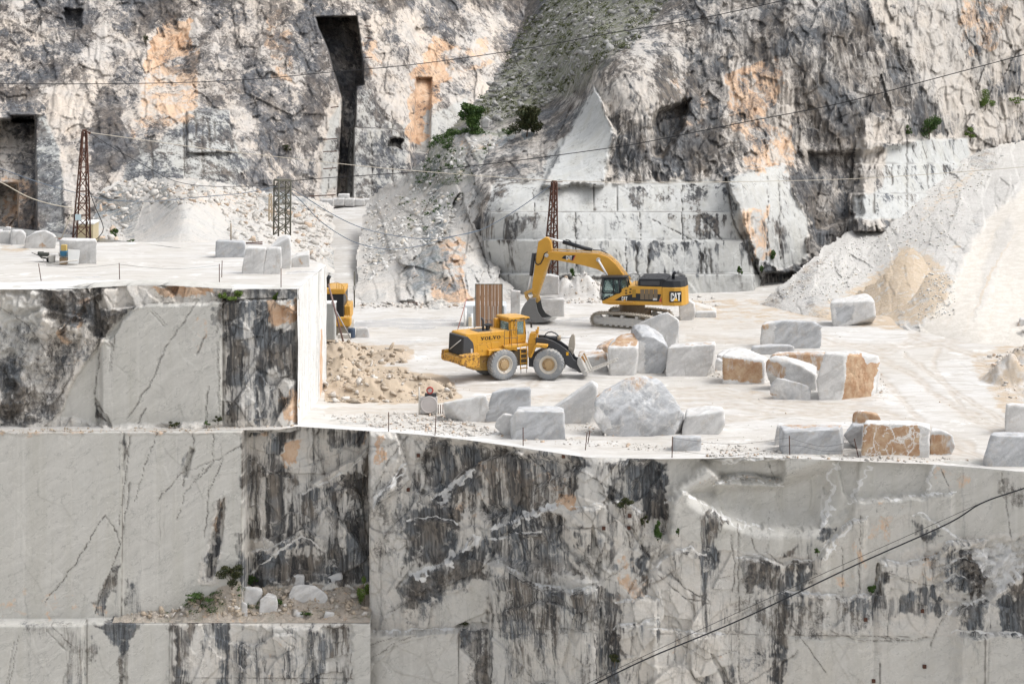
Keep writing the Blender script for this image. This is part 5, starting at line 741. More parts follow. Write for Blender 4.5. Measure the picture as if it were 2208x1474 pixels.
for lab, fr, bk, Y_, gr in [('pale angular rock at the left of the shelf', [(523, 1294), (540, 1297), (568, 1278), (566, 1266), (527, 1264)], [(530, 1262), (560, 1264)], 121.8, .35), ('pitted white rock in the middle of the shelf', [(558, 1318), (585, 1322), (600, 1305), (600, 1285), (580, 1278), (560, 1292)], [(575, 1276), (596, 1282)], 121.4, .2), ('largest white boulder on the shelf', [(620, 1272), (632, 1306), (660, 1310), (712, 1294), (715, 1285), (680, 1262), (640, 1256)], [(632, 1254), (660, 1258)], 122.2, .25), ('pointed grey wedge standing against the dark slab', [(698, 1250), (728, 1272), (740, 1230), (702, 1246)], [(738, 1229), (730, 1268)], 123.4, .4), ('small pale rock at the front lip of the shelf', [(514, 1318), (533, 1320), (534, 1300), (520, 1296)], [(520, 1295), (532, 1298)], 121.0, .2), ('white stone at the right end of the shelf', [(697, 1334), (720, 1330), (722, 1320), (702, 1317)], [(702, 1316), (720, 1318)], 120.9, .1), ('grey stone in front of the largest shelf boulder', [(636, 1330), (655, 1330), (652, 1320), (640, 1318)], [(640, 1317), (652, 1319)], 120.9, .5), ('flat pale rock at the back of the shelf', [(630, 1248), (656, 1248), (657, 1238), (634, 1238)], [(634, 1236), (656, 1236)], 123.2, .2)]:
    stone('boulder', lab, fr, bk, .8, Y0=Y_, z0=shelf_z(max(p[1] for p in fr), Y_) - .1, group=SH, grey=gr, cat='boulder', amp=.06, sub=5 if gr < .3 else 4, chip=.08)
# =============================================================== loose rubble: one mass per heap
def zyard(px, py):
    X, Y, _ = G(px, py); return X, Y, 0
_pro = []
def rock_protos():
    if not _pro:
        rg = np.random.default_rng(4)
        for k in range(28):
            bm = bmesh.new(); m = rg.integers(8, 14); pp = rg.normal(size=(m, 3)); pp /= np.linalg.norm(pp, axis=1, keepdims=True); pp *= rg.uniform(.75, 1.1, (m, 1))
            for p in pp: bm.verts.new(p)
            r_ = bmesh.ops.convex_hull(bm, input=bm.verts); bmesh.ops.recalc_face_normals(bm, faces=bm.faces); bm.verts.index_update(); bm.verts.ensure_lookup_table()
            _pro.append((np.array([v.co[:] for v in bm.verts]), np.array([[v.index for v in f.verts] for f in bm.faces]))); bm.free()
    return _pro
def scatter(name, label, areas, sizes, n, seed, place, mat, flat=.7, cat=None):
    rng = np.random.default_rng(seed); protos = rock_protos(); Vs, Fs, O, Gy_ = [], [], [], []; cnt = 0; polys = [(np.asarray(a, float), w_) for a, w_ in areas]; tot = sum(w_ for _, w_ in polys)
    for a, w_ in polys:
        k = int(n * w_ / tot); px = rng.uniform(a[:, 0].min(), a[:, 0].max(), k * 6); py = rng.uniform(a[:, 1].min(), a[:, 1].max(), k * 6); ok = np.nonzero(poly_sd(px, py, a) > 0)[0][:k]
        X, Y, Z = place(px[ok], py[ok])
        for i in range(len(ok)):
            s = sizes[0] * (sizes[1] / sizes[0]) ** (rng.random() ** 3.2) * .8; D, Fc = protos[rng.integers(len(protos))]; nv = len(D); q = D * (rng.uniform(.55, 1.25, 3) * [1, 1, flat]) * s
            qa = rng.random(3) - .5; qa /= np.linalg.norm(qa); R = np.array(Matrix.Rotation(rng.random() * 6.28, 3, Vector(qa))) if rng.random() < .6 else np.array(Matrix.Rotation(rng.random() * 6.28, 3, 'Z'))
            Vs.append(q @ R.T + [X[i], Y[i], Z[i] + s * .15]); Fs.append(Fc + cnt); cnt += nv; O.append(np.full(nv, rng.random())); Gy_.append(np.full(nv, rng.random()))
    O, Gy_ = np.concatenate(O), np.concatenate(Gy_)
    return tag(mesh_np(name, np.concatenate(Vs), np.concatenate(Fs), mat, attrs={'m1': (O, Gy_, O * 0)}), label, None, None, 'stuff')
def rub_mat(name, a, b, c_):
    n = NT(name); o, g, v = n.attr('m1'); c = n.mix(o, a, b); c = n.mix(n.ss(g, .72, .9), c, c_); c = n.mix(n.ss(n.noise(n.pos, 3, 6, .7), .4, .7, 0, .4), c, tuple(x * .6 for x in a)); n.base(c); n.bump(n.noise(n.pos, 5, 5, .7), .5, .08); return n.m
RUBG = rub_mat('grey_scree_stones', (.68, .665, .64), (.60, .59, .565), (.60, .54, .46)); RUBS = rub_mat('grey_slope_stones', (.34, .335, .32), (.25, .245, .23), (.42, .41, .39)); RUBW = rub_mat('pale_rubble', (.60, .57, .53), (.50, .47, .43), (.52, .40, .30)); RUBB = rub_mat('beige_rubble', (.47, .385, .295), (.42, .36, .29), (.58, .55, .51))
def on_yard(px, py):
    Y = GY(py); X = (px - CX) * Y / F
    for _ in range(6):
        z = yard_h(X.copy(), Y.copy()); Y = (H - z) * F / (py - HY); X = (px - CX) * Y / F
    return X, Y, yard_h(X.copy(), Y.copy())
dep = bpy.context.evaluated_depsgraph_get
def on_sheet(obj):
    from mathutils.bvhtree import BVHTree
    tr = []
    def f(px, py):
        if not tr:
            me = obj.data; co = np.empty(len(me.vertices) * 3, np.float32); me.vertices.foreach_get('co', co); co = co.reshape(-1, 3); qx, qy = proj(co[:, 0], co[:, 1], co[:, 2]); tr.append((co, qx, qy))
        co, qx, qy = tr[0]; X, Y, Z = np.zeros(len(px)), np.zeros(len(px)), np.zeros(len(px))
        for i in range(len(px)):
            k = np.argmin((qx - px[i]) ** 2 + (qy - py[i]) ** 2); X[i], Y[i], Z[i] = co[k]
        return X, Y, Z
    return f
OB = bpy.data.objects
scatter('beige_rubble', 'beige earthy rubble heaped along the foot of the bench', [([(700, 735), (770, 742), (880, 765), (860, 785), (700, 800)], 1.0), ([(695, 800), (860, 795), (970, 830), (985, 858), (920, 868), (700, 868)], 2.2)], (.06, .60), 1700, 5, on_yard, RUBB)
scatter('edge_gravel', 'loose gravel and chips strewn along the yard edge', [([(690, 895), (960, 890), (1090, 935), (1000, 942), (820, 924)], 4.0), ([(1040, 930), (1500, 965), (1480, 978), (1100, 950)], .8), ([(1210, 905), (1300, 915), (1440, 940), (1300, 940), (1215, 925)], .8), ([(1510, 950), (1680, 970), (1900, 985), (2100, 990), (2080, 1000), (1800, 990), (1520, 986)], 1.6), ([(1540, 790), (1560, 815), (1530, 812)], .2), ([(1860, 830), (1900, 800), (1920, 850), (1880, 868)], .3)], (.03, .26), 3600, 6, on_yard, RUBW)
scatter('yard_pebbles', 'small stones scattered over the yard floor', [([(720, 700), (1250, 690), (1900, 720), (2150, 900), (1600, 960), (1000, 890)], 1)], (.025, .12), 700, 7, on_yard, RUBW)
scatter('mound_rubble', 'stones on the gravel mounds at the right border', [([(2120, 770), (2230, 745), (2230, 870), (2150, 860)], 1), ([(2150, 735), (2220, 700), (2220, 745)], .4), ([(1440, 640), (1540, 640), (1560, 668), (1440, 665)], .4)], (.05, .4), 380, 8, on_yard, RUBW)
scatter('back_rubble', 'pale rubble tipped behind the excavator bucket', [([(1205, 615), (1250, 592), (1300, 630), (1300, 655), (1205, 655)], 1), ([(740, 652), (1010, 650), (1010, 664), (740, 664)], .5)], (.08, .45), 900, 9, on_yard, RUBW)
scatter('slope_rubble', 'broken white and pinkish rubble covering the slope under the left cliff', [([(270, 390), (560, 410), (620, 440), (560, 480), (440, 440), (300, 440), (215, 420)], 2.2), ([(215, 440), (300, 440), (260, 520), (220, 520)], .4), ([(625, 440), (715, 440), (715, 560), (650, 580)], 1.2), ([(480, 460), (620, 450), (640, 540), (500, 530)], .6)], (.10, 1.0), 1700, 10, on_sheet(OB['rubble_slope']), RUBW)
scatter('scree_rubble', 'grey white scree stones on the embankment flank', [([(1660, 650), (1800, 530), (1990, 410), (2060, 345), (2180, 310), (2100, 430), (2040, 540), (1950, 530), (1800, 650)], 2), ([(1990, 560), (2060, 600), (2060, 680), (1980, 690)], .4)], (.05, .24), 3800, 11, on_sheet(OB['embankment']), RUBG)
scatter('hillside_rubble', 'pale stones covering the hillside beside the haul road', [([(800, 440), (900, 400), (1000, 420), (960, 520), (860, 560), (790, 620), (780, 520)], 2), ([(930, 300), (1080, 300), (1000, 400), (880, 400)], .7)], (.08, .6), 1900, 12, on_sheet(OB['hillside']), RUBG)
scatter('shelf_gravel', 'pinkish gravel on the shelf below the dark slab', [([(260, 1325), (420, 1290), (560, 1270), (780, 1260), (790, 1325), (300, 1330)], 1)], (.04, .38), 1300, 13, on_sheet(OB['rubble_shelf']), RUBB)
scatter('ledge_gravel', 'grey chips lying in the scoop at the top of the wall', [([(1505, 1040), (1560, 1018), (1680, 1030), (1690, 1042), (1600, 1036), (1520, 1046)], 1)], (.03, .16), 260, 14, on_sheet(OB['rock_wall']), RUBW)
scatter('foot_rubble', 'pinkish gravel along the foot of the bench wall', [([(-20, 926), (500, 918), (640, 914), (640, 919), (400, 931), (-20, 936)], 1)], (.03, .2), 700, 15, on_yard, RUBB)
scatter('slope_stones', 'grey stones lying over the steep scrub slope', [([(1110, 90), (1180, -20), (1440, 0), (1370, 95), (1290, 140), (1180, 230), (1090, 260), (1000, 270), (1050, 190)], 1)], (.15, .9), 1500, 16, on_sheet(OB['cliff_face']), RUBS)
# =============================================================== machine building kit
class MB:
    """collects shapes in world coordinates and links them as one mesh under a parent"""
    def __init__(s): s.bm = bmesh.new()
    def poly_prism(s, A, B, bevel=0.0):
        bm = bmesh.new(); va = [bm.verts.new(p) for p in A]; vb = [bm.verts.new(p) for p in B]; n = len(va)
        bm.faces.new(va); bm.faces.new(vb[::-1])
        for i in range(n): bm.faces.new((va[i], vb[i], vb[(i + 1) % n], va[(i + 1) % n]))
        s._add(bm, bevel); return s
    def _add(s, bm, bevel=0.0, smooth=False):
        bmesh.ops.recalc_face_normals(bm, faces=bm.faces)
        if bevel: bmesh.ops.bevel(bm, geom=[e for e in bm.edges if len(e.link_faces) == 2 and e.calc_face_angle(0) > .5], offset=bevel, segments=2, affect='EDGES', profile=.5)
        if smooth:
            for f in bm.faces: f.smooth = True
        me = bpy.data.meshes.new('tmp'); bm.to_mesh(me); bm.free(); s.bm.from_mesh(me); bpy.data.meshes.remove(me)
    def tube(s, path, r, seg=8, r1=None):
        path = [Vector(p) for p in path]; bm = bmesh.new(); rings = []
        for i, p in enumerate(path):
            t = (path[min(i + 1, len(path) - 1)] - path[max(i - 1, 0)]).normalized(); a = t.orthogonal() if i == 0 else (a - t * a.dot(t))
            a = a.normalized(); b = t.cross(a); rr = r if r1 is None else r + (r1 - r) * i / (len(path) - 1)
            rings.append([bm.verts.new(p + (a * math.cos(k * 2 * math.pi / seg) + b * math.sin(k * 2 * math.pi / seg)) * rr) for k in range(seg)])
        for r0, r2 in zip(rings[:-1], rings[1:]):
            for k in range(seg): bm.faces.new((r0[k], r0[(k + 1) % seg], r2[(k + 1) % seg], r2[k]))
        bm.faces.new(rings[0][::-1]); bm.faces.new(rings[-1])
        for f in bm.faces: f.smooth = len(f.verts) == 4 and seg > 5
        s._add(bm); return s
    def lathe(s, prof, o, ax, seg=32, caps=True):
        """prof: (radius, distance along axis)"""
        o, ax = Vector(o), Vector(ax).normalized(); a = ax.orthogonal().normalized(); b = ax.cross(a); bm = bmesh.new(); rings = []
        for r, h in prof: rings.append([bm.verts.new(o + ax * h + (a * math.cos(k * 2 * math.pi / seg) + b * math.sin(k * 2 * math.pi / seg)) * max(r, .001)) for k in range(seg)])
        for r0, r2 in zip(rings[:-1], rings[1:]):
            for k in range(seg): bm.faces.new((r0[k], r0[(k + 1) % seg], r2[(k + 1) % seg], r2[k]))
        if caps: bm.faces.new(rings[0][::-1]); bm.faces.new(rings[-1])
        s._add(bm); return s
    def quad(s, pts):
        bm = bmesh.new(); bm.faces.new([bm.verts.new(p) for p in pts]); me = bpy.data.meshes.new('tmp'); bm.to_mesh(me); bm.free(); s.bm.from_mesh(me); bpy.data.meshes.remove(me); return s
    def build(s, name, mat, parent=None, label=None):
        org = Vector(parent.matrix_world.translation) if parent and not parent.parent else (Vector(_orig[parent.name]) if parent else None)
        me = bpy.data.meshes.new(name)
        if org is None:
            cs = [v.co for v in s.bm.verts]; org = Vector((sum(c.x for c in cs) / len(cs), sum(c.y for c in cs) / len(cs), min(c.z for c in cs))); top = True
        else: top = False
        bmesh.ops.translate(s.bm, verts=s.bm.verts, vec=-org); s.bm.to_mesh(me); s.bm.free()
        me.materials.append(mat); o = bpy.data.objects.new(name, me); COL.objects.link(o)
        if top: o.location = org
        elif parent: o.parent = parent
        _orig[o.name] = org[:]
        if label: o['label'] = label
        return o
_orig = {}
def root(name, loc, label, cat, group=None):
    e = empty(name, loc); bpy.context.view_layer.update(); e.matrix_world.translation = Vector(loc); _orig[e.name] = tuple(loc); tag(e, label, cat, group); return e
class Fr:
    """a local frame: a along the machine, l across it (positive away from the camera), z up"""
    def __init__(s, px, Y, yaw, z0=0.0):
        s.o = Vector(((px - CX) * Y / F, Y, z0)); s.f = Vector((math.cos(yaw), math.sin(yaw), 0)); s.l = Vector((-math.sin(yaw), math.cos(yaw), 0))
    def W(s, a, l, z): return s.o + s.f * a + s.l * l + Vector((0, 0, z))
    def at(s, px, py, l):
        """where the sight line of a photo pixel meets the plane at distance l across"""
        d = Vector(((px - CX) / F, 1, -(py - HY) / F)); c = Vector((0, 0, H)); k = (s.o + s.l * l - c).dot(s.l) / d.dot(s.l); p = c + d * k - s.o
        return p.dot(s.f), p.z
    def prof(s, pts, l, conv=None):
        return [s.at(*(conv(*p) if conv else p), l) for p in pts]
    def prism(s, mb, pts, l0, l1, bevel=.02):
        mb.poly_prism([s.W(a, l0, z) for a, z in pts], [s.W(a, l1, z) for a, z in pts], bevel); return mb
    def box(s, mb, a0, a1, l0, l1, z0, z1, bevel=.02): return s.prism(mb, [(a0, z0), (a1, z0), (a1, z1), (a0, z1)], l0, l1, bevel)
def zoomer(x0, y0, k): return lambda x, y: (x0 + x / k, y0 + y / k)
def paint_mat(name, c, dust=(.52, .47, .40), amt=.45, rough=.5, rust=0.0, spec=.35):
    n = NT(name); p = n.pos; a = n.noise(p, 1.6, 7, .7); b = n.noise(p, 9, 6, .75); up = n.n.new('ShaderNodeSeparateXYZ'); n.t.links.new(n.geo.outputs['Normal'], up.inputs[0])
    col = n.mix(n.ss(a, .3, .7, 0, .3), c, tuple(x * .72 for x in c))
    f = n.mth('ADD', n.mth('ADD', n.mth('MULTIPLY', n.mth('SUBTRACT', a, .5), 1.3), n.mth('MULTIPLY', n.mth('SUBTRACT', b, .5), .8)), n.mth('MULTIPLY', n.ss(up.outputs[2], .2, .9), .28))
    col = n.mix(n.ss(f, .35 - amt * .55, .75 - amt * .3, 0, min(.95, amt * 1.5)), col, dust)
    if rust: col = n.mix(n.ss(n.noise(p, 4.5, 7, .75), .60 - rust * .12, .68 - rust * .1, 0, .9), col, (.13, .06, .03))
    n.base(col); n.put(n.b.inputs['Roughness'], n.ss(f, .2, .6, rough, .9)); n.b.inputs['Specular IOR Level'].default_value = spec
    n.bump(b, .12, .03); return n.m
YEL = paint_mat('loader_yellow_paint', (.60, .31, .035), amt=.40, rust=.25); YELR = paint_mat('rusty_yellow_paint', (.62, .33, .05), amt=.35, rust=1.0)
CATY = paint_mat('excavator_yellow_paint', (.56, .30, .045), amt=.34); CATD = paint_mat('dusty_yellow_arm', (.56, .33, .09), amt=.55, rust=.4)
BLK = paint_mat('black_paint', (.018, .02, .024), amt=.12, rough=.4); DGR = paint_mat('dark_grey_paint', (.055, .057, .062), amt=.24); STEEL = paint_mat('dusty_steel', (.44, .43, .41), (.56, .53, .47), amt=.75, rust=.1)
TYRE = paint_mat('dusty_tyre', (.25, .26, .27), (.50, .47, .42), .8, .9, 0, .15); TREAD = paint_mat('caked_track_shoe', (.36, .33, .28), (.52, .48, .42), .8, .9, .2, .15); RIM = paint_mat('dusty_rim', (.58, .54, .47), amt=.5, rust=.15)
DUSTW = paint_mat('dust_white_steel', (.56, .54, .50), amt=.6, rust=.1); CHROME = paint_mat('bright_piston_rod', (.78, .78, .78), amt=.0, rough=.25); WHT = paint_mat('white_lettering', (.80, .80, .78), amt=0, rough=.5); BLT = paint_mat('black_lettering', (.012, .012, .012), amt=0); RED = paint_mat('red_trim', (.45, .07, .055), amt=.35)
RUSTY = paint_mat('rusty_iron', (.085, .038, .026), (.25, .15, .10), .3, .85, .4); GRN = paint_mat('weathered_grey_iron', (.13, .125, .10), (.3, .27, .22), .3, .8, .2); GREEN_T = paint_mat('bright_triangle_yellow', (.80, .42, .02), amt=0)
def glass_mat():
    n = NT('cab_glass'); n.base((.30, .42, .41)); n.b.inputs['Roughness'].default_value = .06; n.b.inputs['Transmission Weight'].default_value = .75; n.b.inputs['Alpha'].default_value = .55; n.b.inputs['IOR'].default_value = 1.1; n.b.inputs['Specular IOR Level'].default_value = .5
    return n.m
GLASS = glass_mat(); DARKGL = paint_mat('dark_glass', (.02, .03, .03), amt=.0, rough=.08, spec=.6)
def wheel(name, parent, o, ax, R, W_, lugs=26):
    """tyre with chevron lugs, rim and hub; ax points to the outer side"""
    o, ax = Vector(o), Vector(ax).normalized(); t = MB(); h = W_ / 2
    t.lathe([(R * .56, h * .86), (R * .60, h * .98), (R * .74, h * 1.02), (R * .88, h * .97), (R * .955, h * .82), (R * .965, 0), (R * .955, -h * .82), (R * .88, -h), (R * .6, -h), (R * .55, -h * .8)], o, ax, 56, False)
    a = ax.orthogonal().normalized(); b = ax.cross(a)
    for k in range(lugs):
        for sgn in (1, -1):
            th = (k + (.5 if sgn < 0 else 0)) * 2 * math.pi / lugs; dth = .16
            q = lambda tt, ll, rr: o + (a * math.cos(tt) + b * math.sin(tt)) * rr + ax * ll
            A = [q(th, 0, R * .94), q(th + .075, 0, R * .94), q(th + .075 + dth, sgn * h * .97, R * .90), q(th + dth, sgn * h * .97, R * .90)]
            B = [q(th + .008, 0, R), q(th + .066, 0, R), q(th + .066 + dth, sgn * h * .93, R * .975), q(th + .008 + dth, sgn * h * .93, R * .975)]
            t.poly_prism(A, B)
    ty = t.build('tyre', TYRE, parent)
    r = MB(); r.lathe([(R * .585, h * .80), (R * .585, h * .99), (R * .545, h * 1.0), (R * .50, h * .80), (R * .40, h * .62)], o, ax, 40, False); r.lathe([(R * .55, h * .5), (R * .55, -h * .7)], o, ax, 30); r.build('rim', RIM, ty)
    hb = MB(); hb.lathe([(R * .41, h * .60), (R * .40, h * .72), (R * .30, h * .74), (R * .27, h * .95), (R * .12, h * 1.0), (R * .02, h * 1.0)], o, ax, 32)
    for k in range(12): th = k * math.pi / 6; hb.lathe([(.035, h * .70), (.035, h * .80)], o + (a * math.cos(th) + b * math.sin(th)) * R * .35, ax, 6)
    hb.build('hub', paint_mat('dusty_hub', (.40, .28, .15), (.5, .44, .36), .6, .6, .5) if 'dusty_hub' not in bpy.data.materials else bpy.data.materials['dusty_hub'], ty)
    return ty
def letters(fr, text, a0, z0, h, l, gap=.12, style='sans', wd=None):
    """lettering as flat raised strokes on the plane l; returns MB; text runs along +a"""
    mb = MB(); x = a0; w_ = wd or h * (1.0 if style == 'slab' else .62); t = h * .22; e = .014
    def rect(p): fr.prism(mb, [(x + p[0] * w_, z0 + p[1] * h), (x + p[2] * w_, z0 + p[1] * h), (x + p[2] * w_, z0 + p[3] * h), (x + p[0] * w_, z0 + p[3] * h)], l, l - e, 0)
    def pol(ps): fr.prism(mb, [(x + p[0] * w_, z0 + p[1] * h) for p in ps], l, l - e, 0)
    def arc(a_, b_, rx=.5, ry=.5, tk=.2, ty_=.13, n=18):
        for k in range(n):
            t0, t1 = a_ + (b_ - a_) * k / n, a_ + (b_ - a_) * (k + 1) / n
            pol([(.5 + rx * math.cos(t0), .5 + ry * math.sin(t0)), (.5 + rx * math.cos(t1), .5 + ry * math.sin(t1)), (.5 + (rx - tk) * math.cos(t1), .5 + (ry - ty_) * math.sin(t1)), (.5 + (rx - tk) * math.cos(t0), .5 + (ry - ty_) * math.sin(t0))])
    for c in text:
        if c == 'V': pol([(.06, 1), (.36, 1), (.58, .3), (.44, 0)]); pol([(.94, 1), (.80, 1), (.50, .1), (.56, 0)]); rect((-.04, .88, .42, 1)); rect((.66, .88, 1.04, 1))
        elif c == 'O': arc(0, 2 * math.pi, .5, .5, .24, .12)
        elif c == 'L': rect((.10, 0, .42, 1)); rect((-.02, .88, .54, 1)); rect((-.02, 0, .98, .13)); rect((.82, 0, .98, .36))
        elif c == 'C': rect((0, .15, .34, .85)); rect((.12, .82, .88, 1)); rect((.12, 0, .88, .18)); rect((.66, .62, 1, .90)); rect((.66, .10, 1, .38)); rect((0, .1, .4, .9))
        elif c == 'A': pol([(.0, 0), (.30, 0), (.54, 1), (.32, 1)]); pol([(1, 0), (.70, 0), (.46, 1), (.68, 1)]); rect((.34, .55, .66, .72))
        elif c == 'T': rect((0, .80, 1, 1)); rect((.33, 0, .67, .8))
        elif c == '3': rect((.0, .82, .9, 1)); rect((.0, 0, .9, .18)); rect((.2, .42, .9, .58)); rect((.66, .0, 1, .47)); rect((.66, .53, 1, 1))
        elif c == '8': rect((0, 0, .32, 1)); rect((.68, 0, 1, 1)); rect((.3, .84, .7, 1)); rect((.3, 0, .7, .16)); rect((.3, .42, .7, .58))
        elif c == '5': rect((0, .82, 1, 1)); rect((0, .45, .34, .85)); rect((.3, .45, .9, .62)); rect((.66, .08, 1, .55)); rect((0, 0, .85, .17))
        x += w_ * (1 + gap)
    return mb
# =============================================================== wheel loader
def build_loader():
    Rf = Fr(1065.5, 139.6, math.radians(30)); Ff = Fr(1187.5, 139.75, math.radians(-8)); Z1 = zoomer(960, 660, 8.67); Z2 = zoomer(1120, 680, 9.83)
    R = root('wheel_loader', ((Rf.o + Ff.o) / 2)[:], 'dusty yellow articulated wheel loader with pallet forks and a driver in its cab', 'wheel loader')
    R0, W0, tr = 1.08, .74, 1.13
    for fr in (Rf, Ff):
        for sg in (-1, 1): wheel('wheel', R, fr.W(0, sg * tr, R0), fr.l * sg, R0, W0)
    hw = 1.05
    b = MB()  # engine hood
    hp = Rf.prof([(460, 545), (1222, 470), (1222, 760), (1080, 830), (620, 900), (540, 900), (540, 640)], -hw, lambda x, y: Z1(x, y)); top = max(z for a, z in hp); a_r, a_f = hp[0][0], hp[1][0]
    top = 3.36; zb = 1.75
    b = MB(); Rf.prism(b, [(-2.85, zb), (-2.85, 3.26), (-2.76, top), (.62, top), (.62, 2.2), (.3, 1.95), (-.9, zb)], -hw, hw, .05); hood = b.build('engine_hood', YEL, R)
    p_ = MB()   # side panels and doors of the hood
    for (a0, a1, z0, z1) in ((-1.95, -.86, 2.12, 2.62), (-.80, -.12, 2.12, 2.64)): Rf.box(p_, a0, a1, -hw - .02, -hw + .02, z0, z1, .012)
    Rf.box(p_, -1.95, .1, -hw - .015, -hw + .02, 2.70, 3.22, .012); p_.build('side_panel', YEL, hood)
    q = MB(); Rf.box(q, -1.6, -.5, -.62, .62, top, top + .03, .01); q.build('hood_vent', DGR, hood)
    letters(Rf, 'VOLVO', -1.67, 2.84, .24, -hw - .017, .10, 'slab', .29).build('lettering', BLT, hood)
    g = MB(); Rf.prism(g, [(-2.70, 1.80), (-3.02, 1.80), (-3.06, 1.90), (-3.0, 3.18), (-2.88, 3.22), (-2.70, 3.20), (-2.28, 2.78), (-2.20, 2.5), (-2.20, 1.80)], -hw - .02, hw + .02, .03); gr = g.build('radiator_grille', DGR, R)
    s_ = MB()
    for k in range(16): z = 1.90 + k * .078; s_.poly_prism([Rf.W(-3.075 + .055 * k / 16, -.92, z), Rf.W(-3.075 + .055 * k / 16, .92, z), Rf.W(-3.075 + .055 * k / 16, .92, z + .05), Rf.W(-3.075 + .055 * k / 16, -.92, z + .05)], [Rf.W(-3.02, -.92, z + .01), Rf.W(-3.02, .92, z + .01), Rf.W(-3.02, .92, z + .04), Rf.W(-3.02, -.92, z + .04)])
    s_.build('grille_slats', BLK, gr); d = MB(); d.tube([Rf.W(-3.10, .78, 2.1), Rf.W(-3.06, -.75, 2.95)], .035, 6); d.build('diagonal_bar', CHROME, gr)
    n = MB(); Rf.box(n, -2.46, -2.32, -hw - .035, -hw, 2.02, 2.34, 0); n.build('number_plate', DUSTW, gr)
    c = MB(); Rf.prism(c, [(-3.45, 1.35), (-3.45, 1.78), (-3.35, 1.86), (-2.95, 1.86), (-2.95, 1.35), (-3.05, 1.25)], -1.45, 1.45, .06); Rf.prism(c, [(-3.42, 1.3), (-3.42, 2.02), (-1.95, 2.06), (-1.95, 1.1), (-2.3, 1.02)], -1.48, -1.0, .09); Rf.prism(c, [(-3.42, 1.3), (-3.42, 2.02), (-1.95, 2.06), (-1.95, 1.1), (-2.3, 1.02)], 1.0, 1.48, .09)
    Rf.prism(c, [(-3.1, 1.3), (-2.0, 1.85), (-1.7, 1.85), (-1.7, .95), (-2.2, .9)], -1.0, 1.0, .05); c.build('counterweight', YELR, R)
    f_ = MB(); Rf.prism(f_, [(-2.0, .75), (-2.0, 1.95), (-.2, 2.0), (1.0, 1.9), (2.15, 1.6), (2.15, .8), (.9, .62), (-.8, .6)], -.55, .55, .04); Rf.box(f_, -.35, .35, -.9, .9, .8, 1.35, .08); f_.build('rear_frame', paint_mat('dusty_yellow_frame', (.45, .28, .08), amt=.6, rust=.5), R)
    fd = MB(); Rf.prism(fd, [(-1.15, 1.75), (-1.15, 2.16), (1.1, 2.2), (1.15, 1.9), (.9, 2.0), (-.9, 2.05)], -1.3, -.95, .03); Rf.prism(fd, [(-1.15, 1.75), (-1.15, 2.16), (1.1, 2.2), (1.15, 1.9), (.9, 2.0), (-.9, 2.05)], .95, 1.3, .03); fd.build('mudguard', YEL, R)
    e = MB(); e.tube([Rf.W(-1.05, -.3, top), Rf.W(-1.05, -.3, 4.0), Rf.W(-1.08, -.3, 4.12), Rf.W(-1.17, -.3, 4.26)], .085, 12); e.build('exhaust_pipe', DGR, R)
    e = MB(); e.lathe([(.12, 0), (.12, .38)], Rf.W(-.72, -.3, top), (0, 0, 1), 16); e.build('breather', BLK, R)
    e = MB(); e.lathe([(.12, 0), (.14, .16), (.20, .22), (.29, .27), (.29, .33), (.2, .38), (.05, .40)], Rf.W(-.38, .15, top), (0, 0, 1), 22); e.build('air_cleaner', BLK, R)
    # cab
    pl = MB(); Rf.prism(pl, [(.02, 2.22), (.02, 2.38), (2.15, 2.36), (2.2, 2.2), (.6, 2.16)], -1.38, 1.3, .03); pl.build('cab_platform', YEL, R)
    c0, c1, cl0, cl1, cz0, cz1 = .78, 2.02, -.86, .78, 2.38, 4.02
    cab = MB(); Rf.prism(cab, [(c0, cz0), (c1 + .06, cz0), (c1 + .10, 2.98), (c0, 2.98)], cl0, cl1, .03)
    for (a0, a1) in ((c0, c0 + .30), (c0 + .34, c0 + .46)): Rf.box(cab, a0, a1, cl0, cl0 + .10, 2.9, cz1, .015)
    for l0 in (cl0, cl1 - .1):
        cab.tube([Rf.W(c1 + .05, l0 + .05, 2.95), Rf.W(c1 - .05, l0 + .05, cz1)], .05, 6)
        Rf.box(cab, c0, c0 + .1, l0, l0 + .1, 2.9, cz1, .01)
    Rf.box(cab, c0 - .02, c0 + .05, cl0, cl0 + .16, 2.9, cz1, .01); Rf.box(cab, c0 - .02, c0 + .05, cl1 - .22, cl1, 2.9, cz1, .01); Rf.box(cab, c0 - .02, c0 + .05, cl0, cl1, 3.86, cz1, .01)
    cb = cab.build('cab', YEL, R)
    x = MB(); Rf.box(x, c0 + .5, c1 - .02, cl0 - .03, cl0 + .03, 2.42, 2.96, .02); Rf.box(x, c0 + .5, c0 + .57, cl0 - .02, cl0 + .03, 2.96, 3.96, .01); Rf.box(x, c1 - .14, c1 - .06, cl0 - .02, cl0 + .03, 2.96, 3.96, .01); Rf.box(x, c0 + .5, c1 - .06, cl0 - .02, cl0 + .03, 3.90, 3.97, .01); dr = x.build('door', YEL, cb)
    gl = MB(); Rf.box(gl, c0 + .57, c1 - .14, cl0, cl0 + .012, 2.98, 3.90, 0); gl.build('door_window', GLASS, cb)
    gl = MB(); Rf.box(gl, c0 + .01, c0 + .02, cl0 + .16, cl1 - .22, 2.98, 3.86, 0); gl.build('rear_window', GLASS, cb)
    gl = MB(); gl.poly_prism([Rf.W(c1 + .09, cl0 + .08, 2.9), Rf.W(c1 + .09, cl1 - .08, 2.9), Rf.W(c1 - .02, cl1 - .08, 4.0), Rf.W(c1 - .02, cl0 + .08, 4.0)], [Rf.W(c1 + .1, cl0 + .08, 2.9), Rf.W(c1 + .1, cl1 - .08, 2.9), Rf.W(c1 - .01, cl1 - .08, 4.0), Rf.W(c1 - .01, cl0 + .08, 4.0)]); gl.build('windscreen', GLASS, cb)
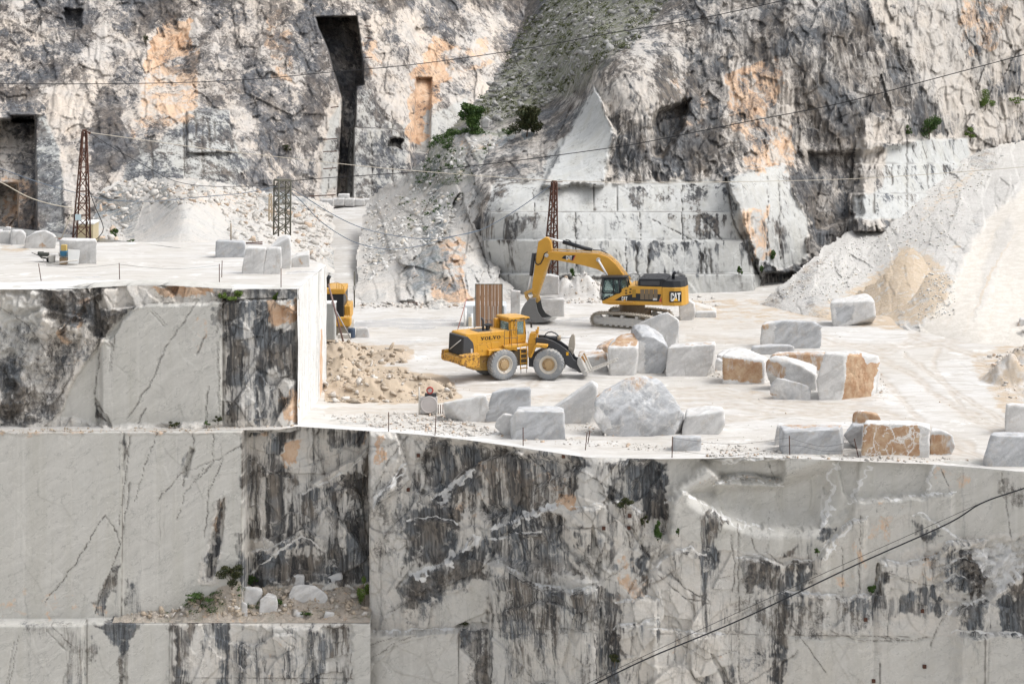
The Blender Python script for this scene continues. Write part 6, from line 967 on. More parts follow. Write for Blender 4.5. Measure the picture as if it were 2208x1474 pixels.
    gl = MB(); Rf.box(gl, c0 + .12, c1 - .05, cl1 - .03, cl1 - .018, 2.98, 3.95, 0); gl.build('far_window', GLASS, cb)
    rf = MB(); Rf.prism(rf, [(c0 - .12, 4.02), (c0 - .16, 4.12), (c0 - .08, 4.22), (c1 + .25, 4.18), (c1 + .36, 4.08), (c1 + .30, 4.02)], cl0 - .10, cl1 + .10, .04); rfo = rf.build('cab_roof', YEL, cb)
    letters(Rf, 'VOLVO', c0 + .72, 4.05, .075, cl0 - .105, .10, 'slab', .075).build('roof_lettering', BLT, cb)
    for a_ in (c0 + .05, c0 + .32, c1 + .1): lp = MB(); Rf.box(lp, a_, a_ + .12, cl0 - .14, cl0 - .05, 3.98, 4.07, .01); lp.build('work_light', BLK, cb)
    en = MB(); Rf.box(en, c0 - .42, c0 - .06, cl1 - .30, cl1, 3.0, 4.0, .04); en.build('air_intake_box', YEL, cb)
    for grp in ([((.05, -1.36, 2.38), (.05, -1.36, 3.42)), ((.62, -1.37, 2.2), (.62, -1.37, 3.42)), ((1.08, -1.37, 2.2), (1.08, -1.37, 3.42)), ((.05, -1.36, 3.42), (1.08, -1.37, 3.42)), ((.05, -1.36, 2.9), (1.15, -1.37, 2.86))], [((-.25, .5, top), (-.25, .5, 3.92)), ((.1, .5, top), (.1, .5, 3.92)), ((-.25, .5, 3.92), (.1, .5, 3.92)), ((-.25, .8, 3.92), (-.25, .5, 3.92))], [((2.06, -1.2, 2.36), (2.06, -1.2, 3.2))]):
        hr = MB()
        for p0, p1 in grp: hr.tube([Rf.W(*p0), Rf.W(*p1)], .018, 5)
        hr.build('handrail', DGR, R)
    mr = MB(); mr.tube([Rf.W(c1 + .28, cl0 - .1, 4.06), Rf.W(c1 + .36, cl0 - .25, 3.95), Rf.W(c1 + .36, cl0 - .25, 3.6)], .018, 5); Rf.box(mr, c1 + .31, c1 + .37, cl0 - .36, cl0 - .16, 3.42, 3.82, .02); mr.build('mirror', DGR, R)
    ld = MB()
    for a_ in (1.30, 1.82): ld.tube([Rf.W(a_, -1.42, 2.2), Rf.W(a_, -1.44, .62)], .035, 6)
    for z in (2.05, 1.72, 1.38, 1.05, .72): Rf.box(ld, 1.30, 1.82, -1.48, -1.38, z - .03, z + .03, .008)
    ld.build('ladder', YEL, R)
    for a_ in (1.33, 1.80): st = MB(); st.tube([Rf.W(a_, -1.43, .70), Rf.W(a_, -1.43, .36)], .022, 5); st.build('ladder_foot', DGR, R)
    t = MB(); Rf.box(t, .95, 2.1, -1.1, -.5, .85, 1.9, .05); t.build('fuel_tank', paint_mat('dusty_dark_tank', (.16, .13, .09), amt=.5), R)
    stw = MB(); Rf.box(stw, c0 + .35, c0 + .75, -.3, .25, 2.98, 3.10, .02); Rf.box(stw, c0 + .28, c0 + .40, -.3, .25, 3.0, 3.65, .03); seat = stw.build('seat', BLK, cb)
    stw = MB(); cc = Rf.W(c1 - .32, 0, 3.28); stw.tube([cc + Rf.f * .05 * math.cos(k * math.pi / 8) * 0 + (Rf.l * math.cos(k * math.pi / 8) + (Rf.f * .45 + Vector((0, 0, .9))).normalized().cross(Rf.l) * math.sin(k * math.pi / 8)) * .21 for k in range(17)], .018, 5); stw.tube([cc, Rf.W(c1 - .15, 0, 2.9)], .03, 6); stw.build('steering_wheel', BLK, cb)
    # front frame, tower, arms, fork carriage
    Zc = lambda x, y: Z2(x, y)
    tw = MB(); Ff.prism(tw, Ff.prof([(180, 600), (215, 380), (340, 372), (345, 600), (330, 640), (235, 890), (180, 890)], -.62, Zc), -.62, -.40, .03); Ff.prism(tw, Ff.prof([(180, 600), (215, 380), (340, 372), (345, 600), (330, 640), (235, 890), (180, 890)], -.62, Zc), .05, .25, .03); tw.build('lift_tower', YEL, R)
    ff = MB(); Ff.prism(ff, [(-1.5, .75), (-1.5, 1.5), (-.6, 2.0), (.2, 1.7), (.75, 1.2), (.75, .7), (0, .55)], -.45, .45, .04); Ff.box(ff, -.3, .3, -.85, .85, .8, 1.35, .08); ff.build('front_frame', DGR, R)
    arm = [(345, 465), (520, 475), (700, 530), (850, 610), (1000, 720), (1080, 800), (1150, 930), (1215, 962), (1262, 1080), (1340, 1170), (1330, 1210), (1265, 1205), (1200, 1150), (1060, 1090), (960, 1020), (900, 880), (830, 790), (700, 720), (560, 700), (420, 640), (345, 590)]
    ap = Ff.prof(arm, -.62, Zc)
    for l0 in (-.68, .52): am = MB(); Ff.prism(am, ap, l0, l0 + .16, .03); o = am.build('lift_arm', DGR, R)
    cx_ = MB(); Ff.box(cx_, ap[6][0] - .45, ap[6][0] - .15, -.55, .55, ap[6][1] - .45, ap[6][1] - .1, .05); cx_.build('arm_cross_tube', DGR, R)
    sk = MB(); Ff.box(sk, *[Ff.at(*Zc(x, 800), -.70)[0] for x in (990, 1040)], -.70, -.68, *[Ff.at(*Zc(1000, y), -.70)[1] for y in (845, 775)], 0); sk.build('warning_sticker', GREEN_T, R)
    lv = [(1110, 398), (1150, 395), (1172, 430), (1182, 600), (1165, 720), (1135, 830), (1095, 770), (1045, 705), (1040, 640), (1062, 500)]; lp = Ff.prof(lv, 0, Zc); lm = MB()
    Ff.prism(lm, lp, -.16, -.08, .02); Ff.prism(lm, lp, .08, .16, .02); Ff.box(lm, lp[7][0], lp[6][0] + .1, -.2, .2, lp[7][1] - .1, lp[7][1] + .1, .03); lm.build('bellcrank', paint_mat('dusty_bellcrank', (.40, .36, .30), amt=.6), R)
    cy = MB(); P0 = Ff.at(*Zc(430, 470), 0); P1 = Ff.at(*Zc(840, 470), 0); P2 = Ff.at(*Zc(1110, 455), 0)
    cy.tube([Ff.W(P0[0], 0, P0[1]), Ff.W(P1[0], 0, P1[1])], .13, 14); tc = cy.build('tilt_cylinder', DGR, R)
    rd = MB(); rd.tube([Ff.W(P1[0], 0, P1[1]), Ff.W(P2[0], 0, P2[1])], .06, 10); rd.build('piston_rod', CHROME, tc)
    cl = MB(); cl.lathe([(.17, -.10), (.19, 0), (.17, .12)], Ff.W(P1[0], 0, P1[1]), Ff.f, 16); cl.build('cylinder_gland', paint_mat('dusty_gland', (.42, .34, .24), amt=.6), tc)
    hs_ = MB()
    for dl in (-.12, 0.02): hs_.tube([Ff.W(*(lambda q: (q[0], dl, q[1]))(Ff.at(*Zc(x, y), 0))) for x, y in ((525, 445), (560, 390), (610, 352), (680, 340), (760, 372), (810, 410), (835, 440))], .035, 6)
    hs_.build('hydraulic_hose', DGR, R)
    fn = MB(); Ff.prism(fn, Ff.prof([(222, 890), (325, 632), (350, 608), (585, 630), (595, 662), (570, 688), (345, 676), (258, 893)], -1.45, Zc), -1.48, -.85, .02); fn.build('front_mudguard', YEL, R)
    wl = MB(); q0 = Ff.at(*Zc(385, 330), -.3); Ff.box(wl, q0[0] - .12, q0[0] + .08, -.45, -.2, q0[1] - .15, q0[1] + .12, .03); wl.tube([Ff.W(q0[0], -.3, q0[1]), Ff.W(q0[0] + .05, -.3, q0[1] - .5)], .04, 6); Ff.box(wl, q0[0] - .02, q0[0] + .1, -.4, -.25, q0[1] + .14, q0[1] + .3, .02); wl.build('head_light', YEL, R)
    k0 = Ff.at(*Zc(1415, 1190), -.35); bp = MB(); Ff.prism(bp, Ff.prof([(1240, 905), (1300, 870), (1360, 1010), (1440, 1150), (1470, 1230), (1380, 1235), (1330, 1170), (1240, 1000)], -.35, Zc), -.9, .9, .04); bp.lathe([(.17, -1.05), (.17, 1.05)], Ff.W(k0[0], 0, k0[1]), Ff.l, 16); cg = bp.build('fork_carriage', STEEL, R)
    for l0, off in ((-.85, (0, 0)), (.15, (45, -35))):
        fk = MB(); T = lambda pts: Ff.prof([(x, y) for x, y in pts], -.85, Zc)
        Ff.prism(fk, T([(1320, 850), (1358, 838), (1500, 1165), (2050, 950), (2070, 968), (1480, 1215), (1455, 1180)]), l0, l0 + .16, .015); o = fk.build('fork', DUSTW, cg)
        fb = MB(); Ff.prism(fb, T([(1300, 880), (1345, 850), (1405, 985), (1385, 1000)]), l0 - .03, l0 + .19, .02); fb.build('fork_backing', paint_mat('rusty_orange', (.42, .22, .07), amt=.4, rust=.6) if 'rusty_orange' not in bpy.data.materials else bpy.data.materials['rusty_orange'], cg)
    # driver, seated at the wheel
    person((Rf, c0 + .52, 0.0, 3.08), 'person in a dark cap and jacket driving the yellow wheel loader', 1)
def person(seat, label, k):
    fr, a, l, z = seat; sk = {'pelvis': (0, 0, .06), 'waist': (.02, 0, .22), 'chest': (.05, 0, .42), 'neck': (.06, 0, .58), 'head': (.09, 0, .66), 'crown': (.09, 0, .80)}
    V, E, R_ = [], [], []
    def v(p, r): V.append(fr.W(a + p[0], l + p[1], z + p[2])); R_.append(r); return len(V) - 1
    def chain(i, pts):
        for p, r in pts: j = v(p, r); E.append((i, j)); i = j
        return i
    p0 = v((0, 0, .06), .15); ch = chain(p0, [((.02, 0, .22), .135), ((.04, 0, .40), .16)]); nk = chain(ch, [((.05, 0, .52), .075), ((.07, 0, .60), .06)]); chain(nk, [((.09, 0, .69), .095), ((.09, 0, .77), .085)])
    for sg in (-1, 1):
        h = chain(ch, [((.04, sg * .19, .44), .065), ((.10, sg * .24, .22), .05), ((.33, sg * .15, .22), .04), ((.40, sg * .13, .24), .035)])
        for q in range(4): chain(h, [((.45, sg * (.11 + q * .018), .25), .010), ((.475, sg * (.11 + q * .018), .235), .009)])
        chain(h, [((.43, sg * .09, .265), .011)])
        chain(p0, [((.10, sg * .11, .06), .10), ((.42, sg * .13, .06), .075), ((.46, sg * .13, -.32), .05), ((.56, sg * .13, -.38), .045)])
    me = bpy.data.meshes.new('person'); me.from_pydata([p - fr.W(a, l, z) for p in V], E, []); o = bpy.data.objects.new('person', me); COL.objects.link(o); o.location = fr.W(a, l, z)
    m = o.modifiers.new('skin', 'SKIN'); o.modifiers.new('sub', 'SUBSURF').levels = 1; o.modifiers['sub'].render_levels = 1
    for i, r in enumerate(R_): me.skin_vertices[0].data[i].radius = (r, r)
    me.skin_vertices[0].data[0].use_root = True
    n = NT('person_skin_and_clothes'); sp = n.n.new('ShaderNodeSeparateXYZ'); n.t.links.new(n.pos, sp.inputs[0]); n.base(n.mix(n.ss(sp.outputs[2], z + .56, z + .60), (.035, .04, .05), (.42, .25, .18))); me.materials.append(n.m)
    tag(o, label, 'person')
    bpy.context.view_layer.update(); ev = o.evaluated_get(bpy.context.evaluated_depsgraph_get()); me2 = bpy.data.meshes.new_from_object(ev); o.modifiers.clear(); o.data = me2; _orig[o.name] = tuple(o.location)
    bpy.context.view_layer.update()
    c = MB(); c.lathe([(.108, -.02), (.108, .03), (.09, .085), (.03, .10)], fr.W(a + .09, l, z + .76), (0, 0, 1), 18); fr.prism(c, [(.15 + a, z + .75), (.29 + a, z + .735), (.29 + a, z + .75), (.15 + a, z + .77)], l - .08, l + .08, .01); c.build('cap', BLK, o)
    f = MB(); f.lathe([(.022, 0), (.012, .03)], fr.W(a + .175, l, z + .69), fr.f, 8); f.build('nose', n.m, o)
    for sg in (-1, 1): e = MB(); e.lathe([(.012, 0), (.008, .01)], fr.W(a + .172, l + sg * .035, z + .715), fr.f, 6); e.build('eye', BLT, o)
build_loader()
# =============================================================== tracked excavator
def build_excavator():
    Yc = 162.7; S = Fr(1363, Yc, math.radians(-11)); T = Fr(1363, Yc, math.radians(-27)); Z3 = zoomer(1120, 500, 7.37); Z4 = zoomer(1260, 560, 9.2); ident = lambda x, y: (x, y)
    R = root('excavator', S.o[:], 'big yellow tracked excavator with black cab roof resting its bucket before stacked blocks', 'excavator')
    # tracks: frame, chain of shoes, idler, sprocket, rollers
    Lh, Rr = 2.75, .52
    for sg in (-1, 1):
        l0, l1 = (sg * 1.75 - .36, sg * 1.75 + .36); path = []
        n = 64; per = 2 * (2 * Lh - 2 * Rr) + 2 * math.pi * Rr
        def pt(u):
            u = (u % 1) * per; st = 2 * (Lh - Rr)
            if u < st: return (-(Lh - Rr) + u, 2 * Rr + .03 - .0 + .10 * math.sin(math.pi * u / st), 0)
            u -= st
            if u < math.pi * Rr: t = u / Rr; return ((Lh - Rr) + Rr * math.sin(t), Rr + Rr * math.cos(t) + .03, t)
            u -= math.pi * Rr
            if u < st: return ((Lh - Rr) - u, .03, math.pi)
            u -= st; t = u / Rr; return (-(Lh - Rr) - Rr * math.sin(t), Rr - Rr * math.cos(t) + .03, math.pi + t)
        tk = MB(); K = 52
        for k in range(K):
            a, z, t = pt(k / K); ca, sa = math.cos(t), -math.sin(t); nx, nz = -sa * -1, ca
            dx = per / K * .47; tx, tz = ca, sa; ox, oz = math.sin(t), math.cos(t)
            T.prism(tk, [(a - tx * dx, z - tz * dx), (a + tx * dx, z + tz * dx), (a + tx * dx + ox * .05, z + tz * dx + oz * .05), (a - tx * dx * .2 + ox * .05, z - tz * dx * .2 + oz * .05), (a - tx * dx * .3 + ox * .11, z - tz * dx * .3 + oz * .11), (a - tx * dx * .7 + ox * .11, z - tz * dx * .7 + oz * .11), (a - tx * dx + ox * .05, z - tz * dx + oz * .05)], l0, l1, 0)
            T.prism(tk, [(a - tx * dx * 1.05, z - tz * dx * 1.05), (a + tx * dx * 1.05, z + tz * dx * 1.05), (a + tx * dx - ox * .12, z + tz * dx - oz * .12), (a - tx * dx - ox * .12, z - tz * dx - oz * .12)], (l0 + l1) / 2 - .13, (l0 + l1) / 2 + .13, 0)
        tr = tk.build('crawler_track', TREAD, R)
        fm = MB(); T.prism(fm, [(-2.15, .22), (-2.3, .5), (-2.1, .72), (-1.2, .86), (1.2, .86), (2.1, .72), (2.3, .5), (2.15, .22)], l0 + .08, l1 - .08, .04); T.box(fm, -2.1, 2.1, l0 + .02, l0 + .10, .24, .62, .02)
        for k in range(7): T.box(fm, -1.5 + k * .5 - .12, -1.5 + k * .5 + .12, l0 - .0, l0 + .1, .14, .30, .02)
        fm.build('track_frame', STEEL, tr)
        for a_, r_ in ((-(Lh - Rr), .44), ((Lh - Rr), .46)): w_ = MB(); w_.lathe([(r_, -.12), (r_, .12)], T.W(a_, sg * 1.75, Rr + .03), T.l, 24); w_.lathe([(.2, -.34), (.2, .34)], T.W(a_, sg * 1.75, Rr + .03), T.l, 16); w_.build('idler' if a_ < 0 else 'sprocket', STEEL, tr)
        for a_ in (-1.3, 0, 1.3): rl = MB(); rl.lathe([(.13, -.36), (.13, .2)], T.W(a_, sg * 1.75, .95), T.l, 12); rl.build('carrier_roller', STEEL, tr)
    cf = MB(); T.box(cf, -1.1, 1.1, -1.5, 1.5, .5, 1.15, .1); cf.lathe([(1.05, 1.1), (1.05, 1.75)], T.W(0, 0, 0), (0, 0, 1), 32); cf.build('undercarriage', paint_mat('dusty_brown_undercarriage', (.14, .10, .06), amt=.5), R)
    ln = -1.72
    def pr(pts, l=ln, z=Z4): return S.prof(pts, l, z)
    b = MB(); S.prism(b, pr([(360, 870), (345, 820), (430, 780), (600, 700), (735, 640), (740, 580), (870, 530), (1050, 520), (1535, 540), (1535, 905), (500, 890)]), ln, ln + 1.15, .03); S.prism(b, pr([(880, 530), (1535, 540), (1535, 905), (700, 893)]), ln + 1.15, -ln, .04); body = b.build('upper_body', CATY, R)
    cw = MB()
    A = pr([(1540, 540), (1780, 530), (1990, 520), (2010, 520)]); B_ = pr([(1540, 912), (1800, 905), (2000, 880), (2040, 870)])
    a0, a1, z0, z1 = A[0][0], A[0][0] + 2.02, B_[0][1], A[0][1] - .02
    out = [(a0, ln), (a0 + 1.0, ln), (a0 + 1.55, ln + .25), (a0 + 1.85, ln + .75), (a0 + 1.98, 0), (a0 + 1.85, -ln - .75), (a0 + 1.55, -ln - .25), (a0 + 1.0, -ln), (a0, -ln)]
    cw.poly_prism([S.W(a, l, z0) for a, l in out], [S.W(a - (.05 if a > a0 + 1 else 0), l, z1) for a, l in out], .05); cwt = cw.build('counterweight', CATY, R)
    h = MB(); h.poly_prism([S.W(a - .04, l * .985, z1) for a, l in out], [S.W(a - .12, l * .93, z1 + .52) for a, l in out], .04); h.build('engine_cover', BLK, R)
    h = MB(); hp = pr([(1065, 520), (1535, 540), (1535, 440), (1625, 405), (1560, 378), (1090, 378), (1065, 420)]); S.prism(h, hp, ln + .02, -ln - .05, .04); hd = h.build('black_hood', BLK, R)
    h = MB(); q = pr([(1115, 420), (1490, 420), (1490, 505), (1115, 500)]); S.prism(h, q, ln - .03, ln + .01, .01)
    for k in range(9): pass
    h.build('radiator_screen', DGR, hd)
    ex = MB(); q = S.at(*Z4(1765, 390), -.2); ex.tube([S.W(q[0], -.2, q[1]), S.W(q[0], -.2, q[1] + .38), S.W(q[0] + .05, -.2, q[1] + .48), S.W(q[0] + .20, -.2, q[1] + .62)], .13, 12); ex.build('exhaust_pipe', BLK, R)
    bs = MB(); S.prism(bs, pr([(600, 805), (740, 720), (930, 685), (1030, 668), (1525, 685), (1475, 830), (1060, 818)], ln - .012), ln - .012, ln, 0); stp = bs.build('black_side_stripe', BLK, body)
    bs = MB(); S.prism(bs, pr([(1525, 735), (1535, 835), (1478, 832)], ln - .014), ln - .014, ln, 0); bs.build('red_corner', RED, body)
    gr = MB()
    for k in range(4): S.prism(gr, pr([(1110 + k * 88, 585), (1188 + k * 88, 585), (1188 + k * 88, 788), (1110 + k * 88, 785)], ln - .02), ln - .02, ln, .004)
    gr.build('engine_grille', paint_mat('grille_brown', (.17, .13, .085), amt=.3), body)
    def L(txt, x, y0, y1, w_px, mat, name, tri=True, par=body):
        a0, zb = S.at(*Z4(x, y1), ln - .02); _, zt = S.at(*Z4(x, y0), ln - .02); w_ = (S.at(*Z4(x + w_px, y1), ln - .02)[0] - a0)
        letters(S, txt, a0, zb, zt - zb, ln - .02, .06, 'sans', w_ / (len(txt) * 1.06)).build(name, mat, par)
        if tri: t = MB(); S.prism(t, [(a0 + w_ * .28, zb), (a0 + w_ * .72, zb), (a0 + w_ * .50, zb + (zt - zb) * .42)], ln - .036, ln - .03, 0); t.build('logo_triangle', GREEN_T, par)
    L('CAT', 740, 728, 808, 115, WHT, 'lettering'); L('385C', 1358, 762, 802, 85, WHT, 'model_number', False)
    # square badge on the rounded corner of the counterweight
    c0_, c1_ = Vector((a0 + 1.0, ln, 0)), Vector((a0 + 1.55, ln + .25, 0)); q_ = (c1_ - c0_); q_.normalize(); NF = Fr(0, 1, 0); NF.o = S.W(a0 + 1.02, ln, 0); NF.f = (S.f * q_.x + S.l * q_.y); NF.l = Vector((-NF.f.y, NF.f.x, 0)); zb = z0 + .38
    bd = MB(); NF.box(bd, -.42, .58, -.03, .10, zb - .05, zb + .80, .01); bd.build('badge', BLK, cwt); letters(NF, 'CAT', -.35, zb + .04, .64, -.035, .05, 'sans', .27).build('badge_lettering', WHT, cwt)
    t = MB(); NF.prism(t, [(-.12, zb + .04), (.30, zb + .04), (.09, zb + .30)], -.056, -.05, 0); t.build('badge_triangle', GREEN_T, cwt)
    sk = MB(); S.prism(sk, pr([(1685, 755), (1755, 755), (1755, 800), (1685, 800)], ln - .01), ln - .012, ln, 0); sk.build('sticker', paint_mat('pink_sticker', (.7, .45, .42), amt=.1), cwt)
    st = MB(); S.prism(st, pr([(440, 820), (960, 835), (985, 850), (440, 838)], ln - .25), ln - .25, ln, .01); st.build('step', CATY, R)
    vm = paint_mat('vent_brown', (.12, .075, .02), amt=.2)
    for (x, y) in ((828, 612), (828, 664), (915, 585), (908, 645), (985, 608), (985, 660)): vt = MB(); S.prism(vt, pr([(x - 20, y - 18), (x + 22, y - 18), (x + 22, y + 18), (x - 20, y + 18)], ln - .012), ln - .012, ln, .004); vt.build('vent', vm, body)
    rc = MB(); S.prism(rc, pr([(950, 590), (1020, 590), (1020, 745), (950, 745)], ln - .03), ln - .03, ln, .01); rc.build('step_recess', paint_mat('recess_yellow', (.34, .2, .03), amt=.2), body)
    # cab
    cp = pr([(345, 800), (320, 640), (365, 390), (395, 372), (830, 372), (862, 530), (735, 570), (735, 640), (600, 690), (430, 765)], ln); l1 = ln + 1.05
    cabm = MB()
    def bar(p, q, l, r=.06): 
        (a, z), (c, d) = S.at(*Z4(*p), ln), S.at(*Z4(*q), ln); cabm.tube([S.W(a, l, z), S.W(c, l, d)], r, 6)
    for l in (ln + .03, l1):
        for p, q in (((350, 790), (345, 650)), ((345, 650), (385, 390)), ((385, 390), (830, 385)), ((575, 400), (585, 690)), ((690, 390), (720, 600)), ((830, 385), (862, 540)), ((350, 655), (700, 660)), ((720, 600), (700, 660))): bar(p, q, l)
        bar((690, 400), (700, 640), l, .10); bar((350, 800), (470, 745), l, .07)
    for p in ((345, 650), (385, 390), (830, 385), (862, 540)): (a, z) = S.at(*Z4(*p), ln); cabm.tube([S.W(a, ln, z), S.W(a, l1, z)], .05, 6)
    cb = cabm.build('cab', BLK, R)
    gl = MB(); S.prism(gl, pr([(360, 780), (352, 650), (390, 400), (825, 395), (855, 540), (715, 610), (690, 655), (470, 745)], ln + .05), ln + .05, ln + .065, 0); gl.build('side_window', GLASS, cb)
    gl = MB(); (a, z), (c, d), (e, f) = S.at(*Z4(350, 790), ln), S.at(*Z4(345, 650), ln), S.at(*Z4(385, 390), ln); gl.poly_prism([S.W(c, ln + .06, d), S.W(c, l1 - .03, d), S.W(e, l1 - .03, f), S.W(e, ln + .06, f)], [S.W(c + .012, ln + .06, d), S.W(c + .012, l1 - .03, d), S.W(e + .012, l1 - .03, f), S.W(e + .012, ln + .06, f)]); gl.poly_prism([S.W(a, ln + .06, z), S.W(a, l1 - .03, z), S.W(c, l1 - .03, d), S.W(c, ln + .06, d)], [S.W(a + .012, ln + .06, z), S.W(a + .012, l1 - .03, z), S.W(c + .012, l1 - .03, d), S.W(c + .012, ln + .06, d)]); gl.build('front_window', GLASS, cb)
    gl = MB(); S.prism(gl, pr([(360, 780), (352, 650), (390, 400), (825, 395), (855, 540), (715, 610), (690, 655), (470, 745)], ln + .05), l1 - .04, l1 - .03, 0); gl.build('far_window', GLASS, cb)
    se = MB(); a_, z_ = S.at(*Z4(560, 640), ln); S.box(se, a_ - .2, a_ + .3, ln + .3, ln + .8, z_ - .2, z_ - .05, .03); S.box(se, a_ + .2, a_ + .34, ln + .3, ln + .8, z_ - .1, z_ + .65, .04); se.build('seat', BLK, cb)
    rf = MB(); S.prism(rf, pr([(300, 348), (440, 335), (850, 338), (850, 356), (690, 372), (380, 372)]), ln - .05, l1 + .08, .02); rf.build('cab_roof', BLK, cb)
    gd = MB()
    for l in (ln + .05, ln + .5, l1): gd.tube([S.W(*(lambda q: (q[0], l, q[1]))(S.at(*Z4(x, y), ln))) for x, y in ((355, 360), (325, 500), (303, 690), (318, 800))], .025, 5)
    gd.build('front_guard', BLK, cb)
    for k, (x, y0, y1) in enumerate(((1020, 410, 520), (1060, 360, 520))): rl = MB(); a, zt = S.at(*Z4(x, y0), -.9); _, zb_ = S.at(*Z4(x, y1), -.9); rl.tube([S.W(a, -.9, zb_), S.W(a, -.9, zt)], .022, 5); rl.build('grab_post', DGR, R)
    rl = MB(); rl.tube([S.W(*(lambda q: (q[0], -.9, q[1]))(S.at(*Z4(x, y), -.9))) for x, y in ((1090, 390), (1090, 310), (1200, 275), (1200, 390))], .022, 5); rl.build('handrail', DGR, R)
    # boom, stick, bucket
    lb = (-.42, .42)
    bo = [(1176, 548), (1181, 543), (1190, 541), (1215, 543), (1270, 545), (1291, 546), (1312, 553), (1329, 568), (1341, 584), (1356, 604), (1366, 618), (1352, 621), (1338, 606), (1314, 596), (1303, 586), (1289, 579), (1260, 571), (1230, 565), (1205, 560.5), (1188, 559), (1179, 555)]
    bm_ = MB(); S.prism(bm_, S.prof(bo, 0), *lb, .04); bom = bm_.build('boom', CATY, R)
    lg = MB(); S.prism(lg, S.prof([(1211, 557), (1216, 551), (1242, 550), (1236, 562)], lb[0]), lb[0] - .012, lb[0], 0); lgo = lg.build('boom_badge', BLK, bom)
    lg = MB(); S.prism(lg, S.prof([(1242, 550), (1236, 562), (1234, 562), (1240, 550)], lb[0]), lb[0] - .018, lb[0] - .013, 0); lg.build('badge_red_edge', RED, bom)
    a0_, zb = S.at(1220.5, 560, lb[0] - .02); a1_, zt = S.at(1233.5, 551.5, lb[0] - .02); letters(S, 'CAT', a0_, zb, zt - zb, lb[0] - .014, .06, 'sans', (a1_ - a0_) / 3.2).build('boom_lettering', WHT, bom)
    t = MB(); S.prism(t, [(a0_ + .13, zb), (a0_ + .33, zb), (a0_ + .23, zb + .13)], lb[0] - .034, lb[0] - .03, 0); t.build('logo_triangle', GREEN_T, bom)
    pp = MB()
    for dl in (-.25, -.1, .08, .22): pp.tube([S.W(*(lambda q: (q[0], dl, q[1] + .07))(S.at(x, y, 0))) for x, y in ((1182, 541), (1196, 539), (1240, 541.5), (1290, 544), (1314, 551), (1332, 567), (1345, 584), (1360, 604))], .035, 6)
    pp.build('hydraulic_lines', CATD, bom)
    pv = MB(); a, z = S.at(1290, 560, -.5)
    pv.lathe([(.17, -.58), (.17, .58)], S.W(a, 0, z), S.l, 18); a, z = S.at(1180.5, 549, 0); pv.lathe([(.16, -.55), (.16, .55)], S.W(a, 0, z), S.l, 18); pv.build('pivot_pins', STEEL, bom)
    for l in (-.55, .55):
        p0, p1, pm = S.at(1290, 560, l), S.at(1312, 598, l), S.at(1306, 588, l); c = MB(); c.tube([S.W(p0[0], l, p0[1]), S.W(p1[0], l, p1[1])], .085, 10); lr = c.build('lift_rod', CHROME, R); c = MB(); p2 = S.at(1326, 622, l); c.tube([S.W(p1[0], l, p1[1]), S.W(p2[0], l, p2[1])], .15, 12); c.build('lift_cylinder', BLK, lr)
    p0, p1, p2 = S.at(1185, 514, 0), S.at(1214, 521.5, 0), S.at(1277, 539.5, 0)
    c = MB(); c.tube([S.W(p1[0], 0, p1[1]), S.W(p2[0], 0, p2[1])], .17, 14); sc_ = c.build('stick_cylinder', BLK, R); c = MB(); c.tube([S.W(p0[0], 0, p0[1]), S.W(p1[0], 0, p1[1])], .09, 10); c.build('stick_piston_rod', CHROME, sc_)
    c = MB(); c.tube([S.W(*(lambda q: (q[0], .1, q[1]))(S.at(x, y, 0))) for x, y in ((1219, 517), (1226, 518), (1233, 524))], .04, 6); c.tube([S.W(*(lambda q: (q[0], .1, q[1]))(S.at(x, y, 0))) for x, y in ((1278, 539), (1296, 540), (1310, 547), (1322, 559))], .04, 6); c.build('hose', BLK, sc_)
    stk = [(1176, 511), (1162, 520), (1159, 540), (1156, 562), (1152, 590), (1149, 612), (1148, 630), (1154, 642), (1158, 642), (1168, 612), (1177, 583), (1187, 556), (1191, 538), (1189, 520), (1184, 512)]
    s2 = MB(); S.prism(s2, S.prof(stk, 0), -.32, .32, .04); so_ = s2.build('stick', CATY, R)
    se = MB(); S.prism(se, S.prof([(1186, 556), (1188, 556), (1170, 612), (1160, 642), (1156, 642), (1166, 612), (1176, 583)], 0), -.335, .335, .02); se.build('stick_edge', CATD, so_)
    hz = MB(); hz.tube([S.W(*(lambda q: (q[0], -.38, q[1]))(S.at(x, y, -.38))) for x, y in ((1181, 543), (1174, 547), (1171, 558), (1166, 568), (1160, 571), (1155, 567), (1154, 556), (1156, 545))], .045, 6); hz.build('hose_loop', BLK, so_)
    p0, p1, p2 = S.at(1155, 546, 0), S.at(1145, 594, 0), S.at(1138, 629, 0); c = MB(); c.tube([S.W(p0[0] - .15, 0, p0[1]), S.W(p1[0], 0, p1[1])], .16, 12); bc = c.build('bucket_cylinder', DGR, R); c = MB(); c.tube([S.W(p1[0], 0, p1[1]), S.W(p2[0], 0, p2[1])], .075, 10); c.build('bucket_piston_rod', CHROME, bc)
    lk = MB()
    for l in (-.36, .28): S.prism(lk, S.prof([(1131, 629), (1134, 634), (1151, 627), (1152, 622), (1149, 621)], 0), l, l + .08, .02); S.prism(lk, S.prof([(1131, 629), (1134, 628), (1138, 640), (1147, 650), (1141, 650), (1134, 640)], 0), l, l + .08, .02)
    lk.build('bucket_linkage', CATD, R)
    # bucket: curved shell with side plates, lip and teeth
    bk = MB(); arc = [(1158, 640), (1146, 640), (1137, 650), (1130, 662), (1128, 674), (1133, 683), (1145, 689), (1160, 691.5), (1178, 690), (1192, 687.5)]
    ap = S.prof(arc, 0); ip = S.prof([(1190, 686.5), (1176, 687.5), (1160, 688.5), (1147, 686), (1137, 681), (1133, 673), (1135, 663), (1141, 653), (1148, 645), (1158, 644)], 0); S.prism(bk, ap + ip, -1.05, 1.05, .015)
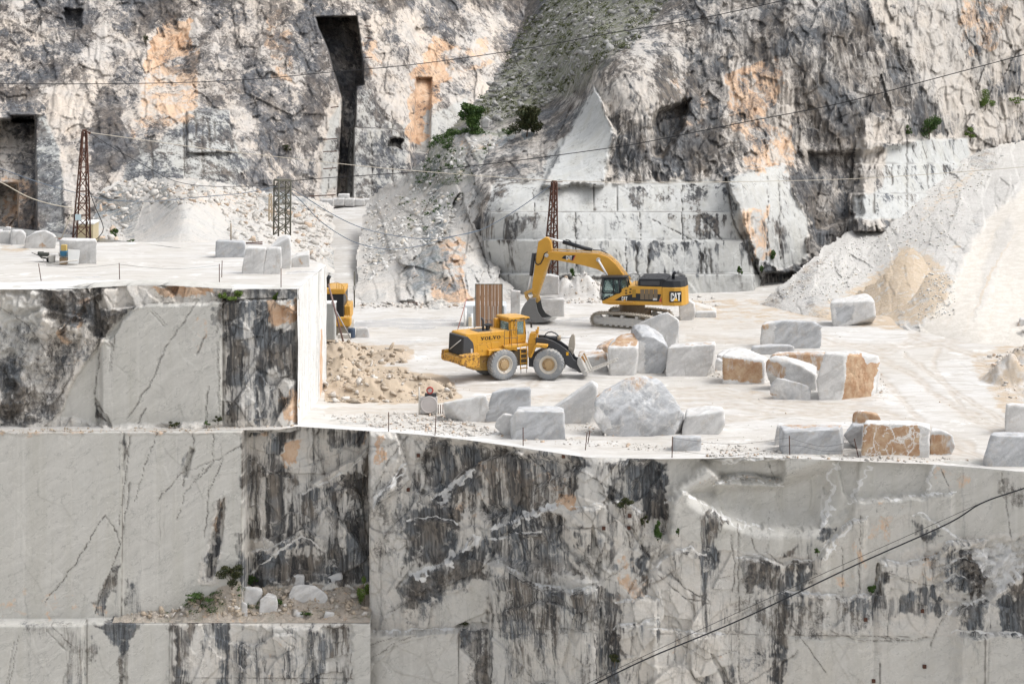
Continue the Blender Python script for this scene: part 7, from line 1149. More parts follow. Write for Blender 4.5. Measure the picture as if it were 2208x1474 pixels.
    side = S.prof([(1160, 645), (1162, 655), (1165, 668), (1172, 679), (1184, 686), (1192, 687.5), (1178, 690), (1160, 691.5), (1145, 689), (1133, 683), (1128, 674), (1130, 662), (1137, 650), (1146, 640), (1158, 640)], 0)
    bko = bk.build('bucket', paint_mat('worn_bucket_steel', (.17, .17, .168), amt=.3, rust=.15), R)
    for l in (-1.08, 1.03): sp_ = MB(); S.prism(sp_, side, l, l + .06, .01); sp_.build('side_plate', paint_mat('worn_side_plate', (.10, .10, .10), amt=.25) if l > 0 else bpy.data.materials['worn_bucket_steel'], bko)
    ea = MB()
    for l in (-.34, .26): S.prism(ea, S.prof([(1148, 642), (1153, 632), (1160, 634), (1165, 646), (1160, 652)], 0), l, l + .08, .02)
    ea.build('bucket_ears', CATD, bko)
    for k in range(5): l = -.9 + k * .4; th = MB(); S.prism(th, S.prof([(1186, 686.2), (1200, 687.2), (1186, 689.6)], 0), l, l + .18, .01); th.build('tooth', STEEL, bko)
build_excavator()
# =============================================================== masts, poles, cables, fence posts
def px3(px, py, Y): return Vector(P(px, py, Y))
def lattice(name, label, base, topp, Y, wb, wt, bays, r, mat, cat='lattice mast', arms=False, group=None):
    b, t = px3(*base, Y), px3(*topp, Y); R = root(name, b[:], label, cat, group); ang = .5
    dx, dy = Vector((math.cos(ang), math.sin(ang), 0)), Vector((-math.sin(ang), math.cos(ang), 0)); C4 = [(1, 1), (1, -1), (-1, -1), (-1, 1)]
    def c(k, f): w_ = (wb + (wt - wb) * f) / 2; return b + (t - b) * f + dx * (C4[k][0] * w_) + dy * (C4[k][1] * w_)
    for k in range(4): m = MB(); m.tube([c(k, 0), c(k, 1)], r, 6); m.build('leg', mat, R)
    m = MB()
    for i in range(bays):
        f0, f1 = i / bays, (i + 1) / bays
        for k in range(4): j = (k + 1) % 4; m.tube([c(k, f0), c(j, f1)] if (i + k) % 2 else [c(j, f0), c(k, f1)], r * .55, 5); m.tube([c(k, f1), c(j, f1)], r * .5, 5)
    m.build('bracing', mat, R)
    m = MB(); m.poly_prism([c(k, 1) for k in range(4)], [c(k, 1) + Vector((0, 0, .12)) for k in range(4)], .01)
    m.build('cap', mat, R)
    if arms:
        for f, l in ((1.0, .75), (.93, .55)): m = MB(); p = b + (t - b) * f; m.tube([p - Vector((l, 0, 0)), p + Vector((l, 0, 0))], .035, 6); m.build('cross_arm', mat, R)
    return R
Zb = H - (517 - HY) * 140.6 / F
LM = lattice('lattice_mast', 'tall rusty brown lattice mast standing on the veined block of the bench', (176, 516), (182, 283), 140.6, 1.0, .26, 9, .06, RUSTY)
m = MB(); m.tube([px3(182, 282, 140.4), px3(193, 286, 140.2)], .05, 6); m.lathe([(.09, -.05), (.09, .05)], px3(193, 287, 140.2), (0, 1, 0), 10); m.build('pulley_arm', RUSTY, LM)
m = MB(); m.poly_prism([px3(162, 462, 139.7), px3(175, 462, 139.7), px3(175, 475, 139.7), px3(162, 475, 139.7)], [px3(162, 462, 139.8), px3(175, 462, 139.8), px3(175, 475, 139.8), px3(162, 475, 139.8)]); m.build('sign_plate', paint_mat('pale_blue_plate', (.52, .64, .68), amt=.1), LM)
lattice('lattice_mast', 'grey green box shaped lattice tower behind the bench blocks', (608, 507), (609, 389), 164, 1.05, 1.05, 7, .075, GRN)
lattice('lattice_mast', 'dark red lattice mast with cross arms behind the excavator stick', (1187, 592), (1195, 392), 177, .95, .34, 12, .075, RUSTY, arms=True)
lattice('lattice_mast', 'slender beige lattice pole on the slope left of the grey green tower', (583, 477), (583, 420), 186, .30, .22, 8, .03, paint_mat('beige_iron', (.42, .33, .22), amt=.3), cat='lattice pole')
def pole(name, label, pts, Y, r, mat, cat, group=None, r1=None):
    m = MB(); m.tube([px3(p[0], p[1], p[2] if len(p) > 2 else Y) for p in pts], r, 7, r1); return tag(m.build(name, mat), label, cat, group)
PR = root('utility_pole', P(764, 667, 171.2), 'thin grey pole with a switch box at the foot of the haul road', 'pole')
m = MB(); m.tube([px3(764, 667, 171.2), px3(764.5, 585, 171.2)], .06, 7); m.build('pole', GRN, PR); m = MB(); m.poly_prism([px3(761, 616, 171), px3(767, 616, 171), px3(767, 625, 171), px3(761, 625, 171)], [px3(761, 616, 170.7), px3(767, 616, 170.7), px3(767, 625, 170.7), px3(761, 625, 170.7)], .01); m.build('switch_box', STEEL, PR)
pole('timber_post', 'thin weathered post standing on the grey bench block', [(498, 519), (498, 481)], GY(552, BZ) + .7, .05, paint_mat('weathered_wood', (.35, .29, .22), amt=.3), 'post')
pole('striped_rod', 'slender red and white rod leaning beside the white container', [(985, 717), (1007, 641)], 158.5, .03, paint_mat('faded_red', (.45, .16, .13), (.7, .66, .62), .6), 'rod')
FRM = root('goal_frame', P(889, 665, 172), 'small brown goal shaped steel frame at the back of the yard', 'frame')
for a in (880, 899): m = MB(); m.tube([px3(a, 667, 172), px3(a, 651, 172)], .05, 6); m.build('upright', RUSTY, FRM)
m = MB(); m.tube([px3(880, 652, 172), px3(899, 652, 172)], .04, 6); m.build('crossbar', RUSTY, FRM)
# -- overhead cables
CABM = paint_mat('black_cable', (.012, .013, .016), amt=0); CABP = paint_mat('pale_cable', (.42, .38, .31), amt=.1); CABB = paint_mat('bluish_cable', (.10, .13, .17), amt=0)
def smooth_path(pts, n=10):
    p = [Vector(q) for q in pts]; out = []
    for i in range(len(p) - 1):
        a, b, c, d = p[max(i - 1, 0)], p[i], p[i + 1], p[min(i + 2, len(p) - 1)]
        for k in range(n):
            t = k / n; out.append(.5 * ((2 * b) + (c - a) * t + (2 * a - 5 * b + 4 * c - d) * t * t + (3 * b - a - 3 * c + d) * t ** 3))
    return out + [p[-1]]
def cable(label, pts, Y0, Y1, r, mat):
    n = len(pts) - 1; m = MB(); m.tube(smooth_path([px3(a, b, Y0 + (Y1 - Y0) * i / n) for i, (a, b) in enumerate(pts)]), r, 5); return tag(m.build('cable', mat), label, 'cable')
cable('highest black cable, running level at left and rising to the top border', [(-80, 181), (0, 181), (200, 181), (400, 178), (560, 170), (700, 157), (903, 138), (1135, 105), (1316, 72), (1500, 42), (1700, -1), (1900, -45)], 190, 150, .032, CABM)
cable('long black cable climbing from the grey green tower to the right border', [(622, 391), (700, 384), (903, 370), (1100, 348), (1316, 319), (1400, 305), (1603, 264), (1807, 224), (2010, 171), (2208, 118), (2330, 84)], 164, 140, .032, CABM)
cable('long pale cable sagging from the rusty mast across the whole cliff', [(193, 286), (326, 304), (453, 322), (616, 340), (800, 360), (917, 370), (1171, 388), (1400, 393), (1644, 391), (1888, 383), (2208, 360), (2330, 348)], 140.3, 175, .026, CABP)
cable('dark cable sagging steeply from the rusty mast to the grey green tower', [(192, 286), (250, 322), (305, 353), (373, 389), (441, 401), (520, 402), (596, 400)], 140.3, 164, .024, CABM)
cable('thick pale rope coming in from the left border to the mast foot', [(-60, 366), (0, 392), (60, 424), (110, 440), (155, 448)], 136, 140, .038, CABP)
cable('bluish cable sagging from the left border to the grey green tower', [(-60, 345), (0, 363), (81, 392), (170, 417), (237, 431), (330, 434), (407, 427), (526, 416), (596, 402)], 136, 163.7, .03, CABB)
cable('upper bluish cable looping from the grey green tower toward the hillside', [(624, 405), (650, 420), (700, 452), (740, 474), (780, 491), (825, 503), (880, 512), (929, 515), (989, 507), (1040, 494), (1110, 455), (1188, 400)], 164, 176.8, .035, CABB)
cable('lower bluish cable looping from the grey green tower toward the hillside', [(624, 412), (650, 434), (690, 476), (740, 510), (780, 527), (834, 537), (899, 531), (965, 513), (1030, 497)], 164, 178, .035, CABB)
cable('thick black cable crossing the lower right wall diagonally', [(1180, 1530), (1275, 1478), (1400, 1417), (1601, 1333), (1839, 1220), (2040, 1130), (2117, 1084), (2208, 1052), (2320, 1012)], 104, 102, .038, CABM)
cable('thin dark wire stretched just above the thick black cable', [(1180, 1515), (1400, 1408), (1620, 1306), (1839, 1207), (2117, 1083)], 103.6, 102.2, .014, CABM)
cable('loose black cable hanging from the mast down to the bench block', [(187, 395), (205, 445), (220, 480), (222, 497), (212, 512), (205, 517)], 140.4, 140.2, .03, CABM)
pole('prop_pole', 'pale pole leaning against the foot of the rusty mast', [(133, 513, 139.5), (158, 450, 140)], 140, .04, CABP, 'pole')
# -- posts and wire along the edges
REB = 'rusty rods along the yard edge'
prev = None
for (px, y1, y0, lean, lab) in [(838, 930, 888, 0, 'rusty rod at the left end of the yard edge'), (938, 938, 897, 2, 'rusty rod on the gravel left of the scratched block'), (1128, 960, 921, 0, 'rusty rod in front of the scratched grey block'), (1262, 970, 931, 4, 'first rod of the leaning pair below the big boulder'), (1267, 958, 928, 5, 'second rod of the leaning pair below the big boulder'), (1449, 986, 941, 1, 'rusty rod before the small pale blue block'), (1703, 980, 939, -1, 'thin rod in front of the low bluish block'), (1851, 985, 945, -9, 'leaning rod left of the veined brown block')]:
    Y = GY(y1); pole('steel_rod', lab, [(px, y1 + 1), (px + lean, y0)], Y, .028, RUSTY, 'steel rod', REB)
REC = 'rusty rods along the bench edge'
for (px, y1, y0, lean, lab) in [(89, 606, 568, -6, 'leaning rod at the left of the bench edge'), (258, 602, 567, -1, 'straight rod in the middle of the bench edge'), (473, 608, 569, 0, 'front rod of the close pair left of the corner pile'), (478, 598, 562, 1, 'back rod of the close pair left of the corner pile'), (606, 619, 579, 0, 'rod standing nearest to the bench corner')]:
    pole('steel_rod', lab, [(px, y1), (px + lean, y0)], GY(y1, BZ), .026, RUSTY, 'steel rod', REC)
def wire(label, pts): m = MB(); m.tube(smooth_path([px3(*p) for p in pts], 6), .009, 4); tag(m.build('wire', CABM), label, 'wire')
Yb = lambda y: GY(y, BZ)
wire('slack wire between the two left rods of the bench edge', [(84, 571, Yb(606)), (170, 577, Yb(604)), (258, 569, Yb(602))]); wire('slack wire from the middle rod to the close pair on the bench', [(258, 570, Yb(602)), (370, 580, Yb(606)), (473, 572, Yb(608))])
wire('slack wire along the yard edge before the low bluish block', [(1450, 944, GY(986)), (1580, 957, GY(984)), (1703, 943, GY(980))]); wire('slack wire between the thin rod and the leaning rod at right', [(1703, 944, GY(980)), (1775, 962, GY(982)), (1843, 950, GY(985))]); wire('lower slack wire along the yard edge at right', [(1450, 970, GY(986)), (1580, 982, GY(984)), (1703, 960, GY(980)), (1780, 972, GY(982)), (1848, 968, GY(985))])
# =============================================================== equipment
def box_px(m, x0, x1, y0, y1, Y, depth, bevel=.02):
    A = [px3(x0, y1, Y), px3(x1, y1, Y), px3(x1, y0, Y), px3(x0, y0, Y)]; m.poly_prism(A, [p + Vector((0, depth, 0)) for p in A], bevel); return m
def wood_mat(name, c, c2):
    n = NT(name); p = n.pos; g = n.noise(n.sc(p, (9, 9, .5)), 1.4, 7, .7, .4); b = n.noise(n.sc(p, (2.2, 2.2, .15)), 1.0, 3); n.base(n.mix(n.ss(b, .35, .65, 0, .6), n.mix(n.ss(g, .3, .7), c, c2), (.20, .11, .06))); n.bump(g, .4, .02); return n.m
PLK = wood_mat('weathered_planks', (.42, .27, .17), (.33, .205, .13))
YBD = GY(714); BD = root('plank_panel', P(1054, 714, YBD), 'tall panel of brown upright planks in a steel frame behind the loader', 'plank panel'); x0 = 1026
for k, w_ in enumerate((9.5, 9.5, 7.5, 8.5, 6.5, 7.0, 8.0)): m = MB(); box_px(m, x0 + .2, x0 + w_ - .35, 613.5, 704, YBD + (k % 2) * .012, .06, .008); m.build('plank', PLK, BD); x0 += w_
m = MB()
for p in ([(1025, 612), (1025, 705)], [(1083, 612), (1083, 705)], [(1025, 612.5), (1083, 612.5)], [(1022, 660), (1022.5, 708), (1036, 714)], [(1085, 660), (1085.5, 700)]): m.tube([px3(a, b, YBD - .05) for a, b in p], .035, 5)
m.build('outer_frame', GRN, BD)
for k in range(5): m = MB(); xx = 1036 + k * 9.3; m.tube([px3(xx, 660, YBD - .04), px3(xx, 704, YBD - .04)], .02, 5); m.build('batten', DUSTW, BD)
YT = GY(722) - .5; TK = root('container', P(1046, 722, YT), 'white steel container half hidden behind the plank panel', 'container')
m = MB(); box_px(m, 1000, 1092, 657, 722, YT + 5, 2.2, .15); m.build('body', paint_mat('bluish_white_paint', (.66, .70, .73), (.6, .57, .52), .25), TK); m = MB(); m.tube([px3(1003, 720, YT + 4.9), px3(1003, 664, YT + 4.9)], .12, 10); m.tube([px3(1017, 720, YT + 4.9), px3(1017, 676, YT + 4.9)], .10, 10); m.build('pipes', WHT, TK)
m = MB(); box_px(m, 1010, 1017, 684, 722, YT + 4.7, .2, .02); m.build('hatch', paint_mat('cream_panel', (.62, .55, .42), amt=.2), TK)
# -- wire saw at the yard edge
YS = GY(893); WS = root('wire_saw', P(925, 893, YS), 'grey wire saw with a pale flywheel disc and a red pulley on the yard edge', 'wire saw')
GREYP = paint_mat('pale_grey_machine', (.48, .465, .45), amt=.5, rust=.15)
m = MB(); box_px(m, 906, 943, 856, 891, YS, .35, .02); m.build('housing', GREYP, WS); m = MB(); m.lathe([(.52, -.08), (.54, -.06), (.54, .0), (.50, .02), (.46, -.01)], px3(925, 872, YS - .05), (0, -1, 0), 36); m.build('flywheel', paint_mat('pinkish_disc', (.56, .52, .50), amt=.3), WS)
m = MB(); m.lathe([(.20, -.06), (.23, -.05), (.23, .05), (.15, .06), (.15, .02)], px3(927, 841, YS), (0, -1, 0), 24, False); m.build('pulley', RED, WS); m = MB(); m.lathe([(.15, 0), (.15, .03)], px3(927, 841, YS), (0, -1, 0), 20); m.build('pulley_hub', GREYP, WS)
m = MB(); box_px(m, 916, 941, 848, 856, YS + .05, .25, .01); m.build('motor_bracket', DGR, WS)
for x in (904, 945, 950, 955): m = MB(); m.tube([px3(x, 892, YS + (.0 if x < 910 else .2)), px3(x, 834 if x < 910 else 872, YS + (.0 if x < 910 else .2))], .05 if x < 910 else .03, 6); m.build('post', DUSTW if x < 910 else RUSTY, WS)
# -- third machine, seen from behind at the bench corner
Y3 = 157.6; M3 = root('excavator', P(728, 722, Y3), 'yellow and black machine seen from behind at the bench corner', 'excavator')
m = MB(); box_px(m, 676, 741, 634, 690, Y3, 4.0, .06); m.build('engine_compartment', BLK, M3); m = MB(); box_px(m, 676, 743, 623, 634, Y3 - .05, 3.4, .05); m.build('roof', CATY, M3); m = MB(); box_px(m, 676, 756, 684, 704, Y3 - .35, 1.2, .12); m.build('counterweight', CATY, M3)
m = MB(); box_px(m, 742, 755, 660, 690, Y3 + .8, 3, .05); m.build('side_body', CATY, M3); m = MB(); box_px(m, 722, 754, 704, 722, Y3 + .1, 4.2, .1); m.build('crawler_track', TREAD, M3)
m = MB()
for p in ([(711, 623), (712, 611), (726, 609), (726, 622)], [(726, 609), (736, 612), (741, 618), (744, 632), (748, 640), (750, 690)], [(731, 623), (731, 610)], [(737, 624), (737, 613)], [(741, 630), (741, 618)], [(755, 690), (754, 665), (750, 655)]): m.tube([px3(a, b, Y3 - .02 + .01 * i) for i, (a, b) in enumerate(p)], .025, 5)
m.build('handrail', CATY, M3); m = MB(); m.tube([px3(706, 625, Y3 + 1), px3(707, 602, Y3 + 1), px3(711, 594, Y3 + 1)], .16, 10); m.build('exhaust_pipe', BLK, M3)
for a in (722, 744): m = MB(); m.lathe([(.05, 0), (.05, .04)], px3(a, 687, Y3 - .36), (0, -1, 0), 10); m.build('reflector', RED, M3)
YC = 153.5; CBN = root('cabinet', P(712, 735, YC), 'grey corrugated steel cabinet right beside the white bench side', 'cabinet'); m = MB(); box_px(m, 699, 722, 655, 733, YC, 1.2, .03)
for k in range(5): box_px(m, 705 + k * 3.2, 706.4 + k * 3.2, 658, 731, YC - .04, .05, 0)
m.build('corrugated_side', paint_mat('grey_sheet', (.46, .47, .455), amt=.25), CBN); m = MB(); box_px(m, 698, 723, 653, 656, YC - .06, 1.3, .01); m.build('lid', WHT, CBN)
pole('prop_beam', 'long brown beam leaning left on the bench corner', [(740, 736, 149.5), (708, 612, 150.5)], 150, .07, paint_mat('brown_beam', (.20, .13, .12), amt=.4), 'beam'); pole('prop_beam', 'shorter grey beam leaning across the long brown one', [(757, 731, 149.5), (714, 650, 150.5)], 150, .045, paint_mat('grey_beam', (.36, .35, .36), amt=.4), 'beam')
m = MB(); m.lathe([(.26, 0), (.29, .06), (.29, .62), (.25, .74), (.05, .76)], px3(758, 728, 153), (0, 0, 1), 20); tag(m.build('drum', paint_mat('dark_blue_drum', (.05, .075, .12), amt=.25)), 'dark blue drum standing beside the beige block', 'drum')
m = MB(); box_px(m, 728, 755, 721, 730, 151, .6, .02); tag(m.build('tray', DUSTW), 'low white tray on the ground below the leaning beams', 'tray')
# -- on the upper bench beside the mast block
YP = GY(571, BZ); PM = root('pump', P(137, 571, YP), 'blue and yellow water pump in front of the mast block', 'pump')
m = MB(); box_px(m, 129, 144, 541, 554, YP, .4, .05); m.build('blue_body', paint_mat('pump_blue', (.03, .14, .24), amt=.25), PM); m = MB(); box_px(m, 131, 143, 528, 541, YP + .05, .35, .03); m.build('yellow_head', paint_mat('pump_yellow', (.50, .36, .12), amt=.35, rust=.2), PM); m = MB(); box_px(m, 128, 143, 556, 570, YP + .02, .4, .02); m.build('stand', paint_mat('pump_brown', (.24, .17, .10), amt=.4), PM)
m = MB(); m.tube([px3(127, 545, YP - .02), px3(128, 551, YP - .05), px3(136, 554, YP - .06), px3(144, 551, YP - .05), px3(145, 543, YP - .02)], .03, 6); m.build('hoop', GRN, PM)
m = MB(); m.poly_prism([px3(146, 537, YP + .35), px3(173, 539, YP + .35), px3(169, 569, YP - .1), px3(147, 568, YP - .1)], [px3(146, 537, YP + .41), px3(173, 539, YP + .41), px3(169, 569, YP - .04), px3(147, 568, YP - .04)], .01); tag(m.build('leaning_panel', paint_mat('white_panel', (.60, .60, .58), amt=.15)), 'square white panel leaning against the mast block', 'panel')
YW = GY(566, BZ); WB = root('wheelbarrow', P(95, 565, YW), 'wheelbarrow carrying a dark motor left of the pump', 'wheelbarrow')
m = MB(); m.poly_prism([px3(84, 552, YW), px3(106, 556, YW), px3(104, 559, YW), px3(89, 557, YW)], [px3(84, 552, YW + .6), px3(106, 556, YW + .6), px3(104, 559, YW + .6), px3(89, 557, YW + .6)], .02); m.build('tray', GRN, WB); m = MB(); m.lathe([(.22, -.04), (.22, .04)], px3(107, 560, YW + .3), (0, 1, 0), 18); m.build('wheel', BLK, WB)
for l in (0, .6): m = MB(); m.tube([px3(68, 544, YW + l), px3(88, 553, YW + l), px3(104, 558, YW + l)], .025, 5); m.build('handle', DGR, WB); 
for l in (0, .6): m = MB(); m.tube([px3(92, 556, YW + l), px3(94, 565.5, YW + l)], .025, 5); m.build('leg', DUSTW, WB)
m = MB(); box_px(m, 84, 104, 545, 553, YW + .12, .4, .06); m.lathe([(.13, -.2), (.13, .2)], px3(88, 546, YW + .3), (1, 0, 0), 12); tag(m.build('motor', paint_mat('oily_motor', (.07, .075, .065), amt=.3)), 'dark oily motor lying in the wheelbarrow', 'motor')
m = MB(); m.lathe([(.2, 0), (.23, .1), (.24, .45)], px3(112, 565, YW), (0, 0, 1), 16); tag(m.build('bucket', DUSTW), 'small white bucket right of the wheelbarrow', 'bucket')
pole('water_pipe', 'white pipe lying on supports in front of the pump', [(100, 570, YP - .6), (140, 564, YP - .6), (167, 561, YP - .6)], YP, .05, DUSTW, 'pipe')
V_, F_ = solid([px3(164, 528, 139.8), px3(178, 527, 139.8), px3(179, 517, 139.8), px3(168, 515, 139.8), px3(163, 519, 139.8), px3(170, 514, 140.4), px3(178, 516, 140.4), px3(176, 527, 140.1)], 4, .08, 5, 20, 3); tag(mesh_np('plastic_bag', V_, F_, paint_mat('black_plastic', (.015, .016, .02), amt=.05, rough=.3), smooth=True), 'black plastic bag hanging over the front of the mast block', 'bag')
for k, (a, b, c, d, lab) in enumerate([(118, 512, 160, 514, 'upper pale board on top of the mast block'), (126, 515, 156, 513, 'reddish board under the pale one on the mast block')]): m = MB(); m.tube([px3(a, b, 140.2 + k * .3), px3(c, d, 140.2 + k * .3)], .05, 4); tag(m.build('board', CABP if not k else paint_mat('reddish_board', (.40, .16, .12), amt=.3)), lab, 'board')
YH = 149.5; HT = root('cabin', P(184, 522, YH), 'beige site cabin with a dark stripe behind the rusty mast', 'cabin'); m = MB(); box_px(m, 166, 201, 484, 524, YH, 2.0, .03); m.build('wall', paint_mat('beige_cabin', (.52, .44, .28), amt=.2), HT); m = MB(); box_px(m, 165, 202, 480, 484, YH - .06, 2.1, .02); m.build('roof', WHT, HT); m = MB(); box_px(m, 192, 195, 488, 516, YH - .02, .04, 0); m.build('stripe', DGR, HT)
for k, y in enumerate((522, 526)): pole('steel_bar', ['upper of two brown bars between the bench blocks', 'lower of two brown bars between the bench blocks'][k], [(530, y + 2), (566, y)], 147.5 - k * .4, .05, RUSTY, 'bar')
# -- rusty plates anchored in the walls, rungs beside the cave
fw = on_sheet(OB['rock_wall']); fcl = on_sheet(OB['cliff'])
PLT = [(902, 982, 'rusty anchor plate just below the left end of the dark streaks'), (880, 1056, 'rusty anchor plate beside the dark patch, lower left of the wall top'), (1215, 984, 'rusty anchor plate right under the yard rim near the orange patch'), (1302, 1139, 'left rusty anchor plate of the pair on the pale bulge'), (1356, 1138, 'right rusty anchor plate of the pair on the pale bulge'), (1358, 1112, 'small dark bracket above the right plate of the pale bulge'), (1867, 1336, 'rusty anchor plate at middle height of the right wall'), (1989, 1317, 'rusty anchor plate right of the dark streaked corner'), (1994, 1437, 'small rusty plate low on the right wall'), (1884, 1468, 'rusty anchor plate at the bottom border of the right wall')]
for (px, py, lab) in PLT:
    X, Y, Z = fw(np.array([px]), np.array([py])); c = px3(px, py, Y[0] - .12); s_ = .10; m = MB(); m.poly_prism([c + Vector((a * s_, 0, b * s_)) for a, b in ((-1, -1), (1, -1), (1, 1), (-1, 1))], [c + Vector((a * s_, .3, b * s_)) for a, b in ((-1, -1), (1, -1), (1, 1), (-1, 1))], .01); tag(m.build('anchor_plate', RUSTY), lab, 'anchor plate', 'anchor plates bolted into the rock wall')
for (a, b, c, d, lab) in [(713, 232, 730, 230, 'highest rusty bar left of the cave'), (697, 301, 727, 299, 'second rusty bar from the top left of the cave'), (697, 327, 727, 326, 'middle rusty bar left of the cave'), (697, 364, 725, 362, 'second lowest rusty bar left of the cave'), (667, 423, 724, 420, 'long lowest rusty bar left of the cave'), (786, 56, 800, 57, 'highest short bar right of the cave mouth'), (786, 82, 802, 83, 'middle short bar right of the cave mouth'), (787, 124, 803, 124, 'lowest short bar right of the cave mouth')]:
    X, Y, Z = fcl(np.array([a, c]), np.array([b, d])); Ym = Y.min() - .5; m = MB(); m.tube([px3(a, b, Ym), px3(c, d, Ym)], .07, 5); tag(m.build('iron_bar', RUSTY), lab, 'iron bar', 'iron bars beside the cave')
# =============================================================== plants
def leaf_mat(name, a, b):
    n = NT(name); i = n.n.new('ShaderNodeObjectInfo'); o, g, v = n.attr('m1'); n.base(n.mix(o, a, b)); n.b.inputs['Roughness'].default_value = .6; n.put(n.b.inputs['Subsurface Weight'], 0.0); return n.m
LEAF = leaf_mat('bush_leaves', (.022, .055, .014), (.085, .14, .035)); LEAFD = leaf_mat('dark_bush_leaves', (.02, .034, .014), (.075, .075, .03)); LEAFY = leaf_mat('bright_leaves', (.05, .10, .015), (.16, .22, .05))
STEM = paint_mat('brown_stem', (.10, .07, .045), amt=.1)
def leaves(C, n, size, rng):
    """n small pointed leaves scattered through clumps C = [(centre, radii)]"""
    V, O = [], []
    for k in range(n):
        c, r = C[rng.integers(len(C))]; d = rng.normal(size=3); d /= np.linalg.norm(d); p = np.array(c) + d * np.array(r) * rng.random() ** .45
        u = rng.normal(size=3) + [0, 0, .3]; u /= np.linalg.norm(u); w_ = np.cross(u, rng.normal(size=3)); w_ /= np.linalg.norm(w_); s = size * rng.uniform(.6, 1.3)
        V += [p - u * s, p + w_ * s * .42, p + u * s, p - w_ * s * .42]; O += [np.clip(.5 + .28 * rng.normal() + .25 * d[2], 0, 1)] * 4
    F_ = np.arange(len(V)).reshape(-1, 4); return np.array(V), F_, np.array(O)
def bush(name, label, px, py, w_, h, Y, n=700, mat=LEAF, size=.17, seed=1, group=None, cat='bush', clumps=11):
    rng = np.random.default_rng(seed); s = Y / F; b = px3(px, py, Y); W_, Hh = w_ * s, h * s; R = root(name, b[:], label, cat, group); C = []
    for k in range(clumps):
        f = rng.random(); C.append((np.array(b) + [rng.normal() * W_ * .24 * (1.15 - .55 * f), rng.normal() * W_ * .18, Hh * (.16 + .70 * f)], np.array([W_ * .22, W_ * .2, Hh * .17]) * rng.uniform(.7, 1.2)))
    V, F_, O = leaves(C, n, size, rng); z = O * 0; o = mesh_np('crown', V - np.array(b), F_, mat, R, attrs={'m1': (O, z, z)})
    m = MB(); m.tube([b - Vector((0, 0, .15)), b + Vector((W_ * .03, 0, Hh * .35)), b + Vector((-W_ * .04, 0, Hh * .7))], max(.02, W_ * .025), 6, max(.008, W_ * .008))
    for k in range(5): c = C[k][0]; m.tube([b + Vector((0, 0, Hh * .15)), Vector(c)], max(.012, W_ * .012), 5, .006)
    m.build('trunk', STEM, R); return R
bush('bush', 'fresh green bush at the left end of the scrubby terrace', 1018, 280, 54, 60, 208.5, 3200, LEAF, .18, 1, cat='bush', clumps=16)
bush('bush', 'round dark olive bush at the right end of the scrubby terrace', 1136, 292, 62, 66, 203, 3600, LEAFD, .17, 2, clumps=20)
def Ysheet(o, px, py): X, Y, Z = on_sheet(OB[o])(np.array([px]), np.array([py])); return Y[0]
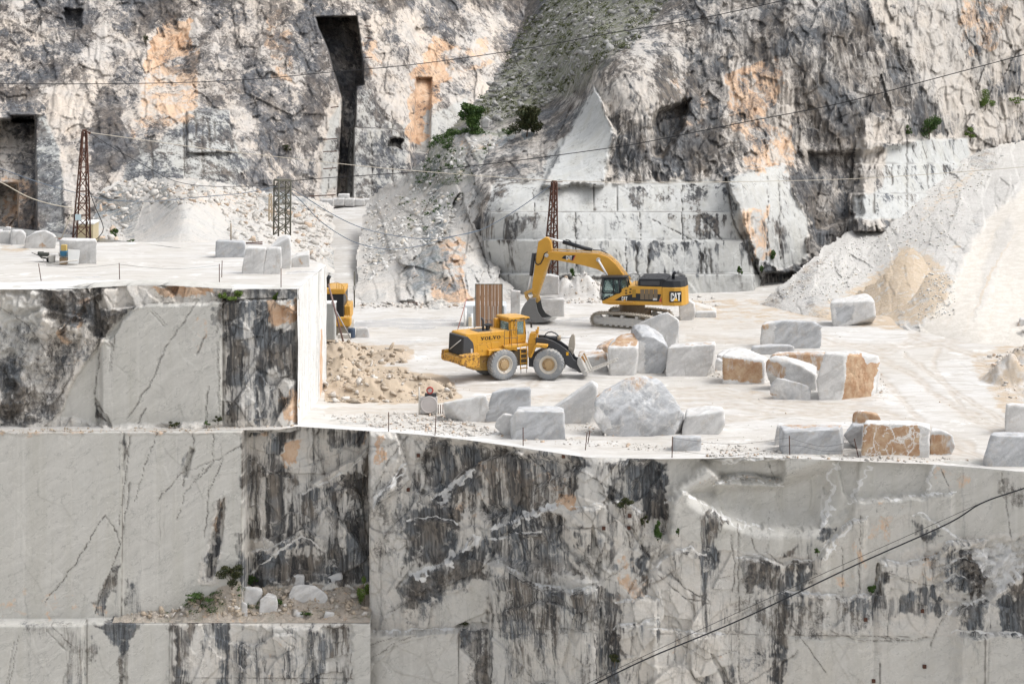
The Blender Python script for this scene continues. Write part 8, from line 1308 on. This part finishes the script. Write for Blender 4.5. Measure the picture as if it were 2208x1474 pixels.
for (px, py, w_, h, sh, n, mat, lab) in [(2003, 298, 58, 62, 'cliff_face', 1400, LEAF, 'largest green bush on the ledge high above the embankment'), (2124, 232, 40, 46, 'cliff_face', 800, LEAFY, 'bright green bush highest up near the right border'), (2092, 299, 34, 32, 'cliff_face', 500, LEAFY, 'small bright bush just above the embankment ridge'), (1960, 290, 16, 26, 'cliff_face', 200, LEAF, 'little shrub left of the largest ledge bush'), (2190, 222, 36, 16, 'cliff_face', 260, LEAFY, 'low greenery on the ledge at the right border'), (1667, 560, 20, 26, 'cliff_face', 260, LEAF, 'small shrub at the foot of the streaked right cliff'), (1593, 592, 14, 22, 'cliff_face', 160, LEAF, 'shrub tuft beside the right end of the sawn benches'), (1642, 585, 14, 16, 'cliff_face', 130, LEAF, 'tiny shrub between the two shrubs right of the benches'), (315, 100, 14, 30, 'cliff', 160, LEAFD, 'dark tuft growing beside the orange cliff scar'), (617, 325, 22, 18, 'cliff', 180, LEAFD, 'dark tuft on the grey cliff left of the cave'), (247, 510, 20, 26, 'rubble_slope', 260, LEAF, 'green shrub at the foot of the slope right of the rusty mast'), (278, 527, 26, 14, 'rubble_slope', 200, LEAF, 'low green tuft right of the shrub by the mast'),
        (500, 1262, 62, 54, 'rubble_shelf', 1100, LEAFD, 'dark bush in the corner between pale slab and dark slab'), (548, 1256, 26, 20, 'rubble_shelf', 240, LEAF, 'small green tuft right of the dark corner bush'), (432, 1292, 60, 20, 'rubble_shelf', 420, LEAF, 'low green growth on the left half of the shelf'), (600, 1300, 22, 14, 'rubble_shelf', 120, LEAF, 'green tuft between the shelf rocks'), (785, 1300, 26, 64, 'rubble_shelf', 520, LEAFY, 'leafy shrub climbing the wall edge at the right of the shelf'), (660, 1322, 30, 9, 'rubble_shelf', 110, LEAF, 'grass under the largest shelf boulder'),
        (1349, 1098, 34, 30, 'rock_wall', 420, LEAFD, 'dark tuft growing at the top of the pale bulge'), (1419, 1160, 26, 50, 'rock_wall', 460, LEAF, 'green plant hanging in the crack right of the pale bulge'), (1390, 1128, 18, 22, 'rock_wall', 160, LEAFD, 'small dark tuft between the bulge and the hanging plant'), (1878, 1277, 20, 24, 'rock_wall', 260, LEAF, 'green tuft in the notch of the right wall'), (1325, 1430, 28, 26, 'rock_wall', 240, LEAFD, 'dry tuft low on the streaked wall'), (1463, 1148, 9, 14, 'rock_wall', 60, LEAF, 'tiny tuft right of the hanging plant'), (1762, 1190, 12, 12, 'rock_wall', 70, LEAF, 'tiny tuft on the ledge left of the notch'), (1000, 1345, 24, 12, 'rock_wall', 120, LEAFD, 'dry grass on the ledge above the pale lower block'),
        (480, 642, 20, 14, 'bench_wall', 160, LEAFY, 'left grass tuft on the ledge under the bench rim'), (508, 644, 40, 20, 'bench_wall', 420, LEAFY, 'biggest grass tuft on the ledge under the bench rim'), (597, 645, 22, 18, 'bench_wall', 200, LEAFY, 'right grass tuft on the ledge under the bench rim'), (470, 908, 16, 16, 'bench_wall', 120, LEAFD, 'dark tuft at the right foot of the bench wall'), (375, 916, 30, 10, 'bench_wall', 120, LEAFD, 'low weeds along the middle foot of the bench wall'), (445, 914, 16, 11, 'bench_wall', 80, LEAF, 'weeds right of the middle foot of the bench wall'), (1236, 596, 16, 22, 'cliff_face', 150, LEAF, 'grey green shrub on the rubble behind the excavator stick')]:
    bush('shrub', lab, px, py + 3, w_, h, Ysheet(sh, px, min(py, 1470)) - .25, int(n * 1.7), mat, .10 if sh in ('cliff_face', 'cliff', 'rubble_slope') else .07, int(px + py), 'wild plants rooted in the quarry faces', 'shrub', 7)
def scrub(name, label, areas, n, sh, mat, size, seed, up=.25):
    rng = np.random.default_rng(seed); fn = on_sheet(OB[sh]); C = []; tot = sum(w_ for _, w_ in areas)
    for a, w_ in areas:
        a = np.asarray(a, float); k = int(n * w_ / tot); px = rng.uniform(a[:, 0].min(), a[:, 0].max(), k * 5); py = rng.uniform(a[:, 1].min(), a[:, 1].max(), k * 5); ok = np.nonzero((poly_sd(px, py, a) > 0) & (fbm2(px / 40, py / 40, 3, .5, seed) > -.05))[0][:k]
        X, Y, Z = fn(px[ok], py[ok])
        for i in range(len(ok)): r = rng.uniform(.15, .5) * size / .1; C.append((np.array([X[i], Y[i] - .1, Z[i] + r * .3]), np.array([r, r, r * .6])))
    V, F_, O = leaves(C, len(C) * 16, size, rng); z = O * 0; tag(mesh_np(name, V, F_, mat, attrs={'m1': (O, z, z)}), label, None, None, 'stuff')
scrub('scrub', 'grey green scrub dotted over the steep slope between the cliffs', [([(1110, 90), (1180, -20), (1440, 0), (1370, 95), (1290, 140), (1180, 230), (1090, 260), (1000, 270), (1050, 190)], 1)], 620, 'cliff_face', leaf_mat('scrub_leaves', (.05, .065, .028), (.13, .14, .06)), .12, 21)
scrub('ground_cover', 'green ground cover on the hill below the terrace', [([(930, 292), (985, 282), (965, 335), (915, 350)], 1.3), ([(965, 279), (1110, 281), (1100, 291), (970, 290)], 1.2), ([(930, 330), (1060, 315), (1000, 400), (890, 400)], .9), ([(840, 430), (1000, 420), (900, 520)], .4)], 420, 'hillside', LEAF, .10, 22)
scrub('weeds', 'low green weeds among the gravel on the left half of the shelf', [([(330, 1318), (430, 1282), (520, 1262), (590, 1270), (600, 1310), (420, 1322)], 1)], 130, 'rubble_shelf', LEAF, .05, 23)
